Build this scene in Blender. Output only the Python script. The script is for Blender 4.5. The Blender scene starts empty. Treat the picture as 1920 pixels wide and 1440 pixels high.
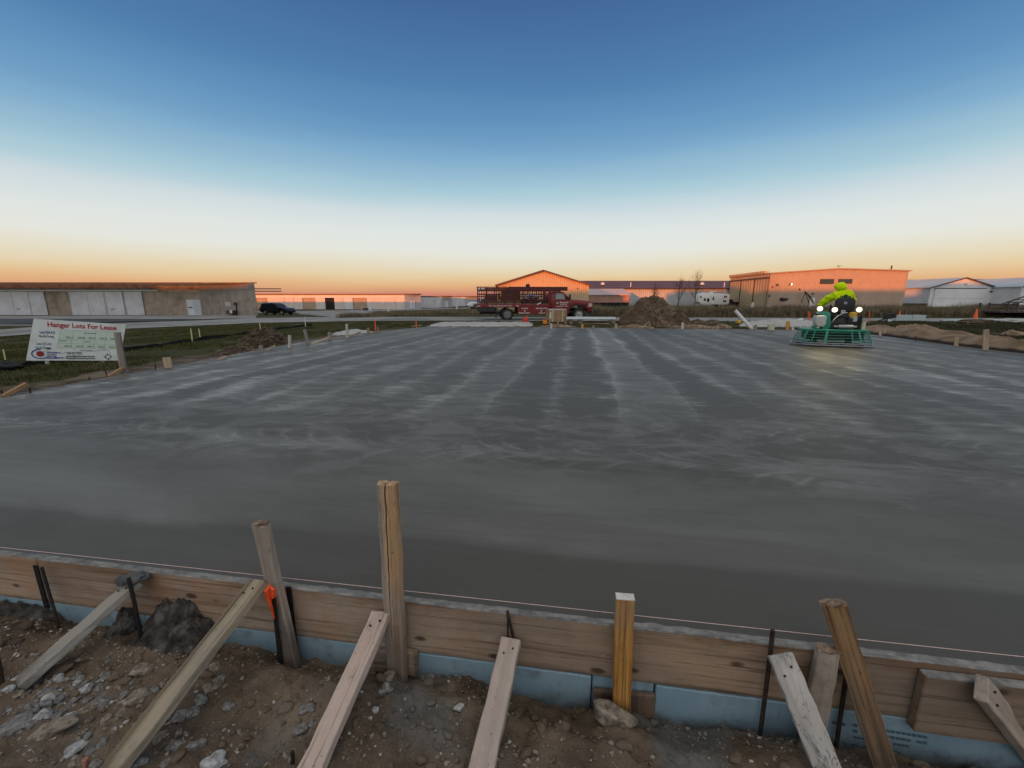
import bpy, bmesh, math, random
import numpy as np
from mathutils import Vector, Matrix, noise as mnoise
random.seed(7); rng = np.random.default_rng(7)
C = bpy.context.scene.collection
SC = bpy.context.scene
R = math.radians
# ------------------------------------------------------------------ camera
F = 770.0; H = 1.38
PITCH = math.atan(157/770.0); cp, sp = math.cos(PITCH), math.sin(PITCH)
cam = bpy.data.objects.new('camera', bpy.data.cameras.new('camera')); C.objects.link(cam)
cam.data.sensor_width = 36; cam.data.sensor_fit = 'HORIZONTAL'; cam.data.lens = F/1920*36
cam.data.clip_start = 0.05; cam.data.clip_end = 6000
cam.location = (0, 0, H); cam.rotation_euler = (math.pi/2-PITCH, 0, 0)
SC.camera = cam
# ------------------------------------------------------------------ sky, sun, exposure
SUN_EL, SUN_AZ = R(3.2), R(25)          # the sun stands low behind the camera, to the left
w = bpy.data.worlds.new("World"); SC.world = w; w.use_nodes = True
nt = w.node_tree; nt.nodes.clear(); L = nt.links
out = nt.nodes.new('ShaderNodeOutputWorld')
sky = nt.nodes.new('ShaderNodeTexSky'); sky.sky_type = 'NISHITA'; sky.sun_disc = False
sky.sun_elevation = SUN_EL; sky.sun_rotation = math.pi + SUN_AZ
sky.dust_density = 1.5; sky.ozone_density = 2.0
b1 = nt.nodes.new('ShaderNodeBackground'); b1.inputs[1].default_value = 0.012
L.new(sky.outputs[0], b1.inputs[0])
tc = nt.nodes.new('ShaderNodeTexCoord'); sx = nt.nodes.new('ShaderNodeSeparateXYZ')
L.new(tc.outputs['Generated'], sx.inputs[0])
asn = nt.nodes.new('ShaderNodeMath'); asn.operation = 'ARCSINE'; L.new(sx.outputs['Z'], asn.inputs[0])
nz = nt.nodes.new('ShaderNodeTexNoise'); nz.inputs['Scale'].default_value = 2.2; nz.inputs['Detail'].default_value = 4
mp = nt.nodes.new('ShaderNodeMapping'); mp.inputs['Scale'].default_value = (1, 1, 9)
L.new(tc.outputs['Generated'], mp.inputs[0]); L.new(mp.outputs[0], nz.inputs[0])
mv = nt.nodes.new('ShaderNodeMath'); mv.operation = 'MULTIPLY_ADD'; mv.inputs[1].default_value = 0.028; mv.inputs[2].default_value = -0.014
L.new(nz.outputs['Fac'], mv.inputs[0])
ad = nt.nodes.new('ShaderNodeMath'); ad.operation = 'ADD'; L.new(asn.outputs[0], ad.inputs[0]); L.new(mv.outputs[0], ad.inputs[1])
dv = nt.nodes.new('ShaderNodeMath'); dv.operation = 'DIVIDE'; dv.inputs[1].default_value = math.pi/2
L.new(ad.outputs[0], dv.inputs[0])
ramp = nt.nodes.new('ShaderNodeValToRGB'); L.new(dv.outputs[0], ramp.inputs[0])
def s2l(c): return tuple(((v/255)/12.92 if v/255 <= .04045 else (((v/255)+.055)/1.055)**2.4) for v in c)
SKYC = [(0.0, (188,118,108)), (0.7, (206,136,112)), (1.3, (217,157,121)), (2.0, (224,178,131)), (3.1, (227,202,160)), (4.7, (227,219,197)), (6.4, (227,228,220)), (8.6, (221,226,223)),
        (10.8, (205,217,221)), (13.1, (170,201,213)), (15.0, (149,186,207)), (17.1, (126,169,201)), (18.9, (109,155,193)), (21.3, (93,141,184)), (24.5, (78,124,171)), (31.5, (63,100,150)),
        (44, (125,138,155)), (58, (215,208,196)), (90, (225,216,202))]
cr = ramp.color_ramp
while len(cr.elements) < len(SKYC): cr.elements.new(0.5)
for e, (a, c) in zip(cr.elements, SKYC):
    e.position = a/90; e.color = s2l(c)+(1,)
b2 = nt.nodes.new('ShaderNodeBackground'); L.new(ramp.outputs[0], b2.inputs[0]); b2.inputs[1].default_value = 1.0
# the western half of the dome, behind the camera, glows where the sun has just gone down
gl = nt.nodes.new('ShaderNodeMapRange'); gl.inputs[1].default_value = -0.1; gl.inputs[2].default_value = -1.0
gl.inputs[3].default_value = 0; gl.inputs[4].default_value = 1.0; gl.clamp = True
L.new(sx.outputs['Y'], gl.inputs[0])
b3 = nt.nodes.new('ShaderNodeBackground'); b3.inputs[0].default_value = (1.0, .86, .72, 1)
L.new(gl.outputs[0], b3.inputs[1])
a1 = nt.nodes.new('ShaderNodeAddShader'); a2 = nt.nodes.new('ShaderNodeAddShader')
L.new(b1.outputs[0], a1.inputs[0]); L.new(b2.outputs[0], a1.inputs[1])
L.new(a1.outputs[0], a2.inputs[0]); L.new(b3.outputs[0], a2.inputs[1]); L.new(a2.outputs[0], out.inputs[0])
sun = bpy.data.objects.new('sun', bpy.data.lights.new('sun', 'SUN')); C.objects.link(sun)
sun.data.energy = 5.0; sun.data.angle = R(0.5); sun.data.color = (1.0, .225, .022)
sdir = Vector((-math.sin(SUN_AZ)*math.cos(SUN_EL), -math.cos(SUN_AZ)*math.cos(SUN_EL), math.sin(SUN_EL)))
sun.rotation_euler = sdir.to_track_quat('Z', 'Y').to_euler()
SC.view_settings.view_transform = 'Standard'; SC.view_settings.look = 'None'
SC.view_settings.exposure = 0; SC.view_settings.gamma = 1

# ------------------------------------------------------------------ pixel <-> world
def ray(px, py):
    x, y = (px-960)/F, (720-py)/F
    return x, cp+sp*y, cp*y-sp
def P(px, py, z=0.0):                    # where the ray meets the level z
    x, fy, uz = ray(px, py); t = (z-H)/uz
    return Vector((x*t, fy*t, z))
def D(px, py, Y):                        # where the ray meets the depth Y
    x, fy, uz = ray(px, py); t = Y/fy
    return Vector((x*t, Y, H+uz*t))
def sst(a, b, v):
    t = min(1, max(0, (v-a)/(b-a))); return t*t*(3-2*t)
def ye(x): return 1.60-.155*x            # outer face of the near form
def zg(X, Y):
    z = -.12
    left = sst(-7, -25, X)
    z -= .30*left + .40*sst(30, 75, Y)*sst(-4, -26, X)
    z += .13*sst(22, 29, Y)*sst(-14, -2, X)
    near = sst(4.2, 3.2, Y+.155*X)*sst(15, 11, abs(X))
    return z-1.1*near
def G(px, py):                           # where the ray meets the ground
    z = -.15
    for _ in range(40):
        q = P(px, py, z); z = .5*z+.5*zg(q.x, q.y)
    return P(px, py, z)
N2 = Vector((-.153, -.988, 0)); AL = Vector((.988, -.153, 0))
def FP(px, py, off):                     # where the ray meets a plane standing off the near form by off
    x, fy, uz = ray(px, py)
    t = (N2.dot(Vector((0, 1.60, 0)))+off)/(N2.x*x+N2.y*fy)
    return Vector((x*t, fy*t, H+uz*t))

# ------------------------------------------------------------------ node helpers
class X:
    def __init__(s, nt, k): s.nt, s.k = nt, k
    def _m(s, op, *a):
        n = s.nt.nodes.new('ShaderNodeMath'); n.operation = op
        for i, v in enumerate((s,)+a):
            if isinstance(v, X): s.nt.links.new(v.k, n.inputs[i])
            else: n.inputs[i].default_value = v
        return X(s.nt, n.outputs[0])
    def __add__(s, o): return s._m('ADD', o)
    __radd__ = __add__
    def __sub__(s, o): return s._m('SUBTRACT', o)
    def __rsub__(s, o): return (s*-1)+o
    def __mul__(s, o): return s._m('MULTIPLY', o)
    __rmul__ = __mul__
    def __truediv__(s, o): return s._m('DIVIDE', o)
    def sin(s): return s._m('SINE')
    def abs(s): return s._m('ABSOLUTE')
    def frac(s): return s._m('FRACT')
    def floor(s): return s._m('FLOOR')
    def sqrt(s): return s._m('SQRT')
    def pow(s, p): return s._m('POWER', p)
    def max(s, o): return s._m('MAXIMUM', o)
    def min(s, o): return s._m('MINIMUM', o)
    def ss(s, a, b):
        n = s.nt.nodes.new('ShaderNodeMapRange'); n.interpolation_type = 'SMOOTHSTEP'
        s.nt.links.new(s.k, n.inputs[0]); n.inputs[1].default_value = a; n.inputs[2].default_value = b
        return X(s.nt, n.outputs[0])
    def lin(s, a, b, c, d):
        n = s.nt.nodes.new('ShaderNodeMapRange'); n.clamp = True
        s.nt.links.new(s.k, n.inputs[0])
        for i, v in enumerate((a, b, c, d)): n.inputs[i+1].default_value = v
        return X(s.nt, n.outputs[0])
class MT:
    def __init__(s, name):
        s.m = bpy.data.materials.new(name); s.m.use_nodes = True
        s.nt = s.m.node_tree; s.bs = s.nt.nodes['Principled BSDF']
        tc = s.nt.nodes.new('ShaderNodeTexCoord'); s.obj = tc.outputs['Object']
        sp_ = s.nt.nodes.new('ShaderNodeSeparateXYZ'); s.nt.links.new(s.obj, sp_.inputs[0])
        s.x, s.y, s.z = (X(s.nt, sp_.outputs[i]) for i in range(3))
    def vec(s, x, y, z):
        n = s.nt.nodes.new('ShaderNodeCombineXYZ')
        for i, v in enumerate((x, y, z)):
            if isinstance(v, X): s.nt.links.new(v.k, n.inputs[i])
            else: n.inputs[i].default_value = v
        return n.outputs[0]
    def noise(s, v=None, scale=5, detail=6, rough=.55, dist=0, stretch=None, off=None):
        if v is None: v = s.obj
        if stretch or off:
            m = s.nt.nodes.new('ShaderNodeMapping'); s.nt.links.new(v, m.inputs[0])
            m.inputs['Scale'].default_value = stretch or (1, 1, 1)
            m.inputs['Location'].default_value = off or (0, 0, 0); v = m.outputs[0]
        n = s.nt.nodes.new('ShaderNodeTexNoise'); s.nt.links.new(v, n.inputs['Vector'])
        for k, q in (('Scale', scale), ('Detail', detail), ('Roughness', rough), ('Distortion', dist)): n.inputs[k].default_value = q
        return X(s.nt, n.outputs['Fac'])
    def voro(s, v=None, scale=5, feature='F1', rnd=1):
        n = s.nt.nodes.new('ShaderNodeTexVoronoi'); s.nt.links.new(v or s.obj, n.inputs['Vector'])
        n.feature = feature; n.inputs['Scale'].default_value = scale; n.inputs['Randomness'].default_value = rnd
        return X(s.nt, n.outputs['Distance'])
    def mix(s, f, a, b, mode='MIX'):
        n = s.nt.nodes.new('ShaderNodeMix'); n.data_type = 'RGBA'; n.blend_type = mode
        if isinstance(f, X): s.nt.links.new(f.k, n.inputs[0])
        else: n.inputs[0].default_value = f
        for i, v in ((6, a), (7, b)):
            if isinstance(v, tuple): n.inputs[i].default_value = v[:3]+(1,)
            else: s.nt.links.new(v, n.inputs[i])
        return n.outputs[2]
    def nrm(s):
        g = s.nt.nodes.new('ShaderNodeNewGeometry'); sp_ = s.nt.nodes.new('ShaderNodeSeparateXYZ')
        s.nt.links.new(g.outputs['Normal'], sp_.inputs[0]); return X(s.nt, sp_.outputs[2])
    def set(s, col=None, rough=None, bump=None, bs=.3, bd=.02, metal=None, spec=None, coat=None, emit=None, es=1):
        b = s.bs
        def put(k, v):
            if v is None: return
            if isinstance(v, X): s.nt.links.new(v.k, b.inputs[k])
            elif isinstance(v, tuple): b.inputs[k].default_value = v[:3]+(1,)
            elif isinstance(v, (int, float)): b.inputs[k].default_value = v
            else: s.nt.links.new(v, b.inputs[k])
        put('Base Color', col); put('Roughness', rough); put('Metallic', metal); put('Specular IOR Level', spec); put('Coat Weight', coat)
        if emit: put('Emission Color', emit); b.inputs['Emission Strength'].default_value = es
        if bump is not None:
            n = s.nt.nodes.new('ShaderNodeBump'); n.inputs['Strength'].default_value = bs; n.inputs['Distance'].default_value = bd
            s.nt.links.new(bump.k, n.inputs['Height']); s.nt.links.new(n.outputs[0], b.inputs['Normal'])
        return s.m
def mnoise_mat(name, c1, c2, scale=5, rough=.85, bump=.3, bd=.02, c3=None, s3=1.0, bscale=None, spec=.3, metal=0, stretch=None, detail=8):
    m = MT(name); n = m.noise(scale=scale, detail=detail, rough=.62, stretch=stretch)
    col = m.mix(n.ss(.3, .7), c1, c2)
    if c3: col = m.mix(m.noise(scale=s3, detail=5, off=(3, 7, 1)).ss(.48, .68), col, c3)
    bh = m.noise(scale=bscale or scale*3, detail=8, rough=.65) if bump else None
    return m.set(col, rough, bh, bump, bd, metal, spec)
def paint(name, c, rough=.45, var=.15, scale=3, spec=.5, metal=0, coat=None, dirt=.25):
    m = MT(name); n = m.noise(scale=scale, detail=5); d = tuple(v*(1-var) for v in c)
    col = m.mix(n, d, c)
    dn = m.noise(scale=scale*2.3, detail=9, rough=.7, off=(5, 2, 9)).ss(.55, .8)
    col = m.mix(dn*dirt, col, (.11, .09, .07))
    return m.set(col, n.lin(.3, .7, rough*.85, min(1, rough*1.2)), None, metal=metal, spec=spec, coat=coat)
def lamp_mat(name, c, s):
    m = MT(name); return m.set((.8, .8, .8), .3, emit=c, es=s)
def wood(name, light, dark, seed=0, rough=.8, knots=1.0, stain=.5, stainc=(.07, .055, .045), cement=False, sc=1.0, ax='z', mud=0, marble=False):
    m = MT(name)
    st = {'z': (26*sc, 26*sc, 1.3*sc), 'x': (1.3*sc, 26*sc, 26*sc)}[ax]
    ff = {'z': (9*sc, 9*sc, .55*sc), 'x': (.55*sc, 9*sc, 9*sc)}[ax]
    o = (seed*3.1, seed*1.7, seed*2.3)
    big = m.noise(scale=1.0, detail=3, stretch=ff, off=o, dist=.6)
    rings = ((big*14).sin()*.5+.5).pow(1.6)
    fine = m.noise(scale=1.6, detail=9, rough=.7, stretch=st, off=o)
    g = rings*.5+fine*.75
    col = m.mix(g.ss(.25, .9), dark, light)
    stk_ = m.noise(scale=1.0, detail=6, rough=.65, stretch=tuple(q*1.7 if q > 5 else q*.5 for q in st), off=o).ss(.54, .70)
    col = m.mix(stk_*.8, col, tuple(v*.36 for v in dark))
    wth = m.noise(scale=1.3*sc, detail=8, rough=.7, off=(o[1], o[2], o[0])).ss(.42, .66)
    col = m.mix(wth*.6, col, tuple(.5*(sum(light)/3)*k_+.18*v for v, k_ in zip(dark, (1.02, 1, .95))))
    pat = m.noise(scale=4.5*sc, detail=9, rough=.75, off=(o[0]+4, o[1], o[2]), stretch=(1.5, 1.5, .6)).ss(.56, .70)
    col = m.mix(pat*.6, col, tuple(v*.5 for v in dark))
    if marble:
        mv_ = m.noise(scale=9, detail=6, rough=.6, dist=1.6, off=o, stretch=(1, 1, .45)); vein = ((mv_-.5).abs()*-1+.030).ss(0, .028)*m.noise(scale=5, detail=3, off=(o[1], o[0], o[2])).ss(.42, .58)
        col = m.mix(vein*.8, col, (.10, .10, .11))
    blot = m.noise(scale=2.2*sc, detail=7, rough=.68, off=o).ss(.5, .78)
    col = m.mix(blot*stain, col, stainc)
    kv = {'z': (7*sc, 7*sc, 3.2*sc), 'x': (3.2*sc, 7*sc, 7*sc)}[ax]
    mp_ = m.nt.nodes.new('ShaderNodeMapping'); m.nt.links.new(m.obj, mp_.inputs[0]); mp_.inputs['Scale'].default_value = kv; mp_.inputs['Location'].default_value = o
    kn = m.voro(mp_.outputs[0], .95)
    kmask = (kn*-1+.20).ss(0, .12)*knots
    col = m.mix(kmask, col, (.045, .025, .014))
    speck = m.noise(scale=70, detail=3, off=o).ss(.66, .72)
    col = m.mix(speck*.6, col, (.05, .045, .04))
    if mud:
        mn = m.noise(scale=7, detail=9, rough=.72, off=(o[2], o[1], o[0]))
        col = m.mix((m.z*-1+mud+(mn-.5)*.55).ss(-.06, .10)*.8, col, m.mix(mn.ss(.4, .6), (.055, .043, .034), (.12, .10, .08)))
        cs = m.noise(scale=16, detail=8, rough=.75, off=(o[1], o[0], o[2])); col = m.mix(cs.ss(.61, .68)*.65, col, (.30, .30, .285))
    if cement:
        cn = m.noise(scale=9, detail=8, rough=.7, off=o)
        up = m.nrm().ss(.5, .8)*cn.ss(.25, .45)
        edge = (m.z+(cn-.5)*.06).ss(.118, .138)*.75
        col = m.mix((up+edge).min(1.0), col, m.mix(cn.ss(.35, .7), (.15, .155, .155), (.42, .42, .40)))
    return m.set(col, rough, fine*.7+kmask*.4+big*.3-stk_*.5-pat*.3, .75, .007, spec=.2)

# ------------------------------------------------------------------ mesh helpers
class MB:
    def __init__(s): s.v, s.f = [], []
    def add(s, vs, fs):
        o = len(s.v); s.v += [Vector(q) for q in vs]; s.f += [tuple(i+o for i in f) for f in fs]; return s
    def box(s, c, d, rot=None, taper=1.0):
        hx, hy, hz = d[0]/2, d[1]/2, d[2]/2
        vs = [Vector((x*hx*(taper if z > 0 else 1), y*hy*(taper if z > 0 else 1), z*hz)) for z in (-1, 1) for y in (-1, 1) for x in (-1, 1)]
        if rot: vs = [rot @ q for q in vs]
        c = Vector(c)
        return s.add([q+c for q in vs], [(0, 2, 3, 1), (4, 5, 7, 6), (0, 1, 5, 4), (2, 6, 7, 3), (0, 4, 6, 2), (1, 3, 7, 5)])
    def bx(s, x0, x1, y0, y1, z0, z1): return s.box(((x0+x1)/2, (y0+y1)/2, (z0+z1)/2), (x1-x0, y1-y0, z1-z0))
    def cyl(s, p0, p1, r0, r1=None, n=12, caps=True):
        p0, p1 = Vector(p0), Vector(p1); r1 = r0 if r1 is None else r1
        q = (p1-p0).to_track_quat('Z', 'Y')
        a = [q @ Vector((math.cos(2*math.pi*i/n), math.sin(2*math.pi*i/n), 0)) for i in range(n)]
        vs = [p0+k*r0 for k in a]+[p1+k*r1 for k in a]
        fs = [(i, (i+1) % n, n+(i+1) % n, n+i) for i in range(n)]
        if caps: fs += [tuple(range(n-1, -1, -1)), tuple(range(n, 2*n))]
        return s.add(vs, fs)
    def tube(s, pts, r, n=8, closed=False):
        pts = [Vector(q) for q in pts]; k = len(pts)
        rs = r if isinstance(r, (list, tuple)) else [r]*k
        vs, fs = [], []
        for i, q in enumerate(pts):
            a = pts[(i-1) % k] if (closed or i > 0) else q
            b = pts[(i+1) % k] if (closed or i < k-1) else q
            u = (b-a).normalized(); ref = Vector((0, 0, 1)) if abs(u.z) < .9 else Vector((1, 0, 0))
            e1 = u.cross(ref).normalized(); e2 = u.cross(e1)
            vs += [q+(e1*math.cos(2*math.pi*j/n)+e2*math.sin(2*math.pi*j/n))*rs[i] for j in range(n)]
        for i in range(k if closed else k-1):
            for j in range(n):
                a0, a1 = i*n+j, i*n+(j+1) % n; b = (i+1) % k
                fs.append((a0, b*n+j, b*n+(j+1) % n, a1))
        if not closed: fs += [tuple(range(n)), tuple(range(k*n-1, (k-1)*n-1, -1))]
        return s.add(vs, fs)
    def lathe(s, prof, c=(0, 0, 0), n=20, rot=None):
        c = Vector(c); vs, fs = [], []
        for r_, z in prof:
            for j in range(n):
                q = Vector((r_*math.cos(2*math.pi*j/n), r_*math.sin(2*math.pi*j/n), z))
                vs.append((rot @ q if rot else q)+c)
        for i in range(len(prof)-1):
            for j in range(n): fs.append((i*n+j, i*n+(j+1) % n, (i+1)*n+(j+1) % n, (i+1)*n+j))
        fs += [tuple(range(n-1, -1, -1)), tuple(range((len(prof)-1)*n, len(prof)*n))]
        return s.add(vs, fs)
    def prof(s, pts, y0, y1, k=None):      # a side outline in x,z pushed out from y0 to y1; k(z) pulls the sides in
        n = len(pts); ym, hw = (y0+y1)/2, (y1-y0)/2
        vs = [Vector((x, ym-hw*(k(z) if k else 1), z)) for x, z in pts]+[Vector((x, ym+hw*(k(z) if k else 1), z)) for x, z in pts]
        fs = [(i, (i+1) % n, n+(i+1) % n, n+i) for i in range(n)]+[tuple(range(n-1, -1, -1)), tuple(range(n, 2*n))]
        return s.add(vs, fs)
    def plan(s, pts, z0, z1):
        n = len(pts)
        vs = [Vector((x, y, z0)) for x, y in pts]+[Vector((x, y, z1)) for x, y in pts]
        fs = [(i, (i+1) % n, n+(i+1) % n, n+i) for i in range(n)]+[tuple(range(n-1, -1, -1)), tuple(range(n, 2*n))]
        return s.add(vs, fs)
    def ell(s, c, r, n=14, m=9, rot=None):
        pr = [(math.sin(math.pi*(i+.02)/(m-.96)), -math.cos(math.pi*(i+.02)/(m-.96))) for i in range(m)]
        c = Vector(c); vs, fs = [], []
        for a, z in pr:
            for j in range(n):
                q = Vector((r[0]*a*math.cos(2*math.pi*j/n), r[1]*a*math.sin(2*math.pi*j/n), r[2]*z))
                vs.append((rot @ q if rot else q)+c)
        for i in range(m-1):
            for j in range(n): fs.append((i*n+j, i*n+(j+1) % n, (i+1)*n+(j+1) % n, (i+1)*n+j))
        fs += [tuple(range(n-1, -1, -1)), tuple(range((m-1)*n, m*n))]
        return s.add(vs, fs)
    def build(s, name, mat, parent=None, smooth=False, bevel=0, seg=1, jit=0):
        me = bpy.data.meshes.new(name)
        me.from_pydata([tuple(q) for q in s.v], [], s.f)
        bm = bmesh.new(); bm.from_mesh(me)
        bmesh.ops.recalc_face_normals(bm, faces=bm.faces)
        if bevel:
            es = [e for e in bm.edges if len(e.link_faces) == 2 and e.calc_face_angle(0) > .5]
            bmesh.ops.bevel(bm, geom=es, offset=bevel, segments=seg, affect='EDGES', profile=.5)
        if jit:
            for q in bm.verts: q.co += Vector((random.uniform(-jit, jit), random.uniform(-jit, jit), random.uniform(-jit, jit)))
        big = [f for f in bm.faces if len(f.verts) > 4]
        if big: bmesh.ops.triangulate(bm, faces=big)
        bm.to_mesh(me); bm.free()
        if smooth:
            for q in me.polygons: q.use_smooth = True
            if smooth != 'all': me.set_sharp_from_angle(angle=R(40))
        me.materials.append(mat)
        o = bpy.data.objects.new(name, me); C.objects.link(o)
        if parent: o.parent = parent
        return o
def tag(o, label, cat, group=None, kind=None):
    if label: o['label'] = label
    if cat: o['category'] = cat
    if group: o['group'] = group
    if kind: o['kind'] = kind
    return o
def thing(name, label, cat, loc=(0, 0, 0), rz=0, group=None, tilt=None):
    o = bpy.data.objects.new(name, None); C.objects.link(o); o.empty_display_size = .2
    o.location = loc; o.rotation_euler = (0, 0, rz)
    if tilt: o.rotation_euler = tilt
    return tag(o, label, cat, group)
def npmesh(name, verts, faces, mat, smooth=False, parent=None):
    me = bpy.data.meshes.new(name); verts = np.asarray(verts, dtype=np.float32); faces = np.asarray(faces, dtype=np.int32)
    me.vertices.add(len(verts)); me.vertices.foreach_set('co', verts.ravel())
    k = faces.shape[1]; me.loops.add(faces.size); me.loops.foreach_set('vertex_index', faces.ravel())
    me.polygons.add(len(faces)); me.polygons.foreach_set('loop_start', np.arange(0, faces.size, k, dtype=np.int32))
    me.update(calc_edges=True); me.validate()
    if smooth: me.polygons.foreach_set('use_smooth', np.ones(len(faces), dtype=bool))
    me.materials.append(mat)
    o = bpy.data.objects.new(name, me); C.objects.link(o)
    if parent: o.parent = parent
    return o
def grid(name, xs, ys, fz, mat, smooth=True):
    nx, ny = len(xs), len(ys)
    v = [(x, y, fz(x, y)) for y in ys for x in xs]
    idx = np.arange(nx*ny).reshape(ny, nx)
    f = np.stack([idx[:-1, :-1], idx[:-1, 1:], idx[1:, 1:], idx[1:, :-1]], -1).reshape(-1, 4)
    return npmesh(name, v, f, mat, smooth)
def plank(name, p0, p1, wd, th, mat, face, chop0=0, chop1=0, rough=.002, parent=None, bev=.003, segs=10):
    """a length of timber from p0 to p1; face is the way its wide side looks; local z runs along it"""
    p0, p1 = Vector(p0), Vector(p1); ln = (p1-p0).length; zax = (p1-p0).normalized()
    yax = (Vector(face)-zax*Vector(face).dot(zax)).normalized(); xax = yax.cross(zax)
    mb = MB(); vs, fs = [], []
    for i in range(segs+1):
        z = ln*i/segs
        for (a, b) in ((-1, -1), (1, -1), (1, 1), (-1, 1)):
            zz = z
            if i == 0: zz += a*chop0
            if i == segs: zz += a*chop1
            j = rough
            vs.append((a*wd/2+random.uniform(-j, j), b*th/2+random.uniform(-j, j), zz+random.uniform(-j, j)))
    for i in range(segs):
        for k in range(4): fs.append((i*4+k, i*4+(k+1) % 4, (i+1)*4+(k+1) % 4, (i+1)*4+k))
    fs += [(3, 2, 1, 0), tuple(segs*4+k for k in range(4))]
    o = mb.add(vs, fs).build(name, mat, parent, bevel=bev)
    o.matrix_world = Matrix((xax, yax, zax)).transposed().to_4x4(); o.matrix_world.translation = p0
    M_ = Matrix((xax, yax, zax)).transposed().to_4x4(); M_.translation = p0; o.matrix_world = M_
    return o
def text(name, s, size, mat, parent=None, loc=(0, 0, 0), rot=(math.pi/2, 0, 0), bold=0, depth=.002, align='CENTER', sx=1.0):
    cu = bpy.data.curves.new(name, 'FONT'); cu.body = s; cu.size = size; cu.align_x = align; cu.offset = bold*size; cu.extrude = depth; cu.resolution_u = 2
    t = bpy.data.objects.new(name, cu); C.objects.link(t); bpy.context.view_layer.update()
    me = bpy.data.meshes.new_from_object(t.evaluated_get(bpy.context.evaluated_depsgraph_get()))
    bpy.data.objects.remove(t); me.materials.clear(); me.materials.append(mat)
    o = bpy.data.objects.new(name, me); C.objects.link(o); o.location = loc; o.rotation_euler = rot; o.scale = (sx, 1, 1)
    if parent: o.parent = parent
    return o
def skin(name, vs, es, rad, mat, parent=None, sub=2):
    me = bpy.data.meshes.new(name); me.from_pydata(vs, es, [])
    t = bpy.data.objects.new(name, me); C.objects.link(t)
    t.modifiers.new('s', 'SKIN'); sd = me.skin_vertices[0].data
    for i, r_ in enumerate(rad): sd[i].radius = (r_, r_) if not isinstance(r_, tuple) else r_
    sd[0].use_root = True
    m = t.modifiers.new('u', 'SUBSURF'); m.levels = sub; m.render_levels = sub
    bpy.context.view_layer.update()
    me2 = bpy.data.meshes.new_from_object(t.evaluated_get(bpy.context.evaluated_depsgraph_get()))
    bpy.data.objects.remove(t); me2.name = name; me2.materials.clear(); me2.materials.append(mat)
    for q in me2.polygons: q.use_smooth = True
    o = bpy.data.objects.new(name, me2); C.objects.link(o)
    if parent: o.parent = parent
    return o
def fbm(x, y, z=0, o=5): return mnoise.fractal(Vector((x, y, z)), .9, 2.1, o)
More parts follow.
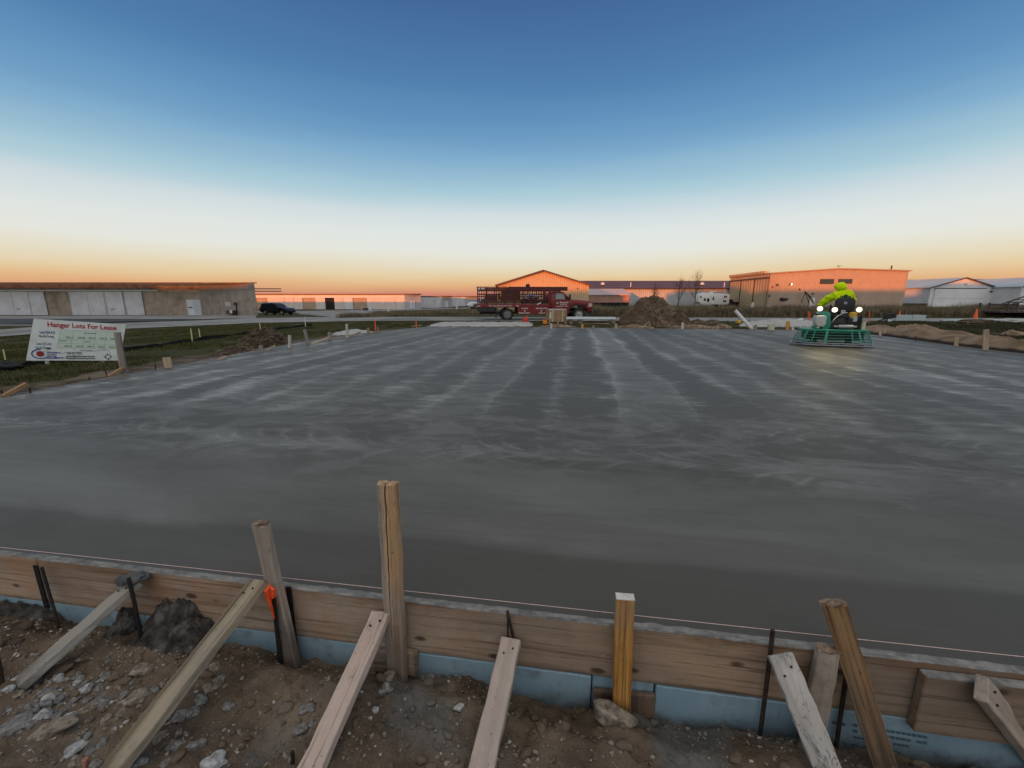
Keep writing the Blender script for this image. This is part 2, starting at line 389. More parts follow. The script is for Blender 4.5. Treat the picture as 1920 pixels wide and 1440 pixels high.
# ================================================================== the setting
def slab_mat():
    m = MT('wet_concrete'); u, v = m.x, m.y
    n1 = m.noise(scale=.45, detail=4, rough=.5); n2 = m.noise(scale=1.6, detail=6, rough=.6, off=(9, 4, 2))
    n3 = m.noise(scale=7, detail=8, rough=.65, off=(2, 8, 5))
    wob = m.noise(m.vec(u*.55, v*.3, 0.0), 1.0, 3, .5)
    Lp = .86; Rr = .50
    # passes down the slab
    uu = u+(wob-.5)*.9+(n2-.5)*.30
    lf = (uu/Lp).frac()-.5; tri = lf.abs()*2; lid = (uu/Lp).floor()
    lane_rnd = ((lid*12.9898).sin()*43758.5453).frac()
    du = lf*Lp
    arc = (du*du*-1+Rr*Rr).max(0.0).sqrt()
    ph = (v+arc+(n2-.5)*.25)/.34
    rip = ((ph*6.2832).sin()*.5+.5).pow(5)
    fine = (((v+arc*.4)/.085+(n3-.5)*2.2)*6.2832).sin()*.5+.5
    smear = m.noise(m.vec(u*1.3, v*7.5, 0.0), 1.0, 7, .62, .4)
    edge = (tri+(n2-.5)*1.5+(smear-.5)*1.3+(n1-.5)*.9).ss(.45, 1.15)
    drift = m.noise(m.vec(u*.16, v*.10, 0.0), 1.0, 4, .55, .6).ss(.40, .66)
    hz_ = m.noise(m.vec(u*1.7, v*19., 0.0), 1.0, 6, .6, .3)
    A = edge*.54*(drift*.7+.35)+rip*(edge*.8+.2)*.22*n2.ss(.42, .62)+fine*smear.ss(.47, .66)*.26*(edge*.7+.3)+smear.ss(.46, .74)*.17*(drift*.6+.5)+(lane_rnd-.5)*.26+hz_.ss(.50, .72)*.14*(drift*.5+.5)+drift*.10
    # passes across, nearer the camera
    vv = v+(n1-.5)*.8+(n2-.5)*.25
    lf2 = (vv/1.05+.1).frac()-.5; dv = lf2*1.05
    arc2 = (dv*dv*-1+.52*.52).max(0.0).sqrt()
    ph2 = (u+arc2*1.1+(n2-.5)*.2)/.30
    rip2 = ((ph2*6.2832).sin()*.5+.5).pow(9)
    sm2 = m.noise(m.vec(u*2.2, v*5.0, 0.0), 1.0, 7, .6, .8)
    B = rip2*n2.ss(.40, .58)*.34*(lf2.abs()*2).ss(.15, .7)+sm2.ss(.50, .72)*.26+n1.ss(.45, .7)*.20+hz_.ss(.55, .75)*.12+(lf2.abs()*2+(n2-.5)*1.1).ss(.55, 1.1)*.20
    # hand floated strip by the form
    sm3 = m.noise(m.vec(u*.9, v*16., 0.0), 1.0, 8, .65, .2)
    cl = m.noise(m.vec(u*.35, v*1.1, 0.0), 1.0, 5, .55, .5)
    vb = v+(cl-.5)*.5
    Cc = (vb*1.0).ss(.42, .56)*.24*cl.lin(.35, .65, .3, 1.5)+(sm3-.5)*.20+cl.ss(.50, .58)*.05
    an = v+(n1-.5)*2.2+(n2-.5)*.8
    mA = an.ss(2.7, 3.7); mB = an.ss(1.2, 2.0)
    W1 = m.noise(m.vec(u*.75, v*1.5, 0.0), 1.0, 7, .58, 2.2); W2 = m.noise(m.vec(u*.5+7.0, v*.9, 3.0), 1.0, 8, .6, 3.0)
    Wv = W1.ss(.49, .56)*.17+W2.ss(.52, .555)*.13-W1.ss(.47, .40)*.10
    B = B*.78+Wv*.8; A = A+Wv*.6
    t = Cc*(mB*-1+1)+(B*(mA*-1+1)+A*mA)*mB
    glint = m.noise(scale=2.6, detail=2, off=(4, 1, 1)).ss(.60, .64)*m.noise(m.vec(u*16, v*30, 0.0), 1.0, 2).ss(.70, .74)*mB*.8  # wet glints painted as lighter flecks in the slab colour
    t = (t+glint+(n3-.5)*.10).max(0.0).min(1.0)
    col = m.mix(t, (.080, .076, .064), (.262, .257, .230))
    pores = m.noise(scale=220, detail=2).ss(.62, .7)
    col = m.mix(pores*.25, col, (.03, .03, .03))
    rg = t.lin(0, 1, .56, .34)
    return m.set(col, rg, n3*.35+t*.5+sm3*.12+n2*.4, .22, .012, spec=.27)
AN = math.atan(.155)
def slabloc(q): d = Vector((q[0], q[1]-1.60, 0)); return (d.x*math.cos(AN)-d.y*math.sin(AN), d.x*math.sin(AN)+d.y*math.cos(AN))
SLAB = [(-7.62, ye(-7.62)+.03), (-7.43, 5.8), (-7.3, 7.68), (-7.22, 9.5), (-7.16, 11.75), (-7.0, 15.0), (-6.36, 17.6), (-5.38, 19.9), (-4.51, 21.85),
        (0, 21.5), (6.4, 20.6), (12.07, 19.7), (14.9, 19.2), (14.73, 16.75), (14.08, 14.4), (13.6, 12.4), (13.39, 10.5), (13.2, 5), (13.1, ye(13.1)+.03)]
mb = MB().plan([slabloc(q) for q in SLAB], -.118, -.004)
o = mb.build('concrete_slab', slab_mat()); o.location = (0, 1.60, 0); o.rotation_euler.z = -AN
tag(o, None, None, None, 'structure')

def ground_mat():
    m = MT('turf_ground'); n = m.noise(scale=.35, detail=8, rough=.65); n2 = m.noise(scale=3.5, detail=9, rough=.7, off=(3, 1, 0))
    col = m.mix(n2.ss(.3, .7), (.030, .034, .012), (.075, .074, .032))
    col = m.mix(n.ss(.48, .66)*.7, col, (.075, .062, .038))
    return m.set(col, .95, n2, .8, .06, spec=.1)
def soil_mat(name, a=(.055, .040, .028), b=(.135, .105, .075), c=(.20, .165, .12), s=1.6):
    m = MT(name); n = m.noise(scale=s*2.2, detail=10, rough=.68); n2 = m.noise(scale=s*14, detail=8, rough=.7, off=(3, 3, 1)); n3 = m.noise(scale=s*.9, detail=5, off=(8, 1, 4))
    col = m.mix(n.ss(.32, .7), a, b); col = m.mix(n3.ss(.5, .68)*.75, col, c)
    col = m.mix(n2.ss(.58, .74)*.6, col, (.24, .22, .19)); col = m.mix(n2.ss(.45, .3)*.5, col, (.03, .023, .017))
    return m.set(col, .95, n2*.7+n*.6, .8, .03, spec=.12)
M_soil = soil_mat('moist_soil'); M_pile = soil_mat('dug_soil', (.065, .045, .031), (.165, .118, .080), (.225, .168, .118), 1.2)
M_tan = soil_mat('sandy_soil', (.15, .105, .07), (.30, .22, .15), (.36, .27, .19), 1.2)
def axis(a, b, c, n1, n2, n3, far): 
    return np.concatenate([-np.geomspace(far, -a, n1)[:-1] if a < 0 else [], np.linspace(a, b, n2), np.geomspace(b, far, n3)[1:]])
gx = np.concatenate([-np.geomspace(2500, 34, 26)[:-1], np.arange(-34, 34.1, .8), np.geomspace(34, 2500, 26)[1:]])
gy = np.concatenate([-np.geomspace(600, 8, 14)[:-1], np.arange(-8, 44, .8), np.geomspace(44, 4000, 34)])
tag(grid('ground', gx, gy, lambda x, y: zg(x, y)+.02*fbm(x*.4, y*.4), ground_mat()), None, None, None, 'structure')

# roads, draped on the ground
M_road = mnoise_mat('pale_road', (.20, .20, .195), (.31, .31, .30), .5, .9, .15, .02, (.15, .15, .145), .25, 12)
M_asph = mnoise_mat('dark_asphalt', (.035, .037, .04), (.06, .062, .066), 1.2, .85, .2, .02, (.09, .09, .09), .3, 20)
def drape(name, top, bot, mat, dz=.03, nx=70, ny=8, kind='structure'):
    """a strip of paving between two lines of ground points, cut fine enough to follow the ground"""
    def at(line, t):
        xs = [q[0] for q in line]; k = np.interp(t, np.linspace(0, 1, 200), np.linspace(xs[0], xs[-1], 200))
        return np.interp(k, xs, [q[1] for q in line])
    x0, x1 = top[0][0], top[-1][0]; v = []
    for j in range(ny+1):
        for i in range(nx+1):
            t = i/nx; px = x0+(x1-x0)*t
            py = at(bot, (px-bot[0][0])/(bot[-1][0]-bot[0][0]))
            pt = at(top, t); g0, g1 = G(px, py), G(px, pt)
            q = g0.lerp(g1, j/ny); v.append((q.x, q.y, zg(q.x, q.y)+dz))
    idx = np.arange((nx+1)*(ny+1)).reshape(ny+1, nx+1)
    f = np.stack([idx[:-1, :-1], idx[:-1, 1:], idx[1:, 1:], idx[1:, :-1]], -1).reshape(-1, 4)
    o = npmesh(name, v, f, mat, True); o['kind'] = kind; return o
drape('road', [(-700, 634), (0, 619), (60, 614), (240, 606), (380, 601), (480, 596.5), (640, 594.5), (900, 595), (1300, 596), (1920, 598), (2600, 604)],
      [(-700, 655), (0, 632), (55, 627.5), (240, 617), (480, 606), (700, 602), (900, 602), (1300, 603), (1920, 604), (2600, 611)], M_road, .03, 140, 8)
drape('apron', [(-700, 594), (0, 592.5), (380, 591.5), (480, 591.3)], [(-700, 599), (0, 598), (380, 599), (480, 596.7)], M_road, .034)
drape('asphalt_lane', [(-700, 600), (0, 598), (300, 599.6), (400, 600.4)], [(-700, 618), (0, 609), (100, 606.5), (300, 602.3), (400, 600.6)], M_asph, .036)
drape('kerb_strip', [(-700, 620.5), (0, 609.5), (60, 609.5)], [(-700, 625), (0, 612), (60, 611.5)], M_road, .038, 30, 3)
drape('taxiway', [(480, 583), (560, 583.2), (700, 581.0), (800, 578.8), (900, 576.6)], [(480, 586.8), (560, 587.2), (700, 584.2), (800, 581.0), (900, 578.2)], M_road, .034)
drape('road_junction', [(560, 585.6), (600, 586), (700, 584)], [(560, 589), (625, 595), (680, 595), (700, 589)], M_road, .041, 30, 6)

# ------------------------------------------------------------------ foreground dirt
DP_ = [(100, 1166), (300, 1190), (450, 1216), (600, 1244), (850, 1275), (1050, 1330), (1300, 1368), (1450, 1388), (1750, 1440)]
DQ = [FP(a, b, .02) for a, b in DP_]; DX = [-6]+[q.x for q in DQ]+[6]; DZ = [DQ[0].z]+[q.z for q in DQ]+[DQ[-1].z]
BUMPS = [(FP(1150, 1320, .09).x, .13, .045, .10), (FP(760, 1262, .1).x, .12, .02, .09), (FP(1420, 1390, .1).x, .22, .05, .16), (FP(1750, 1420, .1).x, .2, .04, .15), (FP(575, 1230, .1).x, .12, .018, .10), (FP(960, 1290, .1).x, .10, -.03, .08)]
def dirt_z(x, y):
    d = (ye(x)-y)/1.012
    base = np.interp(x, DX, DZ)
    tr = .012 - .02*(1-sst(.01, .04, d)) + .085*sst(.03, .22, d) + .02*sst(.3, .8, d)
    tr += .045*max(0, fbm(x*2.1+3, 1.7, 6, 3))*(1-sst(.05, .35, d))
    for (bx_, bd_, ba_, br_) in BUMPS: tr += ba_*math.exp(-((x-bx_)**2+(d-bd_)**2)/(br_*br_))
    cl = .030*fbm(x*3.2, y*3.2, 1, 6)+.018*fbm(x*11, y*11, 5, 5)+.006*fbm(x*38, y*38, 9, 4)
    lump = .075*max(0, fbm(x*2.3+7, y*2.3, 3, 3))*sst(.1, .25, d)
    ext = sst(5, 9, abs(x))*-.25
    return base+tr+cl*1.15+lump+ext
def dirt_mat():
    m = MT('foreground_dirt'); n = m.noise(scale=3, detail=10, rough=.66); n2 = m.noise(scale=26, detail=9, rough=.7, off=(1, 5, 2)); n3 = m.noise(scale=1.1, detail=6, rough=.6, off=(7, 7, 1))
    col = m.mix(n.ss(.3, .7), (.082, .061, .044), (.185, .143, .106))
    col = m.mix(n3.ss(.50, .68)*.8, col, (.255, .205, .145))
    col = m.mix(m.noise(scale=1.6, detail=6, off=(3, 2, 9)).ss(.55, .68)*.7, col, (.135, .15, .155))
    col = m.mix(n2.ss(.60, .74)*.65, col, (.33, .30, .26)); col = m.mix(n2.ss(.43, .28)*.6, col, (.035, .026, .02))
    vv = m.voro(scale=75); col = m.mix(vv.ss(.22, .10)*m.noise(scale=18, detail=3, off=(4, 4, 4)).ss(.50, .60)*.7, col, (.34, .32, .29))
    return m.set(col, .95, n2*.8+n*.4-vv*.25, .9, .018, spec=.15)
M_dirt = dirt_mat()
us = np.concatenate([np.arange(-9, -3.4, .15), np.arange(-3.4, 2.8, .013), np.arange(2.8, 9.01, .15)])
ds = np.concatenate([np.arange(-.03, 1.15, .0125), np.arange(1.15, 6.2, .2)])
v = [];
for d in ds:
    for x in us:
        y = ye(x)-d*1.012; v.append((x, y, dirt_z(x, y)))
idx = np.arange(len(us)*len(ds)).reshape(len(ds), len(us))
f = np.stack([idx[:-1, :-1], idx[1:, :-1], idx[1:, 1:], idx[:-1, 1:]], -1).reshape(-1, 4)
tag(npmesh('dirt', v, f, M_dirt, True), None, None, None, 'structure')

def DP(px, py):                       # where the ray meets the foreground dirt
    z = -.4
    for _ in range(30):
        q = P(px, py, z); z = .5*z+.5*dirt_z(q.x, q.y)
    return P(px, py, z)

# stones
def stone_mesh(name, seed, mat, flat=.6, sub=3, ang=.55):
    bm = bmesh.new(); bmesh.ops.create_icosphere(bm, subdivisions=sub, radius=1)
    for q in bm.verts:
        n = q.co.copy(); k = 1+ang*mnoise.noise(n*1.1+Vector((seed*7.3, seed, 0)))+.10*mnoise.noise(n*3+Vector((seed, 0, 3)))
        q.co = Vector((n.x*k, n.y*k*.78, n.z*k*flat))
    me = bpy.data.meshes.new(name); bm.to_mesh(me); bm.free(); me.materials.append(mat)
    for q in me.polygons: q.use_smooth = True
    return me
M_st = [mnoise_mat('grey_stone', (.15, .15, .145), (.30, .30, .29), 3, .9, .35, .1, (.11, .10, .09), 2.0, 14),
        mnoise_mat('tan_stone', (.19, .16, .125), (.36, .31, .25), 3, .9, .35, .1, (.13, .11, .09), 2.0, 14),
        mnoise_mat('pale_stone', (.32, .33, .33), (.52, .53, .53), 3, .85, .3, .1, (.24, .25, .26), 2.0, 14),
        mnoise_mat('brown_stone', (.10, .075, .055), (.19, .15, .115), 3, .95, .35, .1, (.07, .055, .045), 2.0, 14)]
def stone(px, py, r_, mi, flat, label, group=None, rz=None, sx=1.0, lift=.02):
    q = DP(px, py); o = bpy.data.objects.new('stone', stone_mesh('stone', random.random()*99, M_st[mi], flat)); C.objects.link(o)
    o.location = (q.x, q.y, q.z+r_*flat*lift); o.scale = (r_*sx, r_, r_); o.rotation_euler = (random.uniform(-.2, .2), random.uniform(-.2, .2), random.uniform(0, 6) if rz is None else rz)
    return tag(o, label, 'stone', group)
for a in [(253, 1312, .045, 1, .62, 'smooth tan oval stone lying between the two leftmost braces', None, .5, 1.25),
          (135, 1408, .036, 2, .5, 'flat pale shard of stone near the bottom left corner of the dirt', None, 1.1, 1.3),
          (20, 1366, .055, 0, .5, 'wide grey stone half sunk in dirt at the left edge', None, .3, 1.2),
          (100, 1366, .042, 1, .5, 'long tan stone beside the wide sunken grey stone', None, .2, 1.6),
          (100, 1262, .050, 3, .5, 'dark brown angular stone against the lower end of the leftmost brace', None, .4, 1.3),
          (265, 1257, .036, 1, .6, 'pale tan stone with a cracked face uphill of the smooth oval stone', None, .3, 1.2),
          (405, 1428, .040, 2, .7, 'squarish pale stone beside the lower end of the second brace', None, .3, 1.0),
          (340, 1345, .030, 0, .75, 'rounded grey stone just right of the second brace, halfway down', None, .3, 1.0),
          (362, 1336, .026, 0, .75, 'small dark grey stone touching the rounded grey one', None, .3, 1.1),
          (704, 1332, .015, 2, .8, 'small white pebble alone in the dirt between the third and fourth braces', None, .3, 1.0),
          (862, 1327, .021, 2, .7, 'small pale crusty stone left of the fourth brace', None, .3, 1.1),
          (730, 1272, .036, 1, .8, 'pinkish tan stone at the foot of the tall split post', None, .9, .9),
          (803, 1272, .034, 0, .55, 'flat grey stone right of the tall split post', None, .1, 1.2),
          (722, 1294, .030, 0, .7, 'dark grey wet stone below the tall split post', None, .1, 1.0),
          (575, 1330, .026, 0, .55, 'flat grey stone left of the third brace', None, .1, 1.2),
          (1085, 1332, .030, 3, .75, 'brown clod of stone just left of the big stone by the orange stake', None, .1, 1.0),
          (1150, 1352, .060, 1, .66, 'big smooth grey tan stone propped at the foot of the orange tinted stake', None, -.55, 1.45, .75)]:
    stone(*a)
for k in range(190):                     # the loose stones at the lower left
    px = random.gauss(85, 75); py = 1268+random.random()**1.2*105*(1-px/480)
    if k > 105: px, py = random.uniform(150, 640), random.uniform(1230, 1440)
    if px > 430 and random.random() < .6: px -= 300
    stone(px, py, .008+.020*random.random()**1.8, random.choice([0, 0, 2, 0, 1]) if k <= 105 else random.choice([0, 1, 1, 3, 0]), random.uniform(.55, .95),
          'one of many small loose grey stones strewn over the dirt at the lower left', 'small loose stones at the lower left', None, random.uniform(.9, 1.3), random.uniform(-.25, .2))
# grit that nobody could count
def grit(name, pts, rmin, rmax, mat, seed=0, sub=1, ang=.5):
    base = []; 
    for k in range(5):
        me = stone_mesh('t', seed*10+k, mat, .65, sub, ang); base.append(np.array([q.co[:] for q in me.vertices])); ff = np.array([p.vertices[:] for p in me.polygons]); bpy.data.meshes.remove(me)
    V, Fc = [], []; n = 0
    for q in pts:
        b = base[random.randrange(5)]; r_ = rmin*(rmax/rmin)**(random.random()**2.2); a = random.uniform(0, 6.28); ca, sa = math.cos(a), math.sin(a)
        rot = np.array([[ca, -sa, 0], [sa, ca, 0], [0, 0, 1]])
        V.append(b@rot.T*r_*np.array([random.uniform(.8, 1.4), 1, 1])+np.array(q)+np.array([0, 0, r_*.2])); Fc.append(ff+n); n += len(b)
    return tag(npmesh(name, np.concatenate(V), np.concatenate(Fc), mat, True), None, None, None, 'stuff')
def grit_mat():
    m = MT('mixed_grit'); g = m.voro(scale=30); n = m.noise(scale=19, detail=3, off=(5, 5, 1)); n2 = m.noise(scale=120, detail=4)
    col = m.mix(n.ss(.35, .65), (.115, .095, .075), (.27, .24, .205)); col = m.mix(m.noise(scale=43, detail=1, off=(1, 9, 3)).ss(.58, .66), col, (.40, .39, .37))
    return m.set(col, .9, n2, .4, .004, spec=.2)
pts = []
for _ in range(11500):
    x = random.uniform(-3.3, 2.4); d = abs(random.gauss(.42, .32))
    if fbm(x*1.4, d*1.4, 4, 3)+random.uniform(-.45, .45)+(-.25*x-.25) < -.1: continue
    y = ye(x)-d*1.012; pts.append((x, y, dirt_z(x, y)))
g_ = grit('grit', pts, .0026, .0120, grit_mat(), 3)
tag(g_, 'fine pale grit and pebbles scattered over the foreground dirt', 'grit')
clod = [];
for _ in range(420):
    x = random.uniform(-3, 2.3); d = abs(random.gauss(.25, .18)); y = ye(x)-d; clod.append((x, y, dirt_z(x, y)))
tag(grit('dirt_clods', clod, .008, .030, M_dirt, 5, 2, .4), 'crumbly brown clods of earth along the trench beside the form', 'dirt')

# ------------------------------------------------------------------ formwork
def fpt(x, off=0, z=0): return Vector((x, ye(x), z))+N2*off
WB = dict(light=(.47, .345, .25), dark=(.30, .205, .14))
def form(name, x0, x1, mat, label, off0=-.038, off1=0., z0=-.272, z1=0.0):
    a, b = fpt(x0, (off0+off1)/2, (z0+z1)/2), fpt(x1, (off0+off1)/2, (z0+z1)/2)
    return tag(plank(name, a, b, z1-z0, off1-off0, mat, N2, rough=.0012, bev=.004, segs=24), label, 'form board', 'form boards along the near edge of the slab')
def fwood(seed, **k):
    d = dict(light=(.43, .345, .26), dark=(.26, .195, .14), rough=.85, knots=1.0, stain=.45, stainc=(.15, .115, .09)); d.update(k)
    m = MT('form_timber'); o = (seed*3.1, seed*1.7, seed*2.3)
    big = m.noise(scale=1.0, detail=3, stretch=(7, 7, .45), off=o, dist=.7); rings = ((big*16).sin()*.5+.5).pow(1.5)
    fine = m.noise(scale=1.5, detail=9, rough=.72, stretch=(30, 30, 1.4), off=o)
    col = m.mix((rings*.5+fine*.7).ss(.2, .95), d['dark'], d['light'])
    stk_ = m.noise(scale=1.0, detail=7, rough=.68, stretch=(52, 52, .8), off=o).ss(.53, .68)
    col = m.mix(stk_*.8, col, (.095, .06, .04))
    wth = m.noise(scale=1.5, detail=9, rough=.72, off=(o[1], o[2], o[0])).ss(.40, .64)
    col = m.mix(wth*.65, col, (.22, .175, .14))
    og = m.noise(scale=.8, detail=5, rough=.6, off=(o[2], o[0], o[1])).ss(.50, .66)
    col = m.mix(og*.55, col, (.40, .20, .095))
    bl = m.noise(scale=2.1, detail=8, rough=.7, off=o, stretch=(1.6, 1, .8)).ss(.46, .75); col = m.mix(bl*d['stain'], col, d['stainc'])
    wet = (m.x*1.0+(m.noise(scale=5, detail=6, off=o)-.5)*.14)          # rust and damp along the top
    top = (wet).ss(.075, .125)*m.noise(scale=1.7, detail=4, off=o).ss(.42, .6)
    col = m.mix(top*.55, col, (.20, .105, .05))
    mp_ = m.nt.nodes.new('ShaderNodeMapping'); m.nt.links.new(m.obj, mp_.inputs[0]); mp_.inputs['Scale'].default_value = (9, 4, 4.2); mp_.inputs['Location'].default_value = o
    kn = m.voro(mp_.outputs[0], 1.0); km = (kn*-1+.19).ss(0, .10); col = m.mix(km*.9, col, (.07, .04, .025))
    sp_ = m.noise(scale=60, detail=3, off=o).ss(.66, .72); col = m.mix(sp_*.5, col, (.09, .08, .07))
    cn = m.noise(scale=11, detail=8, rough=.7, off=o)
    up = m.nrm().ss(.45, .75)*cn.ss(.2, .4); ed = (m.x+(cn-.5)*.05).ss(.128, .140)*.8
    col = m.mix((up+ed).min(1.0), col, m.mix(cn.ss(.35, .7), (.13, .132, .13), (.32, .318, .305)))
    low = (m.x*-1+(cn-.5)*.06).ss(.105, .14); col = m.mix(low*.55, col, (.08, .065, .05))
    return m.set(col, d['rough'], fine*.7+km*.4+big*.3-stk_*.6, .75, .006, spec=.2)
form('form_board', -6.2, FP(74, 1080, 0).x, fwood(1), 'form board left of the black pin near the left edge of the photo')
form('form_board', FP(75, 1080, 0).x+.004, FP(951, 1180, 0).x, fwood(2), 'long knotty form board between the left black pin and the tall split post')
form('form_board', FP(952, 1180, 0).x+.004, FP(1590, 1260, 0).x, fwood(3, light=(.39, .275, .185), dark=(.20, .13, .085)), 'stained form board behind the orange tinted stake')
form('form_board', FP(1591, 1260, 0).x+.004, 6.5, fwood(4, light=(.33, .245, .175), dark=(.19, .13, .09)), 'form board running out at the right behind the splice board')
sx0 = FP(1722, 1290, .02).x
tag(plank('splice_board', fpt(sx0, .024, -.155), fpt(sx0+2.2, .024, -.155), .262, .040, fwood(6, light=(.26, .185, .13), dark=(.155, .105, .07)), N2, rough=.0015, bev=.004, segs=12),
    'brown splice board nailed over the joint at the right end of the form', 'board')
def cem_cap():                         # the crust of cement on top of the boards
    xs = np.arange(-4, 3, .02); V, Fc = [], []
    for x in xs:
        h = .003+.003*max(0, fbm(x*6, 1.3, 2, 4)); a = -.036-.012*abs(fbm(x*9, 0, 1, 3)); b = -.010+.004*fbm(x*14, 3, 3, 3)
        V += [tuple(fpt(x, a, -.001)), tuple(fpt(x, a*.7+b*.3, h)), tuple(fpt(x, a*.3+b*.7, h*.9)), tuple(fpt(x, b, -.001))]
    n = len(xs); Fc = [(i*4+k, i*4+4+k, i*4+5+k, i*4+1+k) for i in range(n-1) for k in range(3)]
    o = npmesh('cement_crust', V, Fc, mnoise_mat('cement_crust', (.13, .132, .13), (.29, .288, .275), 14, .9, .5, .01, (.09, .092, .09), 5, 60), True)
    tag(o, 'thin crust of splashed grey cement dried along the top of the near form', 'cement', None, 'stuff')
cem_cap()
def foam_mat():
    m = MT('blue_foam'); n = m.noise(scale=3, detail=6); n2 = m.noise(scale=14, detail=9, rough=.7, off=(2, 2, 2))
    col = m.mix(n.ss(.3, .7), (.195, .30, .36), (.26, .37, .43)); col = m.mix(n2.ss(.58, .74)*.7, col, (.12, .11, .10))
    mud = m.noise(scale=5, detail=9, rough=.72, off=(9, 1, 3)); low = (m.x*-1+(mud-.5)*.34).ss(-.075, .045); col = m.mix(low*.85, col, (.06, .052, .043)); col = m.mix(mud.ss(.54, .68)*.6, col, (.12, .125, .12)); dr_ = m.noise(scale=1.0, detail=6, rough=.7, stretch=(3, 30, 30), off=(2, 7, 1)).ss(.60, .68)*(m.x+(mud-.5)*.2).ss(.03, .17); col = m.mix(dr_*.8, col, (.15, .155, .15))  # bottom fade is mud stain with contact shade painted into the same colour
    return m.set(col, .7, n2, .15, .004, spec=.3)
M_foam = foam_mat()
for i, (a, b, off, lb) in enumerate([(-5.5, FP(275, 1190, 0).x, -.004, 'blue foam panel below the form at the left edge of the photo'),
                                     (FP(276, 1190, 0).x+.003, FP(762, 1240, 0).x, -.002, 'blue foam panel below the form between the leaning stake and the tall split post'),
                                     (FP(763, 1240, 0).x+.003, FP(1108, 1290, 0).x, .001, 'blue foam panel below the form on both sides of the fourth brace'),
                                     (FP(1109, 1290, 0).x+.003, FP(1225, 1320, 0).x, -.012, 'narrow blue foam piece set back behind the orange tinted stake'),
                                     (FP(1226, 1320, 0).x+.003, FP(1500, 1350, 0).x, .003, 'clean blue foam panel right of the orange tinted stake'),
                                     (FP(1501, 1350, 0).x+.003, 5.5, -.002, 'printed blue foam panel below the right end of the form')]):
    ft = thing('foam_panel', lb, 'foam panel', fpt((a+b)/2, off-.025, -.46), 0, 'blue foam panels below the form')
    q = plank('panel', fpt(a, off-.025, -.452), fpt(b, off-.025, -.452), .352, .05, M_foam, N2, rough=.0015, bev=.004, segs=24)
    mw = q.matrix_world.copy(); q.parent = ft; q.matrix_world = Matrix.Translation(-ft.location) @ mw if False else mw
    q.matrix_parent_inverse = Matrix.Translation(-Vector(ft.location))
    if i == 5:                          # rows of dark print, too blurred to read
        pm = mnoise_mat('faded_print', (.05, .10, .13), (.09, .15, .18), 20, .8, 0)
        mbp = MB()
        for (c0, c1, r0, h) in [(1560, 1592, 1352, 5), (1600, 1740, 1357, 5), (1600, 1740, 1368, 5), (1600, 1705, 1380, 4), (1580, 1690, 1392, 4)]:
            k = 14
            for j in range(k):
                if random.random() < .14: continue
                x0_, x1_ = c0+(c1-c0)*j/k, c0+(c1-c0)*(j+.82)/k; sl = .17
                vs = [FP(x0_, r0+(x0_-c0)*sl, .001), FP(x1_, r0+(x1_-c0)*sl, .001), FP(x1_, r0+h+(x1_-c0)*sl, .001), FP(x0_, r0+h+(x0_-c0)*sl, .001)]
                mbp.add([p_-ft.location for p_ in vs], [(0, 1, 2, 3)])
        mbp.build('print', pm, ft)
# ------------------------------------------------------------------ stakes, braces, pins of the near form
grey_w = dict(light=(.40, .36, .31), dark=(.24, .205, .17))
def stk(name, a, b, wd, th, mat, label, cat, face=N2, **k): return tag(plank(name, b, a, wd, th, mat, face, **k), label, cat, k.get('group'))
# leaning stake with orange paint
LO = 0.0
def orange_mat():
    m = MT('painted_stake'); fine = m.noise(scale=1.5, detail=9, rough=.7, stretch=(26, 26, 1.3)); n = m.noise(scale=9, detail=8, rough=.7)
    col = m.mix(fine.ss(.25, .8), (.20, .165, .135), (.43, .365, .30)); col = m.mix(n.ss(.55, .72)*.7, col, (.07, .06, .055))
    low = (m.z*-1+LO+(n-.5)*.2).ss(-.26, -.05); col = m.mix(low*.7, col, (.055, .045, .04))
    zc = (m.z-.335-LO+(n-.5)*.10).abs()
    pn = (zc*-1+.07).ss(0, .055)*(m.x+(n-.5)*.09).ss(-.042, .004); col = m.mix(pn, col, (.95, .10, .015))
    return m.set(col, .85, fine, .5, .004, spec=.2)
a, b = FP(489, 981, .03), FP(545, 1232, .075); b = b+(b-a)*.35; LO = (b-a).length*.35/1.35
tag(plank('wooden_stake', b, a, .078, .040, orange_mat(), N2+Vector((-.10, 0, 0)), chop1=.006, rough=.003, bev=.006), 'grey leaning stake with a spray of orange paint, left of the tall split post', 'stake')
rb = MB()
pts = [FP(505, 1098, .10), FP(499, 1108, .125), FP(502, 1122, .125), FP(509, 1138, .115), FP(514, 1160, .105)]
rb.tube(pts, [.005, .009, .007, .006, .003], 6)
pts = [FP(506, 1100, .10), FP(513, 1106, .115), FP(512, 1120, .115), FP(507, 1126, .115)]
rb.tube(pts, [.004, .006, .006, .003], 6)
tag(rb.build('flagging_ribbon', mnoise_mat('orange_ribbon', (.75, .05, .01), (1.0, .13, .03), 30, .6, .2, .004), smooth=True), 'knot of bright orange flagging ribbon tied on the leaning grey stake', 'ribbon')
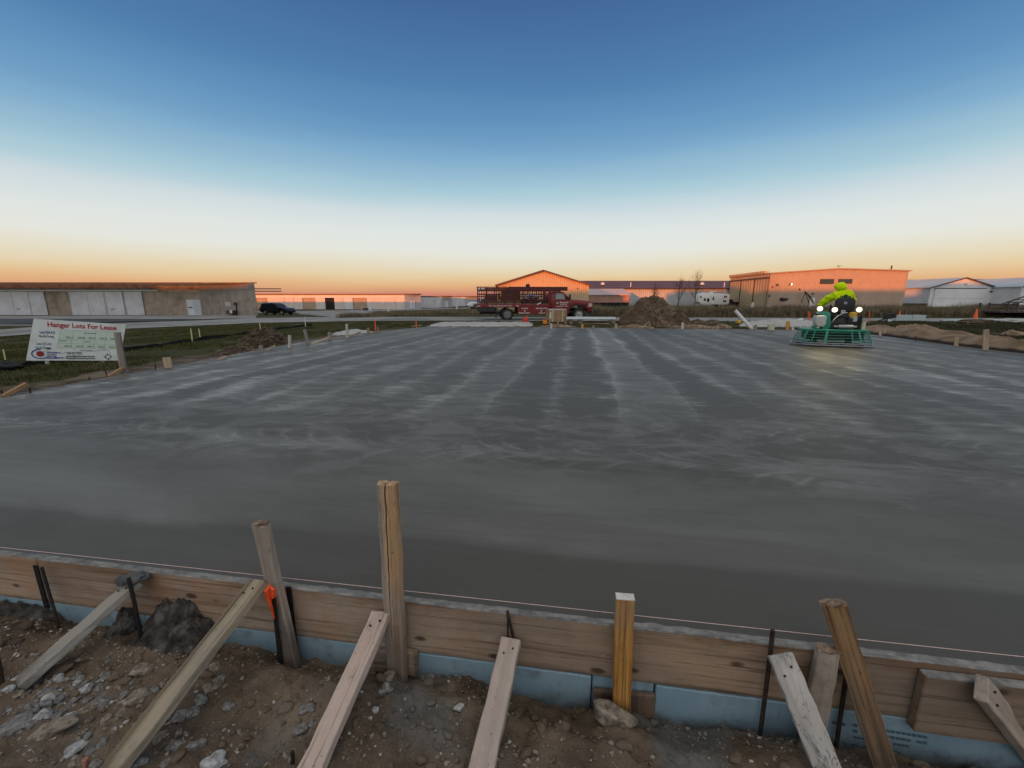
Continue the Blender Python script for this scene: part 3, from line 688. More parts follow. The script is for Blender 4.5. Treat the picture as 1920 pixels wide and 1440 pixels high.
# tall split post
a, b = FP(727, 906, .035), FP(746, 1262, .06); b = b+(b-a)*.2; SO = (b-a).length/6
def split_mat():
    m = MT('split_timber'); fine = m.noise(scale=1.5, detail=9, rough=.7, stretch=(30, 30, 1.2)); big = m.noise(scale=1, detail=3, stretch=(8, 8, .5), dist=.6)
    n = m.noise(scale=8, detail=8, rough=.7)
    col = m.mix((fine*.7+((big*13).sin()*.5+.5)*.35).ss(.2, .9), (.27, .20, .145), (.50, .385, .29))
    topw = (m.z-SO+(n-.5)*.2).ss(.36, .58)*(m.x*-1+(n-.5)*.05).ss(-.024, -.008); col = m.mix(topw*.65, col, (.55, .33, .15))
    gr = (m.x+(n-.5)*.04).ss(.012, .03); col = m.mix(gr*.7, col, (.30, .27, .235))
    ck = (m.x*-1+.006+(m.noise(m.vec(0.0, 0.0, m.z*9), 1.0, 4)-.5)*.018-(m.z-SO)*.012+.004).abs()
    wid = (m.z-SO).lin(.15, .75, .0005, .0024); crack = ((ck-wid)*-1).ss(-.0015, .0005)*(m.z-SO).ss(.18, .24); col = m.mix(crack, col, (.03, .018, .01))
    low = (m.z*-1+SO+(n-.5)*.16).ss(-.26, -.12); col = m.mix(low*.5, col, (.09, .075, .062))
    stv = m.noise(scale=1.0, detail=7, rough=.7, stretch=(60, 60, .9), off=(3, 5, 1)).ss(.50, .66); col = m.mix(stv*.75, col, (.13, .085, .055))
    pt = m.noise(scale=11, detail=9, rough=.75, off=(1, 8, 4)).ss(.56, .70); col = m.mix(pt*.6, col, (.16, .13, .105))
    sp_ = m.noise(scale=55, detail=3).ss(.66, .71); col = m.mix(sp_*.7, col, (.06, .045, .035))
    return m.set(col, .85, fine*.6-crack*1.5, .6, .006, spec=.2)
pst = tag(plank('wooden_post', b, a, .088, .046, split_mat(), N2+Vector((-.16, 0, 0)), chop1=-.006, rough=.003, bev=.005, segs=16), 'tall tan post split down its length, standing in front of the form', 'post')
tp = MB()
for k in range(9): 
    x = -.030+k*.0075; hgt = random.uniform(.004, .016)
    tp.box((x*1.2, random.uniform(-.006, .006), (a-b).length+hgt/2-.003), (.0082, .036, hgt), None, .6)
tp.build('splintered_top', wood('raw_splinter', (.60, .44, .28), (.40, .25, .13), 12), pst)
# clean orange tinted stake
a, b = FP(1172, 1119, .03), FP(1165, 1320, .045); b = b+(b-a)*.3
st3 = tag(plank('wooden_stake', b, a, .075, .040, wood('amber_timber', (.56, .30, .085), (.38, .17, .04), 21, .55, .35, .12, (.25, .11, .03), mud=.14), N2+Vector((.02, 0, 0)), rough=.0008, bev=.003), 'clean upright stake with an orange tint and a pale cut top', 'stake')
MB().bx(-.0375, .0375, -.020, .020, (a-b).length-.001, (a-b).length+.0025).build('cut_top', mnoise_mat('pale_endgrain', (.50, .47, .42), (.72, .69, .63), 25, .9, .3, .004), st3)
# leaning brown stake
a, b = FP(1562, 1130, .02), FP(1655, 1425, .13); b = b+(b-a)*.2
tag(plank('wooden_stake', b, a, .078, .040, wood('brown_timber', (.34, .20, .095), (.19, .105, .048), 31, .75, .5, .45, (.10, .07, .045), mud=.2), N2+Vector((-.42, 0, .15)), chop1=.004, rough=.002, bev=.003), 'tall brown stake leaning left over the slab near the right corner', 'stake')
a, b = FP(1552, 1216, .045), FP(1528, 1352, .06); b = b+(b-a)*.8
tag(plank('wooden_stake', b, a, .074, .040, wood('short_stake_timber', (.40, .33, .26), (.24, .19, .145), 41, .8, .8, .6, mud=.2), N2+Vector((-.25, 0, .1)), chop1=-.004, rough=.003, bev=.004), 'short chipped stake leaning right behind the marble grained brace', 'stake')
# braces
def brace(p0, px_, mat, label, wd=.089, th=.038, up=Vector((0, 0, 1)), **k):
    p1 = DP(*px_)+Vector((0, 0, .012)); return tag(plank('brace', p1, p0, wd, th, mat, up, rough=.0028, bev=.0035, **k), label, 'brace', 'timber braces propping the near form')
z_ = lambda q, z: Vector((q.x, q.y, z))
b1 = brace(FP(258, 1090, .05), (38, 1288), wood('brace_timber', (.44, .42, .37), (.30, .275, .235), 51, .85, .5, .3, (.22, .20, .17), mud=.06), 'grey brace with a wet concrete lump on its upper end, leftmost of the braces', .085, up=Vector((-.1, 0, 1)))
brace(FP(487, 1090, .06), (190, 1480), wood('brace_timber', (.37, .31, .225), (.21, .165, .11), 52, .85, 1.0, .55, (.12, .10, .08), mud=.06), 'weathered brown grey brace leaning on the stake with orange paint', .092, up=Vector((-.15, 0, 1)))
brace(FP(716, 1150, .05), (562, 1500), wood('brace_timber', (.56, .44, .37), (.43, .32, .26), 53, .85, .8, .3, (.30, .23, .19), mud=.06), 'pinkish brace leaning on the tall split post', .089, up=Vector((-.1, 0, 1)))
brace(FP(959, 1200, .025), (892, 1500), wood('brace_timber', (.57, .445, .37), (.43, .325, .265), 54, .85, .9, .3, (.25, .19, .16), mud=.06), 'pale pink brace with dark nail marks, between tall post and orange tinted stake', .089, up=Vector((0, 0, 1)))
brace(FP(1462, 1226, .06), (1572, 1500), wood('brace_timber', (.52, .49, .45), (.36, .335, .305), 55, .85, .6, .25, (.20, .19, .19), marble=True, mud=.06), 'pale grey brace with dark marbled grain, crossing the short chipped stake', .089, up=Vector((-.62, -1.0, 1.15)))
brace(FP(1840, 1290, .088), (1962, 1452), wood('brace_timber', (.50, .395, .31), (.35, .265, .20), 56, .85, .5, .35, (.22, .19, .17), mud=.06), 'tan brace leaning on the splice board at the right edge', .089, up=Vector((-.75, -.9, 1.6)))
# wet concrete lump on the first brace
def lump(name, c, r, mat, seed, label, cat, sub=4, amp=.45, sc=1.6):
    bm = bmesh.new(); bmesh.ops.create_icosphere(bm, subdivisions=sub, radius=1)
    for q in bm.verts:
        n = q.co.copy(); k = 1+amp*mnoise.fractal(n*sc+Vector((seed, seed*2, 0)), .9, 2.1, 5); q.co = Vector((n.x*r[0]*k, n.y*r[1]*k, n.z*r[2]*k))
    me = bpy.data.meshes.new(name); bm.to_mesh(me); bm.free(); me.materials.append(mat)
    for q in me.polygons: q.use_smooth = True
    o = bpy.data.objects.new(name, me); C.objects.link(o); o.location = c; return tag(o, label, cat)
M_wet = mnoise_mat('wet_concrete_lump', (.06, .062, .062), (.15, .155, .155), 18, .7, .7, .012, (.04, .04, .04), 6, 50)
M_mud = mnoise_mat('dark_mud', (.022, .020, .018), (.085, .078, .070), 22, .85, 1.0, .02, (.14, .138, .132), 11, 45)
lump('concrete_lump', FP(247, 1085, .06), (.062, .05, .022), M_wet, 3, 'grey lump of wet concrete stuck on top of the leftmost brace', 'concrete')
def spill(xc, hw, top, out_, label, seed):
    V = []; nu, nd = 90, 60
    for j in range(nd+1):
        for i in range(nu+1):
            u = -1.25+2.5*i/nu; d = .004+out_*1.3*j/nd; x = xc+u*hw; y = ye(x)-d*1.012; q = d/out_
            k = max(0, 1-abs(u)**2.8*(1+.4*fbm(u*2, seed, 1, 3)))*max(0, 1-q**1.4)
            zd = dirt_z(x, y); z = zd-.02+(top-zd+.02)*k**.8*(1+.25*fbm(u*2.5+seed, q*2.5, 3, 4))
            z += (.014*fbm(x*22+seed, y*22, 1, 5)+.010*abs(fbm(x*48, y*48, seed, 4)))*min(1, k*4)
            V.append((x, y+.006*fbm(x*40, z*40, seed), z))
    idx = np.arange((nu+1)*(nd+1)).reshape(nd+1, nu+1); f_ = np.stack([idx[:-1, :-1], idx[:-1, 1:], idx[1:, 1:], idx[1:, :-1]], -1).reshape(-1, 4)
    return tag(npmesh('concrete_spill', V, f_, M_mud, True), label, 'concrete')
spill(FP(326, 1165, .05).x, .215, FP(318, 1134, .03).z, .20, 'dark mound of spilled wet concrete against the form between the two leftmost braces', 3)
spill(FP(226, 1160, .05).x, .07, FP(226, 1146, .03).z, .13, 'smaller dark clump of wet concrete behind the leftmost brace', 8)
spill(FP(25, 1150, .04).x, .30, FP(60, 1136, .01).z, .07, 'thin grey spill of concrete over the foam at the left edge', 14)
# steel pins and bars
M_rust = mnoise_mat('rusty_steel', (.022, .016, .013), (.075, .05, .036), 30, .8, .5, .003, (.03, .028, .027), 10, 90, .4, .4)
M_blk = mnoise_mat('black_steel', (.008, .008, .008), (.025, .024, .023), 30, .7, .4, .003, None, 1, 90, .4, .3)
def pin(pts, r_, label, mat=M_rust, name='steel_pin', cat='pin', cap=None):
    o = tag(MB().tube(pts, r_, 8).build(name, mat, smooth=True), label, cat); return o
pin([FP(78, 1063, .03), FP(101, 1142, .06), FP(112, 1180, .07)], .007, 'rusty pin in front of the black strap at the left end of the form')
tag(plank('steel_strap', FP(88, 1140, .004), FP(66, 1060, .004), .030, .006, M_blk, N2, rough=.0005, bev=.001), 'black steel strap over the board joint near the left edge', 'strap')
pin([FP(241, 1083, .10), FP(252, 1130, .12), FP(270, 1225, .135)], .0085, 'black pin rising through the leftmost brace', M_blk)
tag(plank('steel_strap', FP(559, 1262, .008), FP(541, 1100, .004), .026, .007, M_blk, N2, rough=.0005, bev=.001), 'tall black flat bar behind the stake with orange paint', 'strap')
tag(plank('steel_strap', FP(531, 1290, .10), FP(513, 1120, .10), .022, .006, M_blk, N2, rough=.0005, bev=.001), 'black strip standing for the shadowy area left of the stake with orange paint', 'strap')  # black strip put in for the shade left of the stake
pin([FP(951, 1145, .004), FP(954, 1160, .02), FP(962, 1195, .012)], .007, 'bent rusty pin over the board joint above the fourth brace')
pin([FP(1449, 1182, .02), FP(1440, 1262, .035), FP(1419, 1425, .06)], .0085, 'ribbed rusty bar rising above the form beside the marbled brace', name='steel_bar', cat='bar')
pin([FP(1587, 1265, .02), FP(1566, 1412, .03)], .008, 'short rusty bar behind the foot of the leaning brown stake', name='steel_bar', cat='bar')
q0 = P(4, 1300, -.30)
sb = pin([(q0.x, q0.y, -.36), (q0.x+.004, q0.y+.01, -.20), (q0.x+.006, q0.y+.012, -.10)], .009, 'rusty bar with a flattened pale head at the left edge', name='steel_bar', cat='bar')
MB().lathe([(.006, 0), (.016, .002), (.017, .008), (.010, .012)], (q0.x+.006, q0.y+.012, -.102), 12).build('flat_head', mnoise_mat('pale_cap', (.35, .34, .28), (.55, .53, .45), 30, .8, 0), sb, True)
q0 = DP(548, 1432); pin([q0+Vector((0, 0, -.05)), q0+Vector((.004, .003, .052))], .007, 'short stub of bar poking up left of the third brace', name='steel_bar', cat='bar')
q0 = DP(160, 1440); tag(plank('wooden_peg', q0+Vector((0, 0, -.05)), q0+Vector((.004, .004, .038)), .016, .016, wood('red_peg', (.42, .19, .13), (.25, .11, .08), 61), N2), 'short reddish peg broken off in the dirt at the bottom left', 'peg')
# hammered tops of the driven stakes, nails in the braces
M_mash = mnoise_mat('bruised_endgrain', (.17, .12, .08), (.36, .27, .19), 40, .95, .9, .006, (.09, .065, .05), 14, 90)
for so in [o_ for o_ in C.objects if o_.name.startswith('wooden_stake') and o_.get('label', '').split()[0] in ('grey', 'tall', 'short')]:
    if not so.get('label').startswith(('grey leaning', 'tall brown', 'short chipped')): continue
    zt_ = max(v_.co.z for v_ in so.data.vertices)
    mt_ = lump('mashed_top', (0, 0, zt_-.004), (.040, .022, .011), M_mash, len(so.name)+zt_*9, None, None, 4, .35, 2.2); mt_.parent = so
for so in [o_ for o_ in C.objects if o_.name.startswith('brace')]:
    zt_ = max(v_.co.z for v_ in so.data.vertices); yt_ = max(v_.co.y for v_ in so.data.vertices)
    for (x_, dz_) in ((-.018, .045), (.016, .07)):
        n_ = MB().cyl((x_, yt_-.004, zt_-dz_), (x_, yt_+.0025, zt_-dz_), .0042, n=8).build('nail', M_blk, so)
# short blocks behind the stakes
def blk(px0, px1, py0, py1, off, th, mat, label):
    a, b = FP((px0+px1)/2, py1, off), FP((px0+px1)/2, py0, off); wd = (FP(px1, (py0+py1)/2, off)-FP(px0, (py0+py1)/2, off)).length
    return tag(plank('wood_block', a, b, wd, th, mat, N2, rough=.002, bev=.004), label, 'block')
blk(762, 783, 1220, 1262, .02, .03, wood('block_timber', (.30, .23, .17), (.18, .13, .09), 71), 'short wood block right of the tall split post')
blk(700, 730, 1216, 1258, .012, .02, wood('block_timber', (.27, .21, .165), (.16, .12, .09), 72), 'short wood block behind the left side of the tall split post')
blk(1112, 1226, 1296, 1360, .008, .02, wood('block_timber', (.17, .115, .085), (.09, .06, .045), 73), 'dark wide wood block behind the orange tinted stake')
# string line
a, b = P(-120, 1012, .022), P(2040, 1242, .022); a, b = a+(a-b)*.6, b+(b-a)*.9
tag(MB().tube([a.lerp(b, t/12)-Vector((0, 0, .006*math.sin(math.pi*t/12))) for t in range(13)], .0013, 6).build('string_line', mnoise_mat('pink_string', (.62, .42, .38), (.80, .62, .56), 60, .8, 0)), 'thin pinkish mason string stretched above the near edge of the slab', 'string')
# nail
tag(MB().cyl(FP(1141, 1228, .0), FP(1132, 1229, .03), .0016, n=6).build('nail', mnoise_mat('bright_nail', (.5, .5, .5), (.7, .7, .7), 30, .4, 0, metal=.8)), 'bright nail sticking out of the form left of the orange tinted stake', 'nail')
# ================================================================== around the slab
# forms along the other three sides
EDGE = [Vector((x, y, 0)) for x, y in SLAB]
M_fb = fwood(8, light=(.44, .36, .28), dark=(.28, .22, .17))
def edge_form(i0, i1, lab):
    k = 0
    for i in range(i0, i1):
        a, b = EDGE[i], EDGE[i+1]; t = (b-a).normalized(); n = Vector((-t.y, t.x, 0)); c = Vector((3, 11, 0))
        if n.dot(c-a) > 0: n = -n
        mid = (-.07)
        e = n*.020+Vector((0, 0, mid))
        tag(plank('form_board', a+e+t*.003, b+e-t*.003, .15, .036, M_fb, n, rough=.001, bev=.003), lab[k], 'form board', 'form boards round the far sides of the slab'); k += 1
edge_form(1, 8, ['form board on the left side of the slab nearest the camera', 'pale topped form board under the fallen timber by the lease sign',
                 'form board on the left side of the slab beside the square topped stake', 'form board on the left side of the slab in front of the left soil heap',
                 'form board on the left side of the slab past the left soil heap', 'form board on the left side of the slab by the white gravel heap', 'short form board at the far left by the orange laths'])
edge_form(8, 12, ['short form board at the far left corner of the slab', 'form board on the far side of the slab in front of the gravel bed', 'form board on the far side of the slab in front of the big soil pile',
                  'form board on the far side of the slab behind the power trowel'])
edge_form(12, 17, ['short form board on the right side of the slab at the far corner', 'form board on the right side of the slab just past the power trowel', 'form board on the right side of the slab by the two stakes', 'form board on the right side of the slab below the tan boulder', 'form board on the right side of the slab running out of the photo'])
def W3(c, d, s): return wood('stake_timber', c, d, s, .85, .4, .3, (.13, .11, .09))
wd_ = {'gray': W3((.36, .33, .295), (.22, .195, .17), 81), 'tan': W3((.46, .36, .25), (.30, .22, .145), 82), 'light': W3((.50, .47, .42), (.34, .31, .27), 83),
       'orange': W3((.58, .32, .09), (.42, .2, .05), 84), 'white': W3((.72, .70, .66), (.52, .50, .47), 85), 'brown': W3((.34, .22, .12), (.20, .125, .065), 86), 'yellow': W3((.66, .58, .30), (.48, .41, .20), 87), 'pink': W3((.50, .34, .25), (.36, .23, .16), 88)}
M_flag = paint('orange_paint', (.85, .12, .03), .6, .2, 9)
def post(name, bx, by, tx, ty, wpx, col, label, z=0., cat='stake', sunk=.12, th=.038, dY=0, mat=None):
    b = P(bx, by, z) if z is not None else G(bx, by)
    t = D(tx, ty, b.y+dY); wd = wpx/F*(b.y*cp-(b.z-H)*sp)*.92
    d = (b-t).normalized()
    return tag(plank(name, b+d*sunk, t, wd, min(th, wd), mat or wd_[col], Vector((-.25*b.x/max(1, b.y)-.05, -1, 0)), rough=.002, bev=.003, segs=5), label, cat)
post('wooden_stake', 233, 701, 219.5, 623, 11, 'gray', 'tall weathered stake leaning in front of the lease sign', .0, th=.04)
post('wooden_stake', 316, 689, 312, 670, 14, 'tan', 'short wide tan board end standing on the left slab edge')
post('wooden_stake', 490, 661, 489.5, 647, 7, 'gray', 'short grey stake before the left soil heap')
post('wooden_stake', 543.5, 652, 543, 628.5, 6, 'light', 'pale upright stake at the right end of the left soil heap')
post('wooden_stake', 578, 645, 571, 617.5, 5.5, 'gray', 'thin stake tilted left on the left slab edge, beyond the soil heap')
post('wooden_stake', 619.5, 638, 618, 622.5, 7, 'gray', 'stubby grey stake holding up a slanting board beside the white gravel')
post('wooden_stake', 651.5, 634, 650, 607.5, 4.6, 'light', 'tallest pale stake in front of the white gravel heap')
post('wooden_stake', 691.5, 625, 689.5, 614.5, 5, 'brown', 'short brown stake right of the white gravel heap')
post('wooden_stake', 709, 623, 708, 613, 2.6, 'gray', 'thin short stake right of the orange lath')
post('survey_lath', 704.5, 622.5, 702.8, 600.5, 2.4, 'orange', 'orange painted lath right of the white gravel heap', cat='lath', mat=M_flag, th=.01)
post('survey_lath', 781, 612.5, 780, 602.5, 2.2, 'orange', 'short orange painted lath near the far left slab corner', cat='lath', mat=M_flag, th=.01)
for a in [(13, 690, 6, 655, 2.6, 'yellow', 'pale yellow lath at the left edge, beyond the lease sign'), (361, 641, 357.5, 616, 2.2, 'yellow', 'pale yellow lath beside the silt fence, left one of the close pair'),
          (376, 637, 372.5, 616, 2.0, 'yellow', 'pale yellow lath beside the silt fence, right one of the close pair'), (489, 622, 486.5, 606, 1.6, 'yellow', 'pale lath standing behind the left soil heap'),
          (573, 613, 571.5, 594, 1.7, 'white', 'whitish lath by the end of the silt fence')]:
    post('survey_lath', *a[:6], a[6], None, 'lath', th=.01)
for a in [(168.5, 713, 167, 707, 'in front of the lease sign'), (200.5, 704, 197, 695, 'under the right end of the lease sign'), (291.5, 693, 291, 682, 'left of the short wide board end'), (57, 736, 55.5, 727, 'beside the fallen timber at the left edge'), (5, 742, 2, 731, 'at the far left edge of the photo')]:
    b = P(a[0], a[1], .0); t = D(a[2], a[3], b.y)
    tag(MB().cyl(b-(t-b)*.6, t, .011, n=7).build('steel_pin', M_rust, smooth=True), 'rusty pin on the left slab edge '+a[4], 'pin')
def timber(x0, y0, x1, y1, z0, z1, wd, th, col, label, name='loose_timber'):
    a = P(x0, y0, z0); b = D(x1, y1, a.y+.25); return tag(plank(name, a, b, wd, th, wd_[col], Vector((0, -.3, 1)), bev=.003), label, 'timber')
timber(4, 744, 50, 719, .0, .1, .07, .05, 'brown', 'reddish tan timber lying against the form at the left edge')
timber(203, 706, 231, 690, .0, .1, .07, .05, 'brown', 'tan timber end behind the foot of the tall weathered stake')
timber(410, 675, 424, 668, .0, .1, .07, .03, 'pink', 'small pinkish wood scrap on the edge left of the left soil heap')
timber(501, 657, 516, 648, .0, .1, .04, .03, 'tan', 'thin tan stick between two stakes by the left soil heap')
timber(585, 645, 618, 632, .0, .1, .09, .03, 'tan', 'long tan board sloping up to the stubby stake by the white gravel')
timber(653, 632, 676, 622.5, .0, .1, .07, .03, 'brown', 'brown board sloping up across the white gravel heap')
timber(772, 612, 790, 610.5, .0, .1, .05, .03, 'tan', 'thin stick lying on the far left corner of the slab')
# far side
for a in [(1034, 616, 1034, 606.5, 3.6, 'white', 'pale stake in front of the pallet crate'), (1092, 616.3, 1092, 607.3, 4.6, 'orange', 'stubby orange stake right of the pallet crate'),
          (1112.8, 616.5, 1112.5, 610.2, 4, 'gray', 'low grey stake between two tan stakes on the far side'), (1155, 616.5, 1155, 606.8, 4.4, 'tan', 'tan stake at the left foot of the big soil pile'),
          (1218, 617, 1218, 602.5, 3.8, 'brown', 'brown stake in front of the middle of the big soil pile'), (1280, 617, 1280, 605, 4.2, 'white', 'white topped stake at the right foot of the big soil pile'),
          (1346, 617.5, 1346, 611.5, 5, 'pink', 'low pinkish stake in front of the tan soil bank'), (1416, 617.6, 1416, 609.5, 6, 'gray', 'low grey stake at the foot of the white leaning pipe'),
          (1477, 618, 1477, 602.2, 7, 'orange', 'orange stake left of the power trowel'), (1486.5, 618, 1486.5, 613.8, 5, 'white', 'little white block end between the orange stake and the power trowel')]:
    post('wooden_stake', *a, z=0.)
post('wooden_stick', 1207, 612.5, 1217, 602.5, 1.6, 'tan', 'thin slanting stick touching the brown stake by the big soil pile', 0., 'stick', .02, .02)
for a in [(1650.5, 629, 1651, 622, 4, 'light', 'low pale stake just right of the power trowel'), (1657.5, 627, 1659.5, 614, 4.2, 'tan', 'slightly tilted tan stake just right of the power trowel'),
          (1792.5, 647.5, 1793.5, 633, 6.2, 'tan', 'short tan stake on the right slab edge'), (1847.5, 656, 1849, 618, 9, 'tan', 'tall tan stake on the right slab edge')]:
    post('wooden_stake', *a, z=0.)
b = P(1717, 640, 0); tag(MB().cyl(b-Vector((0, 0, .1)), D(1717, 630, b.y), .010, n=7).build('steel_pin', M_rust, smooth=True), 'thin rusty pin on the right slab edge', 'pin')
b = G(1672, 625); tag(MB().cyl(b, D(1683, 606, b.y), .014, n=7).build('steel_bar', M_rust, smooth=True), 'dark bar leaning in the sandy bank right of the power trowel', 'bar')

# soil heaps: rough-surfaced mounds
def heap(name, px0, px1, pyb, pyt, depth, mat, label, cat, seed=0, rough=.16, n=70, prof=1.0, skew=0, zb=None, kind=None, peak=1.15, flat=0):
    pm = (px0+px1)/2; f0 = G(pm, pyb) if zb is None else P(pm, pyb, zb); cy = f0.y+depth/2
    c = Vector((D(pm, pyb, cy).x, cy, f0.z)); L2 = (D(px1, pyb, cy).x-D(px0, pyb, cy).x)/2; a = f0; top = D(pm, pyt, cy); hgt = top.z-a.z
    V = []; m = n
    for j in range(m+1):
        for i in range(n+1):
            u, v = (i/n)*2.3-1.15, (j/m)*2.3-1.15
            r_ = math.hypot(u-skew*(1-min(1, math.hypot(u, v))), v)
            rr = r_*(1+.22*fbm(u*1.6+seed, v*1.6, seed, 3)); k = max(0, 1-rr**peak); k = k**prof; k = k if flat <= 0 else min(1, k*(1+flat)) if k*(1+flat) < .8 else .8+.2*(1-math.exp(-(k*(1+flat)-.8)/.2))*.9
            z = hgt*k*(1+.10*fbm(u*2.2+seed, v*2.2, 2, 4))
            z += hgt*rough*.5*(fbm(u*5+seed, v*5, 5, 6))*min(1, k*3)+hgt*rough*.42*abs(fbm(u*11, v*11+seed, 1, 5))*min(1, k*4)
            x, y = c.x+u*L2, c.y+v*depth/2
            V.append((x-c.x, y-c.y, zg(x, y)-c.z+(z if k > 0 else -.10)))
    idx = np.arange((n+1)*(m+1)).reshape(m+1, n+1)
    f_ = np.stack([idx[:-1, :-1], idx[:-1, 1:], idx[1:, 1:], idx[1:, :-1]], -1).reshape(-1, 4)
    o = npmesh(name, V, f_, mat, True); o.location = c
    return tag(o, label, cat, None, kind)
heap('soil_heap', 1161, 1281, 613, 556.5, 4.0, M_pile, 'big brown soil pile beyond the far side of the slab', 'soil pile', 3, .21, 150, .85, -.04, peak=1.15, flat=.12)
heap('soil_heap', 455, 540, 656, 619, 2.0, M_soil, 'dark soil heap on the grass beside the left side of the slab', 'soil pile', 6, .42, 110, .9, peak=1.1, flat=.25)
heap('soil_heap', 395, 480, 670, 651, 1.2, M_soil, 'low spill of dark soil left of the left soil heap', 'soil pile', 8, .4, 50, 1.1)
heap('soil_heap', 1286, 1330, 609, 599, 1.6, M_soil, 'small dark soil heap right of the big soil pile', 'soil pile', 9, .3, 40)
heap('soil_heap', 1318, 1350, 609, 600, 1.6, M_soil, 'second small dark soil heap by the road', 'soil pile', 10, .3, 40)
heap('soil_heap', 1335, 1372, 616.5, 607, 1.0, M_tan, 'low tan mound behind the far side of the slab, left of the white pipe', 'soil pile', 11, .3, 40)
heap('soil_heap', 1250, 1345, 616.8, 608.5, 1.2, M_tan, 'long low tan ridge behind the far side of the slab', 'soil pile', 12, .35, 60, .7)
heap('soil_heap', 1150, 1225, 616.3, 609, 1.0, M_tan, 'low tan ridge at the left foot of the big soil pile', 'soil pile', 13, .35, 50, .7)
heap('soil_heap', 1012, 1080, 616, 608, 1.1, M_tan, 'low tan ridge below the pallet crate', 'soil pile', 14, .35, 50, .7)
heap('soil_heap', 640, 760, 645, 640, .1, M_tan, None, None, 15, .35, 8) if False else None
M_grav = mnoise_mat('white_gravel', (.26, .26, .255), (.62, .62, .61), 26, .9, 1.0, .03, (.34, .33, .31), 3, 34)
heap('gravel_heap', 622, 708, 630.5, 617.5, 2.2, M_grav, 'white gravel heap beside the left side of the slab', 'gravel', 21, .25, 70, .8, kind=None)
heap('gravel_heap', 1390, 1550, 614.5, 598, 2.4, M_grav, 'low grey gravel heap left of the power trowel', 'gravel', 22, .2, 80, .7)
def clods(n, name, label, px0, px1, py0, py1, rmin, rmax, mat, over):
    from mathutils.bvhtree import BVHTree
    bpy.context.view_layer.update(); tr_ = []
    for o_ in over: tr_.append((o_.location.copy(), BVHTree.FromPolygons([v_.co[:] for v_ in o_.data.vertices], [p_.vertices[:] for p_ in o_.data.polygons])))
    pts_ = []; org = Vector((0, 0, H))
    for _ in range(n*3):
        px, py = random.uniform(px0, px1), random.uniform(py0, py1); x_, fy_, uz_ = ray(px, py); best = None
        for lc, bt in tr_:
            hit = bt.ray_cast(org-lc, Vector((x_, fy_, uz_)))
            if hit[0] is not None and hit[1].z > -.9 and (best is None or hit[3] < best[1]): best = (hit[0]+lc, hit[3])
        if best and best[0].z > zg(best[0].x, best[0].y)+.02: pts_.append(tuple(best[0]))
        if len(pts_) >= n: break
    return tag(grit(name, pts_, rmin, rmax, mat, 9, 2, .30), label, 'dirt')
hp = [o_ for o_ in C.objects if o_.name.startswith('soil_heap')]
clods(1000, 'soil_clods', 'loose clods of brown earth over the big soil pile', 1150, 1294, 556, 614, .015, .075, M_pile, hp[:1])
clods(700, 'soil_clods', 'loose clods of dark earth over the left soil heap', 395, 562, 615, 668, .012, .07, M_soil, hp[1:3])
clods(500, 'soil_clods', 'loose tan clods over the low tan mounds beyond the slab', 1000, 1380, 604, 618, .012, .06, M_tan, hp[5:9])
# gravel bed beyond the far left corner of the slab
gb = [G(800, 612.6), G(1000, 612.2), G(1000, 604.6), G(820, 604.8)]
V = []
for j in range(13):
    for i in range(61):
        q = gb[0].lerp(gb[1], i/60).lerp(gb[3].lerp(gb[2], i/60), j/12); e = min(i, 60-i, j*3, (12-j)*3)
        V.append((q.x+.15*fbm(i, j, 1), q.y+.15*fbm(i, j, 2), zg(q.x, q.y)+.09*min(1, e/4)+.04*fbm(q.x*3, q.y*3, 1, 4)-.01))
idx = np.arange(61*13).reshape(13, 61); f_ = np.stack([idx[:-1, :-1], idx[:-1, 1:], idx[1:, 1:], idx[1:, :-1]], -1).reshape(-1, 4)
tag(npmesh('gravel_bed', V, f_, M_grav, True), 'white gravel bed beyond the far left corner of the slab', 'gravel', None, 'stuff')
# bare soil verge round the slab and the sandy bank on the right
def verge(name, pts, wd, mat, hf, nseg=12, lip=.0):
    V = []; n = 0; m = 10
    L_ = [0]; 
    for a, b in zip(pts, pts[1:]): L_.append(L_[-1]+(b-a).length)
    steps = int(L_[-1]/.16)
    for i in range(steps+1):
        s_ = L_[-1]*i/steps; k = max(j for j in range(len(pts)-1) if L_[j] <= s_+1e-9); t_ = (s_-L_[k])/(L_[k+1]-L_[k])
        a, b = pts[k], pts[k+1]; q = a.lerp(b, t_); d = (b-a).normalized(); nn = Vector((-d.y, d.x, 0))
        if nn.dot(Vector((3, 11, 0))-q) > 0: nn = -nn
        for j in range(m+1):
            e = j/m; r_ = q+nn*(.05+wd*e*(1+.35*fbm(s_*.5, e, 3, 3)))
            V.append((r_.x, r_.y, hf(r_.x, r_.y, e, s_)))
    idx = np.arange((steps+1)*(m+1)).reshape(steps+1, m+1); f_ = np.stack([idx[:-1, :-1], idx[:-1, 1:], idx[1:, 1:], idx[1:, :-1]], -1).reshape(-1, 4)
    return tag(npmesh(name, V, f_, mat, True), None, None, None, 'structure')
verge('soil_verge', EDGE[1:10], 1.5, M_soil, lambda x, y, e, s_: zg(x, y)*(.4+.6*e)-.06*(1-e)+.03*(1-e)+(.05*fbm(x*2.5, y*2.5, 1, 5)+.02*fbm(x*9, y*9, 1, 3))*math.sin(math.pi*min(1, e*1.2+.1))+.02*(e < .95)-(.06 if e > .95 else 0))
verge('soil_verge', EDGE[9:13], 1.6, M_soil, lambda x, y, e, s_: zg(x, y)*(.5+.5*e)+(.07*fbm(x*2.2, y*2.2, 1, 5)+.03*fbm(x*8, y*8, 1, 3))+.05*math.sin(math.pi*e)-(.1 if e > .95 else 0)-.12*(1-sst(0, .25, e)))
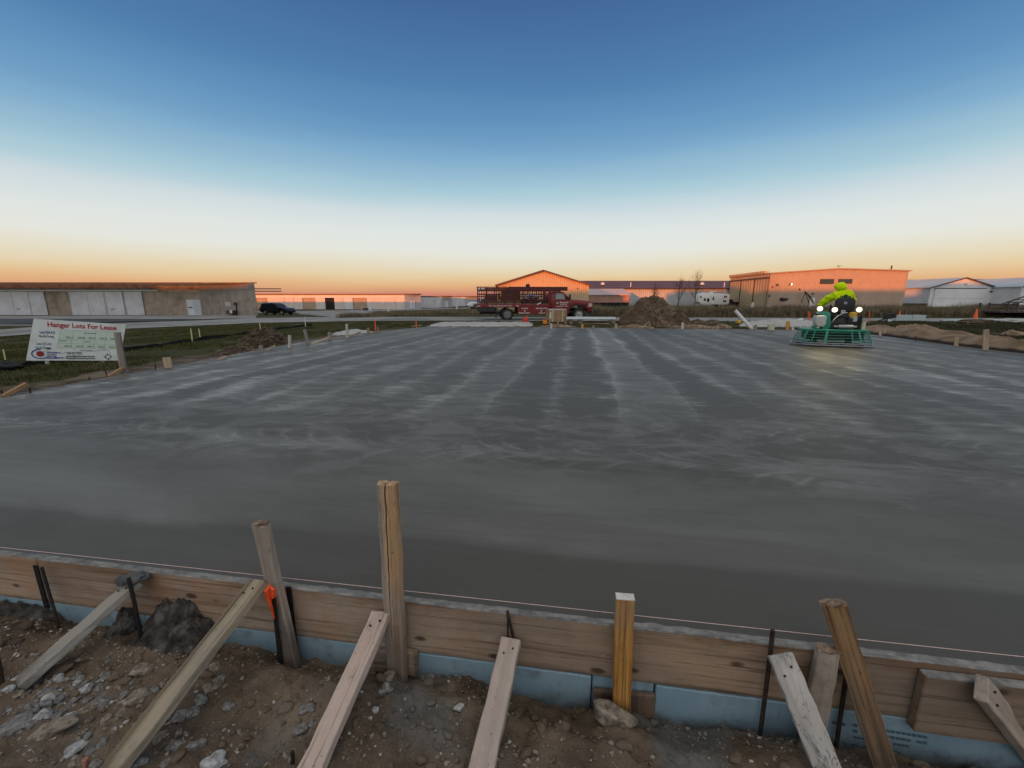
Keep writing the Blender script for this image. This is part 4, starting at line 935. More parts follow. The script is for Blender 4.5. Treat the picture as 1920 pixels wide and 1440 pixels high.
def bank(x, y, e, s_):
    return zg(x, y)*e-.16*(1-sst(.0, .12, e))+(.23*sst(.09, .26, e)*(1-sst(.5, 1, e)))*(1+.8*fbm(x*.6, y*.6, 4, 3))+(.12*fbm(x*1.6, y*1.6, 3, 6)+.06*abs(fbm(x*5, y*5, 2, 4)))*sst(.05, .25, e)-(.12 if e > .97 else 0)
def bank_mat():
    m = MT('sandy_bank'); n = m.noise(scale=1.6, detail=10, rough=.66); n2 = m.noise(scale=14, detail=8, rough=.7, off=(3, 3, 1))
    col = m.mix(n.ss(.3, .7), (.15, .105, .07), (.30, .22, .15)); col = m.mix(n2.ss(.58, .74)*.5, col, (.38, .32, .25)); col = m.mix(n2.ss(.42, .28)*.6, col, (.05, .038, .028))
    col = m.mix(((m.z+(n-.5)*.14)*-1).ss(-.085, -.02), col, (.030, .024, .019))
    return m.set(col, .95, n2*.7+n*.6, .9, .04, spec=.12)
M_bank = bank_mat()
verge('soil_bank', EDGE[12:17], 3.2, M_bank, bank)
heap('soil_heap', 1668, 1762, 627, 607.5, 2.0, M_tan, 'sandy mound right of the power trowel', 'soil pile', 31, .3, 70, .7)
heap('soil_heap', 1625, 1690, 623, 611, 1.4, M_tan, 'smaller sandy mound next to the power trowel', 'soil pile', 32, .3, 50, .7)
lump('boulder', G(1898, 631)+Vector((0, 0, .10)), (.36, .26, .17), M_tan, 4, 'big tan clod of clay on the sandy bank at the right edge', 'boulder', 4, .3, 1.2)
for i, (px, py, r_, lb) in enumerate([(1065, 606.5, .20, 'grey rock right of the pallet crate'), (1143, 606, .22, 'tan rock left of the big soil pile'), (1168, 607, .14, 'small pale rock at the foot of the big soil pile'),
                              (1340, 604.8, .22, 'brown rock by the low tan mound')]):
    q = G(px, py); lump('rock', q+Vector((0, 0, r_*.3)), (r_, r_*.8, r_*.6), M_st[[0, 1, 2, 3][i]], i+20, lb, 'rock', 3, .35, 1.3)
# silt fence: a low black cloth across the grass
sf = [G(x, y) for x, y in [(-160, 704), (0, 692), (60, 688), (235, 659), (300, 651), (372, 639), (470, 627), (540, 616), (585, 611)]]
V = []; sN = 160
for i in range(sN+1):
    t = i/sN*(len(sf)-1); k = min(int(t), len(sf)-2); q = sf[k].lerp(sf[k+1], t-k); h_ = .13+.05*fbm(i*.13, 2, 1, 4); sw = .05*fbm(i*.2, 5, 1, 3)
    for (dy, dz) in ((0, -.05), (.03+sw, h_*.6), (.0+sw, h_), (.05+sw, h_*.95), (.14+sw, h_*.4), (.22+sw, -.05)): V.append((q.x-.3*dy, q.y+dy, q.z+dz))
f_ = [(i*6+k, i*6+6+k, i*6+7+k, i*6+1+k) for i in range(sN) for k in range(5)]
tag(npmesh('silt_fence', V, f_, mnoise_mat('black_cloth', (.006, .006, .006), (.018, .018, .018), 9, .9, .4, .02), True), 'low slumped black silt fence crossing the grass behind the lease sign', 'silt fence')
q = G(6, 694); lump('cloth_bundle', q+Vector((0, 0, .05)), (.42, .2, .14), mnoise_mat('black_plastic', (.004, .004, .004), (.014, .014, .014), 9, .6, .5, .02), 15, 'heaped black cloth at the end of the silt fence on the left edge', 'cloth', 4, .4)

# ------------------------------------------------------------------ grass
def blades(name, n, pick, hmin, hmax, wd, mat, lean=.35, kind='stuff'):
    pts = []
    while len(pts) < n:
        q = pick()
        if q is not None: pts.append(q)
    p = np.array(pts); n = len(p); h_ = rng.uniform(hmin, hmax, n)*p[:, 3]; a = rng.uniform(0, 2*np.pi, n); b = rng.uniform(0, 2*np.pi, n); ln = rng.uniform(0, lean, n)*h_
    base = p[:, :3]; dx = np.stack([np.cos(a), np.sin(a), 0*a], 1)*wd/2; tip = base+np.stack([np.cos(b)*ln, np.sin(b)*ln, h_], 1); mid = base+np.stack([np.cos(b)*ln*.35, np.sin(b)*ln*.35, h_*.6], 1)
    V = np.stack([base-dx, base+dx, mid+dx*.7, mid-dx*.7, tip], 1).reshape(-1, 3); k = np.arange(n)*5
    f3 = np.concatenate([np.stack([k, k+1, k+2], 1), np.stack([k, k+2, k+3], 1), np.stack([k+3, k+2, k+4], 1)])
    return npmesh(name, V, f3, mat)
def grass_mat(name, a, b, c, s=.5):
    m = MT(name); n = m.noise(scale=s, detail=6, rough=.65); n2 = m.noise(scale=s*9, detail=3, off=(4, 1, 2))
    col = m.mix(n2.ss(.35, .65), a, b); col = m.mix(n.ss(.48, .68)*.75, col, c)
    return m.set(col, .9, spec=.1)
def inroad(px, py):
    e = np.interp(px, [-700, 0, 55, 240, 480, 700, 900], [655, 632, 627.5, 617, 606, 602, 602]); return py < e+1
def proj(x, y, z):
    z = z-H; d = y*cp-z*sp; return 960+F*x/d, 720-F*(y*sp+z*cp)/d
EX = np.array([q.x for q in EDGE[1:9]]); EY = np.array([q.y for q in EDGE[1:9]])
def pick_l():
    y = 4.5+27*random.random()**1.25; x = -6-26*random.random()
    if x > np.interp(y, EY, EX)-.55-.6*max(0, .3+fbm(x, y, 4, 3)) and y < 21.5: return None
    z = zg(x, y); px, py = proj(x, y, z)
    if px < -120 or px > 860 or inroad(px, py): return None
    d = fbm(x*.55, y*.55, 8, 4)
    if d < -.30+random.random()*.4: return None
    if y < 22 and x > np.interp(y, EY, EX)-1.7 and random.random() < .75: return None
    return (x, y, z-.01, .75+.6*max(-.4, fbm(x*1.1, y*1.1, 2, 3)))
tag(blades('grass', 90000, pick_l, .05, .12, .018, grass_mat('turf_blades', (.050, .054, .018), (.105, .104, .040), (.165, .130, .070)), .9), 'short patchy turf between the slab and the road on the left', 'grass', None, 'stuff')
def pick_m():        # verge grass round the crate and by the road in the middle
    x = random.uniform(-9, 26); y = random.uniform(21.5, 27.4)
    if y < np.interp(x, [-4.5, 6.4, 14.9, 30], [22.6, 21.8, 21.0, 16]) or (-5 < x < 1.2 and 22 < y < 25.5): return None
    if fbm(x*.7, y*.7, 8, 4) < -.05: return None
    return (x, y, zg(x, y)-.01, 1)
tag(blades('grass', 14000, pick_m, .05, .14, .022, grass_mat('verge_blades', (.045, .050, .02), (.085, .084, .036), (.13, .105, .06)), .9), 'thin grass on the strip between the slab and the road', 'grass', None, 'stuff')
def pick_r():
    x = random.uniform(15, 40); y = random.uniform(13, 27.3)
    z = zg(x, y); px, py = proj(x, y, z)
    if px < 1600 or px > 2050 or x < np.interp(y, [12, 19], [17.6, 18.6]): return None
    if fbm(x*.45, y*.45, 6, 4) < -.2: return None
    return (x, y, z-.02, 1)
tag(blades('grass', 26000, pick_r, .06, .17, .022, grass_mat('bank_blades', (.030, .034, .017), (.070, .068, .038), (.11, .09, .055)), .9), 'dark rough grass behind the sandy bank on the right', 'grass', None, 'stuff')
def tall(n, x0, x1, y0, y1, hs, name, label, mats, cut=None):
    def pk():
        x = random.uniform(x0, x1); y = y0+(y1-y0)*random.random()**1.5
        if cut and cut(x, y): return None
        return (x, y, zg(x, y)-.02, .75+.5*(fbm(x*.35, y*.35, 3, 4)+.3))
    return tag(blades(name, n, pk, hs*.6, hs*1.1, .035, mats, .30), label, 'grass', None, 'stuff')
M_dry = grass_mat('dry_blades', (.125, .100, .062), (.235, .190, .122), (.088, .082, .050), .25)
tall(75000, 4.5, 64, 34.5, 44, .95, 'tall_grass', 'tall dry grass along the far side of the road on the right', M_dry)
tall(16000, -17, 6, 40, 52, .5, 'tall_grass', 'dry grass strip on the left behind the flatbed truck', M_dry, lambda x, y: not (inroad(0, 0)) and False)
# ------------------------------------------------------------------ the lease sign
SG = [D(61, 598, 9.6), D(236, 609, 10.2), D(224, 676, 10.2), D(49, 676, 9.6)]
o0 = SG[3]; xv = (SG[2]-SG[3]); WS = xv.length; xa = xv.normalized(); hs_ = (SG[0].z-SG[3].z)
zs = zg(o0.x, o0.y)
sgn = thing('lease_sign', 'white real estate sign board offering lots for lease, standing in the grass on the left', 'sign', (o0.x, o0.y, zs), math.atan2(xa.y, xa.x))
zb = o0.z-zs
M_sw = mnoise_mat('sign_white', (.62, .66, .64), (.70, .74, .72), 4, .5, 0, c3=(.55, .60, .57), s3=2)
hl, hr = SG[0].z-SG[3].z, SG[1].z-SG[2].z
dl = (SG[0]-SG[3]).dot(xa); dr = (SG[1]-SG[3]).dot(xa)
rb_ = SG[2].z-SG[3].z
MB().prof([(0, zb), (WS, zb+rb_), (dr, zb+rb_+hr), (dl, zb+hl)], -.008, .008).build('panel', M_sw, sgn)
def sgp(u, v):      # a place on the panel, u along, v up, both 0..1
    x0 = 0*(1-v)+dl*v; x1 = WS*(1-v)+dr*v; h_ = hl*(1-u)+hr*u; return Vector((x0*(1-u)+x1*u, -.0092, zb+rb_*u+h_*v))
def sgq(u0, u1, v0, v1, name, mat, sk=0, dy=0):
    vs = [sgp(u0, v0), sgp(u1, v0), sgp(u1, v1), sgp(u0, v1)]; vs = [q+Vector((0, -dy, 0)) for q in vs]
    return MB().add(vs, [(0, 1, 2, 3)]).build(name, mat, sgn)
ink = {'red': paint('sign_red', (.42, .02, .03), .5, .1), 'blue': paint('sign_blue', (.02, .05, .28), .5, .1), 'black': paint('sign_black', (.02, .03, .03), .5, .1), 'green': paint('sign_green', (.56, .67, .575), .5, .05), 'gr2': paint('sign_line', (.30, .45, .34), .5, .05), 'teal': paint('sign_teal', (.06, .14, .20), .5, .1)}
def sgt(s, u, v, h_, c, al='LEFT', bold=.02, sx=1., rot=None, name='lettering'):
    q = sgp(u, v); r_ = rot if rot is not None else math.atan2((hr-hl)*v+rb_, WS)
    return text(name, s, h_*hl*1.38, ink[c], sgn, (q.x, q.y-.003, q.z), (math.pi/2, -r_, 0), bold, .0008, al, sx)
sgq(.29, .985, .30, .77, 'plan_area', ink['green'], dy=.0006)
sgt('Hangar Lots For Lease', .155, .835, .118, 'red', bold=.026, sx=WS*.855/(hl*.118*1.38*10.6))
sgt('Lots 524 A-E', .09, .665, .066, 'blue', bold=.02, sx=WS*.175/(hl*.066*1.38*5.9)); sgt('North Facing', .088, .570, .064, 'teal', bold=.015, sx=WS*.18/(hl*.064*1.38*6.1))
sgt('Lots 523 A-E', .078, .385, .064, 'teal', bold=.01, sx=WS*.175/(hl*.064*1.38*5.9)); sgt('South Facing', .076, .290, .062, 'teal', bold=.012, sx=WS*.18/(hl*.062*1.38*6.2))
for r_, v in enumerate((.595, .375)):
    for k, u in enumerate((.37, .50, .615, .735, .855)): sgt(('524 ' if r_ == 0 else '523 ')+'ABCDE'[k], u, v-.02, .038, 'black', bold=.012, sx=1.1)
for (u0, u1, v) in ((.555, .69, .71), (.57, .645, .485), (.30, .385, .49), (.54, .68, .265)): sgq(u0, u1, v, v+.014, 'rule', ink['black'], dy=.0012)
for u in (.30, .435, .56, .68, .80): sgq(u, u+.004, .33, .77, 'plan_line', ink['gr2'], dy=.001)
for v in (.33, .43, .54, .77): sgq(.30, .97, v, v+.008, 'plan_line', ink['gr2'], dy=.0014)
sgt('262-521-5250', .415, .165, .05, 'black', bold=.015, sx=WS*.18/(hl*.05*1.38*6.4)); sgt('airport@waukeshacounty.gov', .41, .095, .046, 'black', bold=.02, sx=WS*.37/(hl*.046*1.38*14.4)); sgt('WaukeshaCountyAirport.com', .41, .04, .046, 'black', bold=.02, sx=WS*.37/(hl*.046*1.38*14.2))
# logo: red ball in a blue sweep that ends in an aeroplane
lg = thing('t', None, None); bpy.data.objects.remove(lg)
c = sgp(.135, .165); k = 24
disc = MB().add([c+Vector((.082*WS/2.1*math.cos(2*math.pi*i/k), -.0016, .082*WS/2.1*math.sin(2*math.pi*i/k))) for i in range(k)], [tuple(range(k))]).build('red_ball', ink['red'], sgn)
for j in range(-2, 3): MB().bx(c.x-.07, c.x+.07, -.0135, -.0112, c.z+j*.026-.0035, c.z+j*.026+.0035).build('ball_line', ink['black'], disc)
sw = []
for i in range(15):
    a = math.radians(75+195*i/14); sw.append(sgp(.135, .165)+Vector((-.01+.135*math.cos(a)*1.05, -.003, .105*math.sin(a))))
sw += [sgp(.22, .07)+Vector((0, -.003, 0)), sgp(.30, .062)+Vector((0, -.003, 0))]
swm = MB().tube(sw, [.006]+[.012]*14+[.015, .012], 4).build('blue_sweep', ink['blue'], sgn); 
swm.scale = (1, 1, 1)
c2 = sgp(.335, .066)
MB().prof([(c2.x-.09, c2.z-.012), (c2.x+.08, c2.z-.012), (c2.x+.12, c2.z), (c2.x+.06, c2.z+.014), (c2.x-.02, c2.z+.016), (c2.x-.06, c2.z+.05), (c2.x-.085, c2.z+.05), (c2.x-.065, c2.z+.014)], -.013, -.0105).build('aeroplane', ink['blue'], sgn)
for i, (s, v) in enumerate((('WAUKESHA', .195), ('COUNTY', .15), ('AIRPORT', .105))): sgt(s, .20, v-.012, .034, 'blue', bold=.02, sx=1.0)
for (u0, v0, u1, v1) in ((.11, .238, .30, .212), (.19, .178, .285, .178), (.19, .132, .28, .132)):
    pass
# crack across the panel and compass mark
cr_ = [sgp(u, v)+Vector((0, -.001, 0)) for u, v in ((.17, .235), (.25, .215), (.31, .20), (.36, .19), (.42, .215), (.55, .225), (.68, .25), (.80, .285), (.835, .285), (.86, .255), (.88, .215), (.885, .17))]
MB().tube(cr_, .0028, 4).build('crack', ink['black'], sgn)
cr_ = [sgp(u, v)+Vector((0, -.001, 0)) for u, v in ((.785, .345), (.81, .305), (.835, .285))]; MB().tube(cr_, .0028, 4).build('crack', ink['black'], sgn)
c3 = sgp(.865, .105)
MB().tube([c3+Vector((.05*math.cos(i*math.pi/8), -.001, .05*math.sin(i*math.pi/8))) for i in range(16)], .008, 4, True).build('compass_ring', ink['black'], sgn)
for a in range(4):
    d_ = Vector((math.cos(a*math.pi/2), 0, math.sin(a*math.pi/2))); e_ = Vector((-d_.z, 0, d_.x))
    MB().add([c3+d_*.095+Vector((0, -.004, 0)), c3+d_*.045+e_*.018+Vector((0, -.004, 0)), c3+d_*.045-e_*.018+Vector((0, -.004, 0))], [(0, 1, 2)]).build('compass_point', ink['black'], sgn)
c4 = sgp(.205, .285); MB().prof([(c4.x-.04, c4.z+.03), (c4.x+.06, c4.z+.03), (c4.x+.05, c4.z-.005), (c4.x+.01, c4.z-.005), (c4.x-.03, c4.z-.03), (c4.x-.005, c4.z+.005)], -.012, -.0102).build('black_mark', ink['black'], sgn)
for u in (.20, .80):
    q = sgp(u, 0); MB().bx(q.x-.03, q.x+.03, .012, .062, -.1, zb+hl*.85).build('post', wd_['light'], sgn)
# ================================================================== machines, people, vehicles
M_green = paint('green_paint', (.02, .26, .17), .4, .2, 4, dirt=.35); M_black = paint('black_parts', (.012, .012, .012), .5, .3, 6, dirt=.3)
M_steel = paint('bare_steel', (.36, .37, .37), .4, .2, 8, metal=.6); M_rubber = mnoise_mat('rubber', (.012, .012, .012), (.03, .029, .028), 8, .85, .2, .005)
M_poly = paint('cloudy_plastic', (.50, .52, .48), .55, .15, 4, dirt=.4); M_glass = paint('dark_glass', (.012, .016, .02), .06, .1, 2, dirt=.02)
M_lens = lamp_mat('lit_lens', (1.0, .93, .72), 2.6); M_lhalo = lamp_mat('glowing_reflector', (1.0, .70, .22), .75); M_cream = paint('cream_plastic', (.62, .60, .42), .6, .12, 4)
M_yel = paint('yellow_plastic', (.65, .40, .04), .5, .2, 5); M_white = paint('white_paint', (.68, .68, .67), .45, .08, 2, dirt=.12)
# ------------------------------------------------------------------ ride-on power trowel
HD = R(23); TC = Vector((9.88, 12.75, 0))
tr = thing('power_trowel', 'green ride-on power trowel with lit lamps smoothing the far right of the slab', 'power trowel', TC, -HD)
def sup(a, b, z, n=48, e=2.6):
    return [Vector((a*math.copysign(abs(math.cos(t))**(2/e), math.cos(t)), b*math.copysign(abs(math.sin(t))**(2/e), math.sin(t)), z)) for t in (2*math.pi*i/n for i in range(n))]
MB().tube(sup(1.03, .60, .055), .016, 8, True).build('guard_ring', M_steel, tr, True)
MB().tube(sup(1.02, .59, .115), .013, 8, True).build('guard_ring', M_steel, tr, True)
for i, (z, k) in enumerate(((.19, .975), (.27, .94), (.35, .90), (.43, .87))): MB().tube(sup(1.02*k, .59*k, z), .009, 6, True).build('guard_ring', M_green, tr, True)
dk = sup(.86, .50, 0, 48, 3.0)
MB().plan([(q.x, q.y) for q in dk], .465, .525).build('deck', M_green, tr, bevel=.008)
for t in (-158, -140, -122, -101, -72, -58, -38, -20, 0, 25, 60, 90, 120, 155, 180):
    t = R(t); e = 2.6; f_ = lambda a, b, z: Vector((a*math.copysign(abs(math.cos(t))**(2/e), math.cos(t)), b*math.copysign(abs(math.sin(t))**(2/e), math.sin(t)), z))
    p0, p1 = f_(1.015, .585, .10), f_(.865, .505, .49); wd = .062 if round(math.degrees(t)) in (-101, -58, -140, -20) else .028
    plank('guard_post', p0, p1, wd, .012, M_green, Vector((math.cos(t), math.sin(t), .2)), parent=tr, bev=.002, segs=2)
for sx_ in (-.44, .44):
    rt = MB().cyl((sx_, 0, .10), (sx_, 0, .36), .09, .07, 16).lathe([(.16, .36), (.18, .38), (.18, .44), (.12, .463)], (sx_, 0, 0), 18).build('rotor_hub', M_black, tr, True)
    for k in range(5):
        a = k*2*math.pi/5+(.3 if sx_ > 0 else .8); d_ = Vector((math.cos(a), math.sin(a), 0)); n_ = Vector((-d_.y, d_.x, 0))
        plank('trowel_blade', Vector((sx_, 0, .03))+d_*.12, Vector((sx_, 0, .03))+d_*.50, .15, .006, M_steel, Vector((0, 0, 1))+n_*.15, parent=rt, bev=.001, segs=2)
        MB().cyl(Vector((sx_, 0, .10))+d_*.06, Vector((sx_, 0, .06))+d_*.48, .017, n=8).build('rotor_arm', M_black, rt, True)
eng = MB().bx(-.16, .50, -.36, .34, .53, .80).bx(-.05, .40, -.30, .25, .80, .98).build('engine', M_black, tr, bevel=.02, seg=2)
mf = MB().lathe([(.03, -.30), (.032, -.19), (.058, -.18), (.062, -.16), (.062, .15), (.058, .17), (.03, .18), (.028, .26)], (.27, -.40, .61), 18, Matrix.Rotation(math.pi/2, 3, 'Y')).build('muffler', M_steel, eng, True)
for (x, y, z, sx_, sy, sz) in ((.0, -.37, .70, .16, .06, .14), (.36, -.375, .78, .12, .05, .16), (.2, -.32, .90, .25, .05, .05), (-.08, -.38, .60, .1, .05, .1)): MB().box((x, y, z), (sx_, sy, sz)).build('engine_block', M_black, eng, bevel=.01)
for i in range(6): MB().bx(.06+i*.025, .072+i*.025, -.405, -.35, .72, .86).build('cooling_fin', paint('grey_cast', (.10, .10, .10), .5, .2), eng)
# green cowl and white tank on the left
MB().prof([(-.30, .52), (-.13, .52), (-.10, .66), (-.13, .86), (-.16, 1.03), (-.30, 1.06), (-.34, .98)], -.42, .34).build('cowl', M_green, tr, True, bevel=.02, seg=2)
MB().prof([(-.52, .66), (-.44, .60), (-.26, .60), (-.215, .70), (-.215, .88), (-.25, .935), (-.50, .93), (-.53, .86)], -.46, .10).build('water_tank', M_poly, tr, True, bevel=.03, seg=3)
MB().cyl((-.38, -.2, .93), (-.38, -.2, .965), .05, n=14).build('tank_cap', M_black, tr, True)
MB().cyl((-.46, -.40, .55), (-.44, -.40, .60), .035, n=12).build('drain_cap', M_cream, tr, True)
MB().bx(-.46, -.14, -.30, .34, .53, .60).build('tank_shelf', M_green, tr, bevel=.006)
# right side: bucket, filter bowl, rail
MB().lathe([(.062, .525), (.074, .75), (.080, .755), (.080, .77), (.070, .77), (.06, .56)], (.70, -.22, 0), 20).build('bucket', M_cream, tr, True)
MB().lathe([(.085, .76), (.095, .78), (.095, .90), (.07, .905)], (.46, -.30, 0), 18).build('filter_bowl', M_poly, tr, True)
MB().lathe([(.098, .90), (.10, .92), (.10, 1.01), (.05, 1.04)], (.46, -.30, 0), 18).build('air_filter', M_yel, tr, True)
MB().bx(.50, .66, -.3, .3, .53, .92).build('battery_box', M_black, tr, bevel=.02)
MB().tube([(-.10, -.40, .66), (-.04, -.42, .80), (.06, -.42, .93), (.18, -.41, 1.01), (.28, -.40, 1.02)], .010, 6).build('white_hose', M_white, tr, True)
MB().tube([(.60, -.36, .55), (.63, -.38, .75), (.60, -.36, .98)], .018, 6).build('black_hose', M_black, tr, True)
# seat
st = MB().prof([(.06, 1.16), (.10, 1.04), (.20, 1.00), (.42, 1.00), (.52, 1.04), (.56, 1.18), (.55, 1.38), (.50, 1.45), (.40, 1.475), (.22, 1.475), (.12, 1.45), (.07, 1.38)], -.14, -.05).build('seat_back', M_black, tr, True, bevel=.025, seg=3)
MB().bx(.08, .54, -.10, .42, 1.00, 1.08).build('seat_cushion', M_black, tr, bevel=.03, seg=2)
MB().bx(.16, .46, -.06, .30, .95, 1.0).build('seat_bracket', M_black, tr)
em = MB().cyl((.31, -.142, 1.30), (.31, -.146, 1.30), .036, n=20).build('round_emblem', M_white, st, True)
MB().cyl((.31, -.146, 1.30), (.31, -.1475, 1.30), .024, n=20).build('emblem_centre', paint('purple_print', (.12, .05, .16), .5), em, True)
MB().bx(.23, .33, -.152, -.147, 1.00, 1.085).build('warning_label', M_white, st); MB().bx(.262, .298, -.1545, -.1525, 1.025, 1.06).build('label_mark', M_black, st)
MB().cyl((.30, -.1, 1.47), (.30, -.10, 1.50), .03, n=10).ell((.30, -.10, 1.52), (.05, .04, .03)).build('seat_knob', M_black, tr, True)
MB().bx(.0, .62, .30, .62, .53, .57).build('foot_plate', M_green, tr)
for x in (.10, .52): MB().tube([(x, .50, .55), (x, .54, .9), (x+.02, .50, 1.18)], .018, 8).ell((x+.02, .50, 1.2), (.03, .03, .05)).build('control_lever', M_black, tr, True)
MB().bx(-.72, .72, -.30, .30, .20, .462).build('gear_case', M_black, tr, bevel=.03)
# lamps
for i, (x, y, z) in enumerate(((-.36, -.36, 1.13), (.01, -.36, 1.10), (.595, -.36, 1.11))):
    lm = MB().lathe([(.02, .10), (.05, .085), (.068, .03), (.074, 0), (.068, 0), (.064, .01)], (x, y, z), 20, Matrix.Rotation(-math.pi/2, 3, 'X')).build('work_lamp', M_black, tr, True)
    MB().lathe([(.052, .004), (.074, .000), (.078, -.008), (.074, -.015), (.052, -.012)], (x, y, z), 20, Matrix.Rotation(math.pi/2, 3, 'X') @ Matrix.Scale(-1, 3, Vector((0, 0, 1)))).build('lamp_rim', M_lhalo, lm, True)  # glowing ring added round the lens to imitate its yellow halo
    MB().lathe([(.005, .008), (.04, .004), (.062, -.002), (.062, -.014), (.04, -.024), (.004, -.028)], (x, y, z), 20, Matrix.Rotation(math.pi/2, 3, 'X') @ Matrix.Scale(-1, 3, Vector((0, 0, 1)))).build('lamp_lens', M_lens, lm, True)
    MB().tube([(x, y+.06, z), (x, y+.10, z-.05), (x+(.05 if i == 0 else 0), y+.12, .9 if i != 0 else 1.02)], .012, 6).build('lamp_stalk', M_black, tr, True)
    sl = bpy.data.objects.new('lamp_beam', bpy.data.lights.new('lamp_beam', 'SPOT')); C.objects.link(sl)
    sl.data.energy = 12; sl.data.color = (1.0, .82, .45); sl.data.spot_size = R(115); sl.data.spot_blend = .8; sl.data.shadow_soft_size = .06
    sl.parent = tr; sl.location = (x, y-.06, z); sl.rotation_euler = Vector((0, .8, .75)).to_track_quat('Z', 'Y').to_euler()

wt_ = [c_ for c_ in tr.children if c_.name.startswith('water_tank')][0]; wt_.scale = (.84, .7, 1); wt_.location = (-.37*.16, -.46*.3, 0)
for ch in list(tr.children):            # the works sit a little left of the middle, as they do above the deck of the real one
    if ch.type != 'MESH': continue
    zc = sum(v_.co.z for v_ in ch.data.vertices)/len(ch.data.vertices)
    if ch.name.split('.')[0] not in ('guard_post', 'guard_ring', 'deck', 'rotor_hub', 'gear_case'): ch.location.x -= .12*min(1, max(0, (zc-.5)/.6))
for ch in list(tr.children):
    if ch.type == 'LIGHT': ch.location.x -= .12
tr.scale = (1.0, 1, 1)
# ------------------------------------------------------------------ the operator
M_skin = mnoise_mat('skin', (.42, .25, .18), (.52, .33, .24), 6, .55, 0); M_lime = mnoise_mat('lime_cloth', (.50, .70, .004), (.70, .90, .012), 3, .9, .5, .02, bscale=9, spec=.1)
M_jean = mnoise_mat('dark_trousers', (.02, .024, .035), (.05, .055, .07), 6, .9, .3, .01); M_boot = mnoise_mat('work_boots', (.05, .032, .02), (.10, .065, .04), 6, .8, .3, .01); M_glove = mnoise_mat('dark_gloves', (.03, .03, .03), (.07, .065, .06), 10, .85, .2, .005)
op = thing('person', 'person in a lime hooded sweatshirt riding the green power trowel, seen from behind', 'person', TC+Matrix.Rotation(-HD, 3, 'Z') @ Vector((-.11, 0, 0)), -HD); op.scale = (1.06, 1, 1)
J = {'pelvis': (.31, .06, 1.14), 'belly': (.29, .07, 1.30), 'chest': (.255, .10, 1.50), 'neck': (.215, .15, 1.665), 'head': (.195, .19, 1.78), 'crown': (.185, .19, 1.875),
     'shl': (.075, .11, 1.535), 'ell': (-.115, .22, 1.36), 'wrl': (-.235, .36, 1.17), 'pal': (-.235, .42, 1.15),
     'shr': (.43, .12, 1.535), 'elr': (.54, .24, 1.33), 'wrr': (.52, .44, 1.22), 'par': (.525, .50, 1.215),
     'hil': (.21, .10, 1.12), 'knl': (.15, .52, 1.10), 'anl': (.15, .56, .66), 'tol': (.14, .72, .61), 'hir': (.41, .10, 1.12), 'knr': (.46, .52, 1.10), 'anr': (.46, .56, .66), 'tor': (.47, .72, .61)}
RAD = {'pelvis': .13, 'belly': .135, 'chest': .145, 'neck': .058, 'head': .088, 'crown': .07, 'shl': .068, 'ell': .047, 'wrl': .030, 'pal': .036, 'shr': .068, 'elr': .047, 'wrr': .030, 'par': .036,
       'hil': .085, 'knl': .06, 'anl': .042, 'tol': .035, 'hir': .085, 'knr': .06, 'anr': .042, 'tor': .035}
E_ = [('pelvis', 'belly'), ('belly', 'chest'), ('chest', 'neck'), ('neck', 'head'), ('head', 'crown'), ('chest', 'shl'), ('shl', 'ell'), ('ell', 'wrl'), ('wrl', 'pal'), ('chest', 'shr'), ('shr', 'elr'), ('elr', 'wrr'), ('wrr', 'par'),
      ('pelvis', 'hil'), ('hil', 'knl'), ('knl', 'anl'), ('anl', 'tol'), ('pelvis', 'hir'), ('hir', 'knr'), ('knr', 'anr'), ('anr', 'tor')]
nm = list(J); vs = [J[k] for k in nm]; rd = [RAD[k] for k in nm]; es = [(nm.index(a), nm.index(b)) for a, b in E_]
def fingers(w, p):
    w, p = Vector(J[w]), Vector(J[p]); d = (p-w).normalized(); s_ = d.cross(Vector((0, 0, 1))).normalized(); pi = nm.index([k for k in J if Vector(J[k]) == p][0])
    for k, (off, ln) in enumerate(((-.030, .070), (-.010, .080), (.010, .076), (.030, .060))):
        a = p+d*.03+s_*off; b = a+d*ln*.5+Vector((0, 0, -.012)); c = b+d*ln*.15+Vector((0, 0, -ln*.42))
        i = len(vs); vs.extend([tuple(a), tuple(b), tuple(c)]); rd.extend([.0095, .009, .0075]); es.extend([(pi, i), (i, i+1), (i+1, i+2)])
    a = p-d*.01+s_*(-.040); b = a+d*.035+s_*(-.015)+Vector((0, 0, -.02)); i = len(vs); vs.extend([tuple(a), tuple(b)]); rd.extend([.011, .009]); es.extend([(pi, i), (i, i+1)])
fingers('wrl', 'pal'); fingers('wrr', 'par')
bd = skin('body', vs, es, rd, M_skin, op, 2)
# face, mostly inside the hood: turned to the left and forward
fd = Vector((-.35, .93, -.10)).normalized(); hc = Vector(J['head']); sd = fd.cross(Vector((0, 0, 1))).normalized(); up = sd.cross(fd)
MB().cyl(hc+fd*.080+up*.015, hc+fd*.108-up*.015, .012, .018, 8).build('nose', M_skin, bd, True)
for s_ in (-1, 1): MB().ell(hc+fd*.078+sd*.033*s_+up*.022, (.012, .012, .010), 10, 7).build('eye', M_white, bd, True); MB().ell(hc+sd*.088*s_-fd*.01, (.014, .022, .032), 10, 7).build('ear', M_skin, bd, True)
MB().ell(hc+fd*.080-up*.042, (.026, .012, .006), 10, 7).build('mouth', paint('lips', (.40, .16, .13), .5), bd, True)
MB().ell(hc+up*.035-fd*.012, (.092, .095, .082), 16, 9).build('hair', mnoise_mat('brown_hair', (.03, .018, .01), (.07, .045, .025), 30, .8, .3, .004), op, True)
def sub(keys, dr, over={}):
    K = keys; v_ = [over.get(k, J[k]) for k in K]; e_ = [(K.index(a), K.index(b)) for a, b in E_ if a in K and b in K]; r_ = [RAD[k]+dr for k in K]; return v_, e_, r_
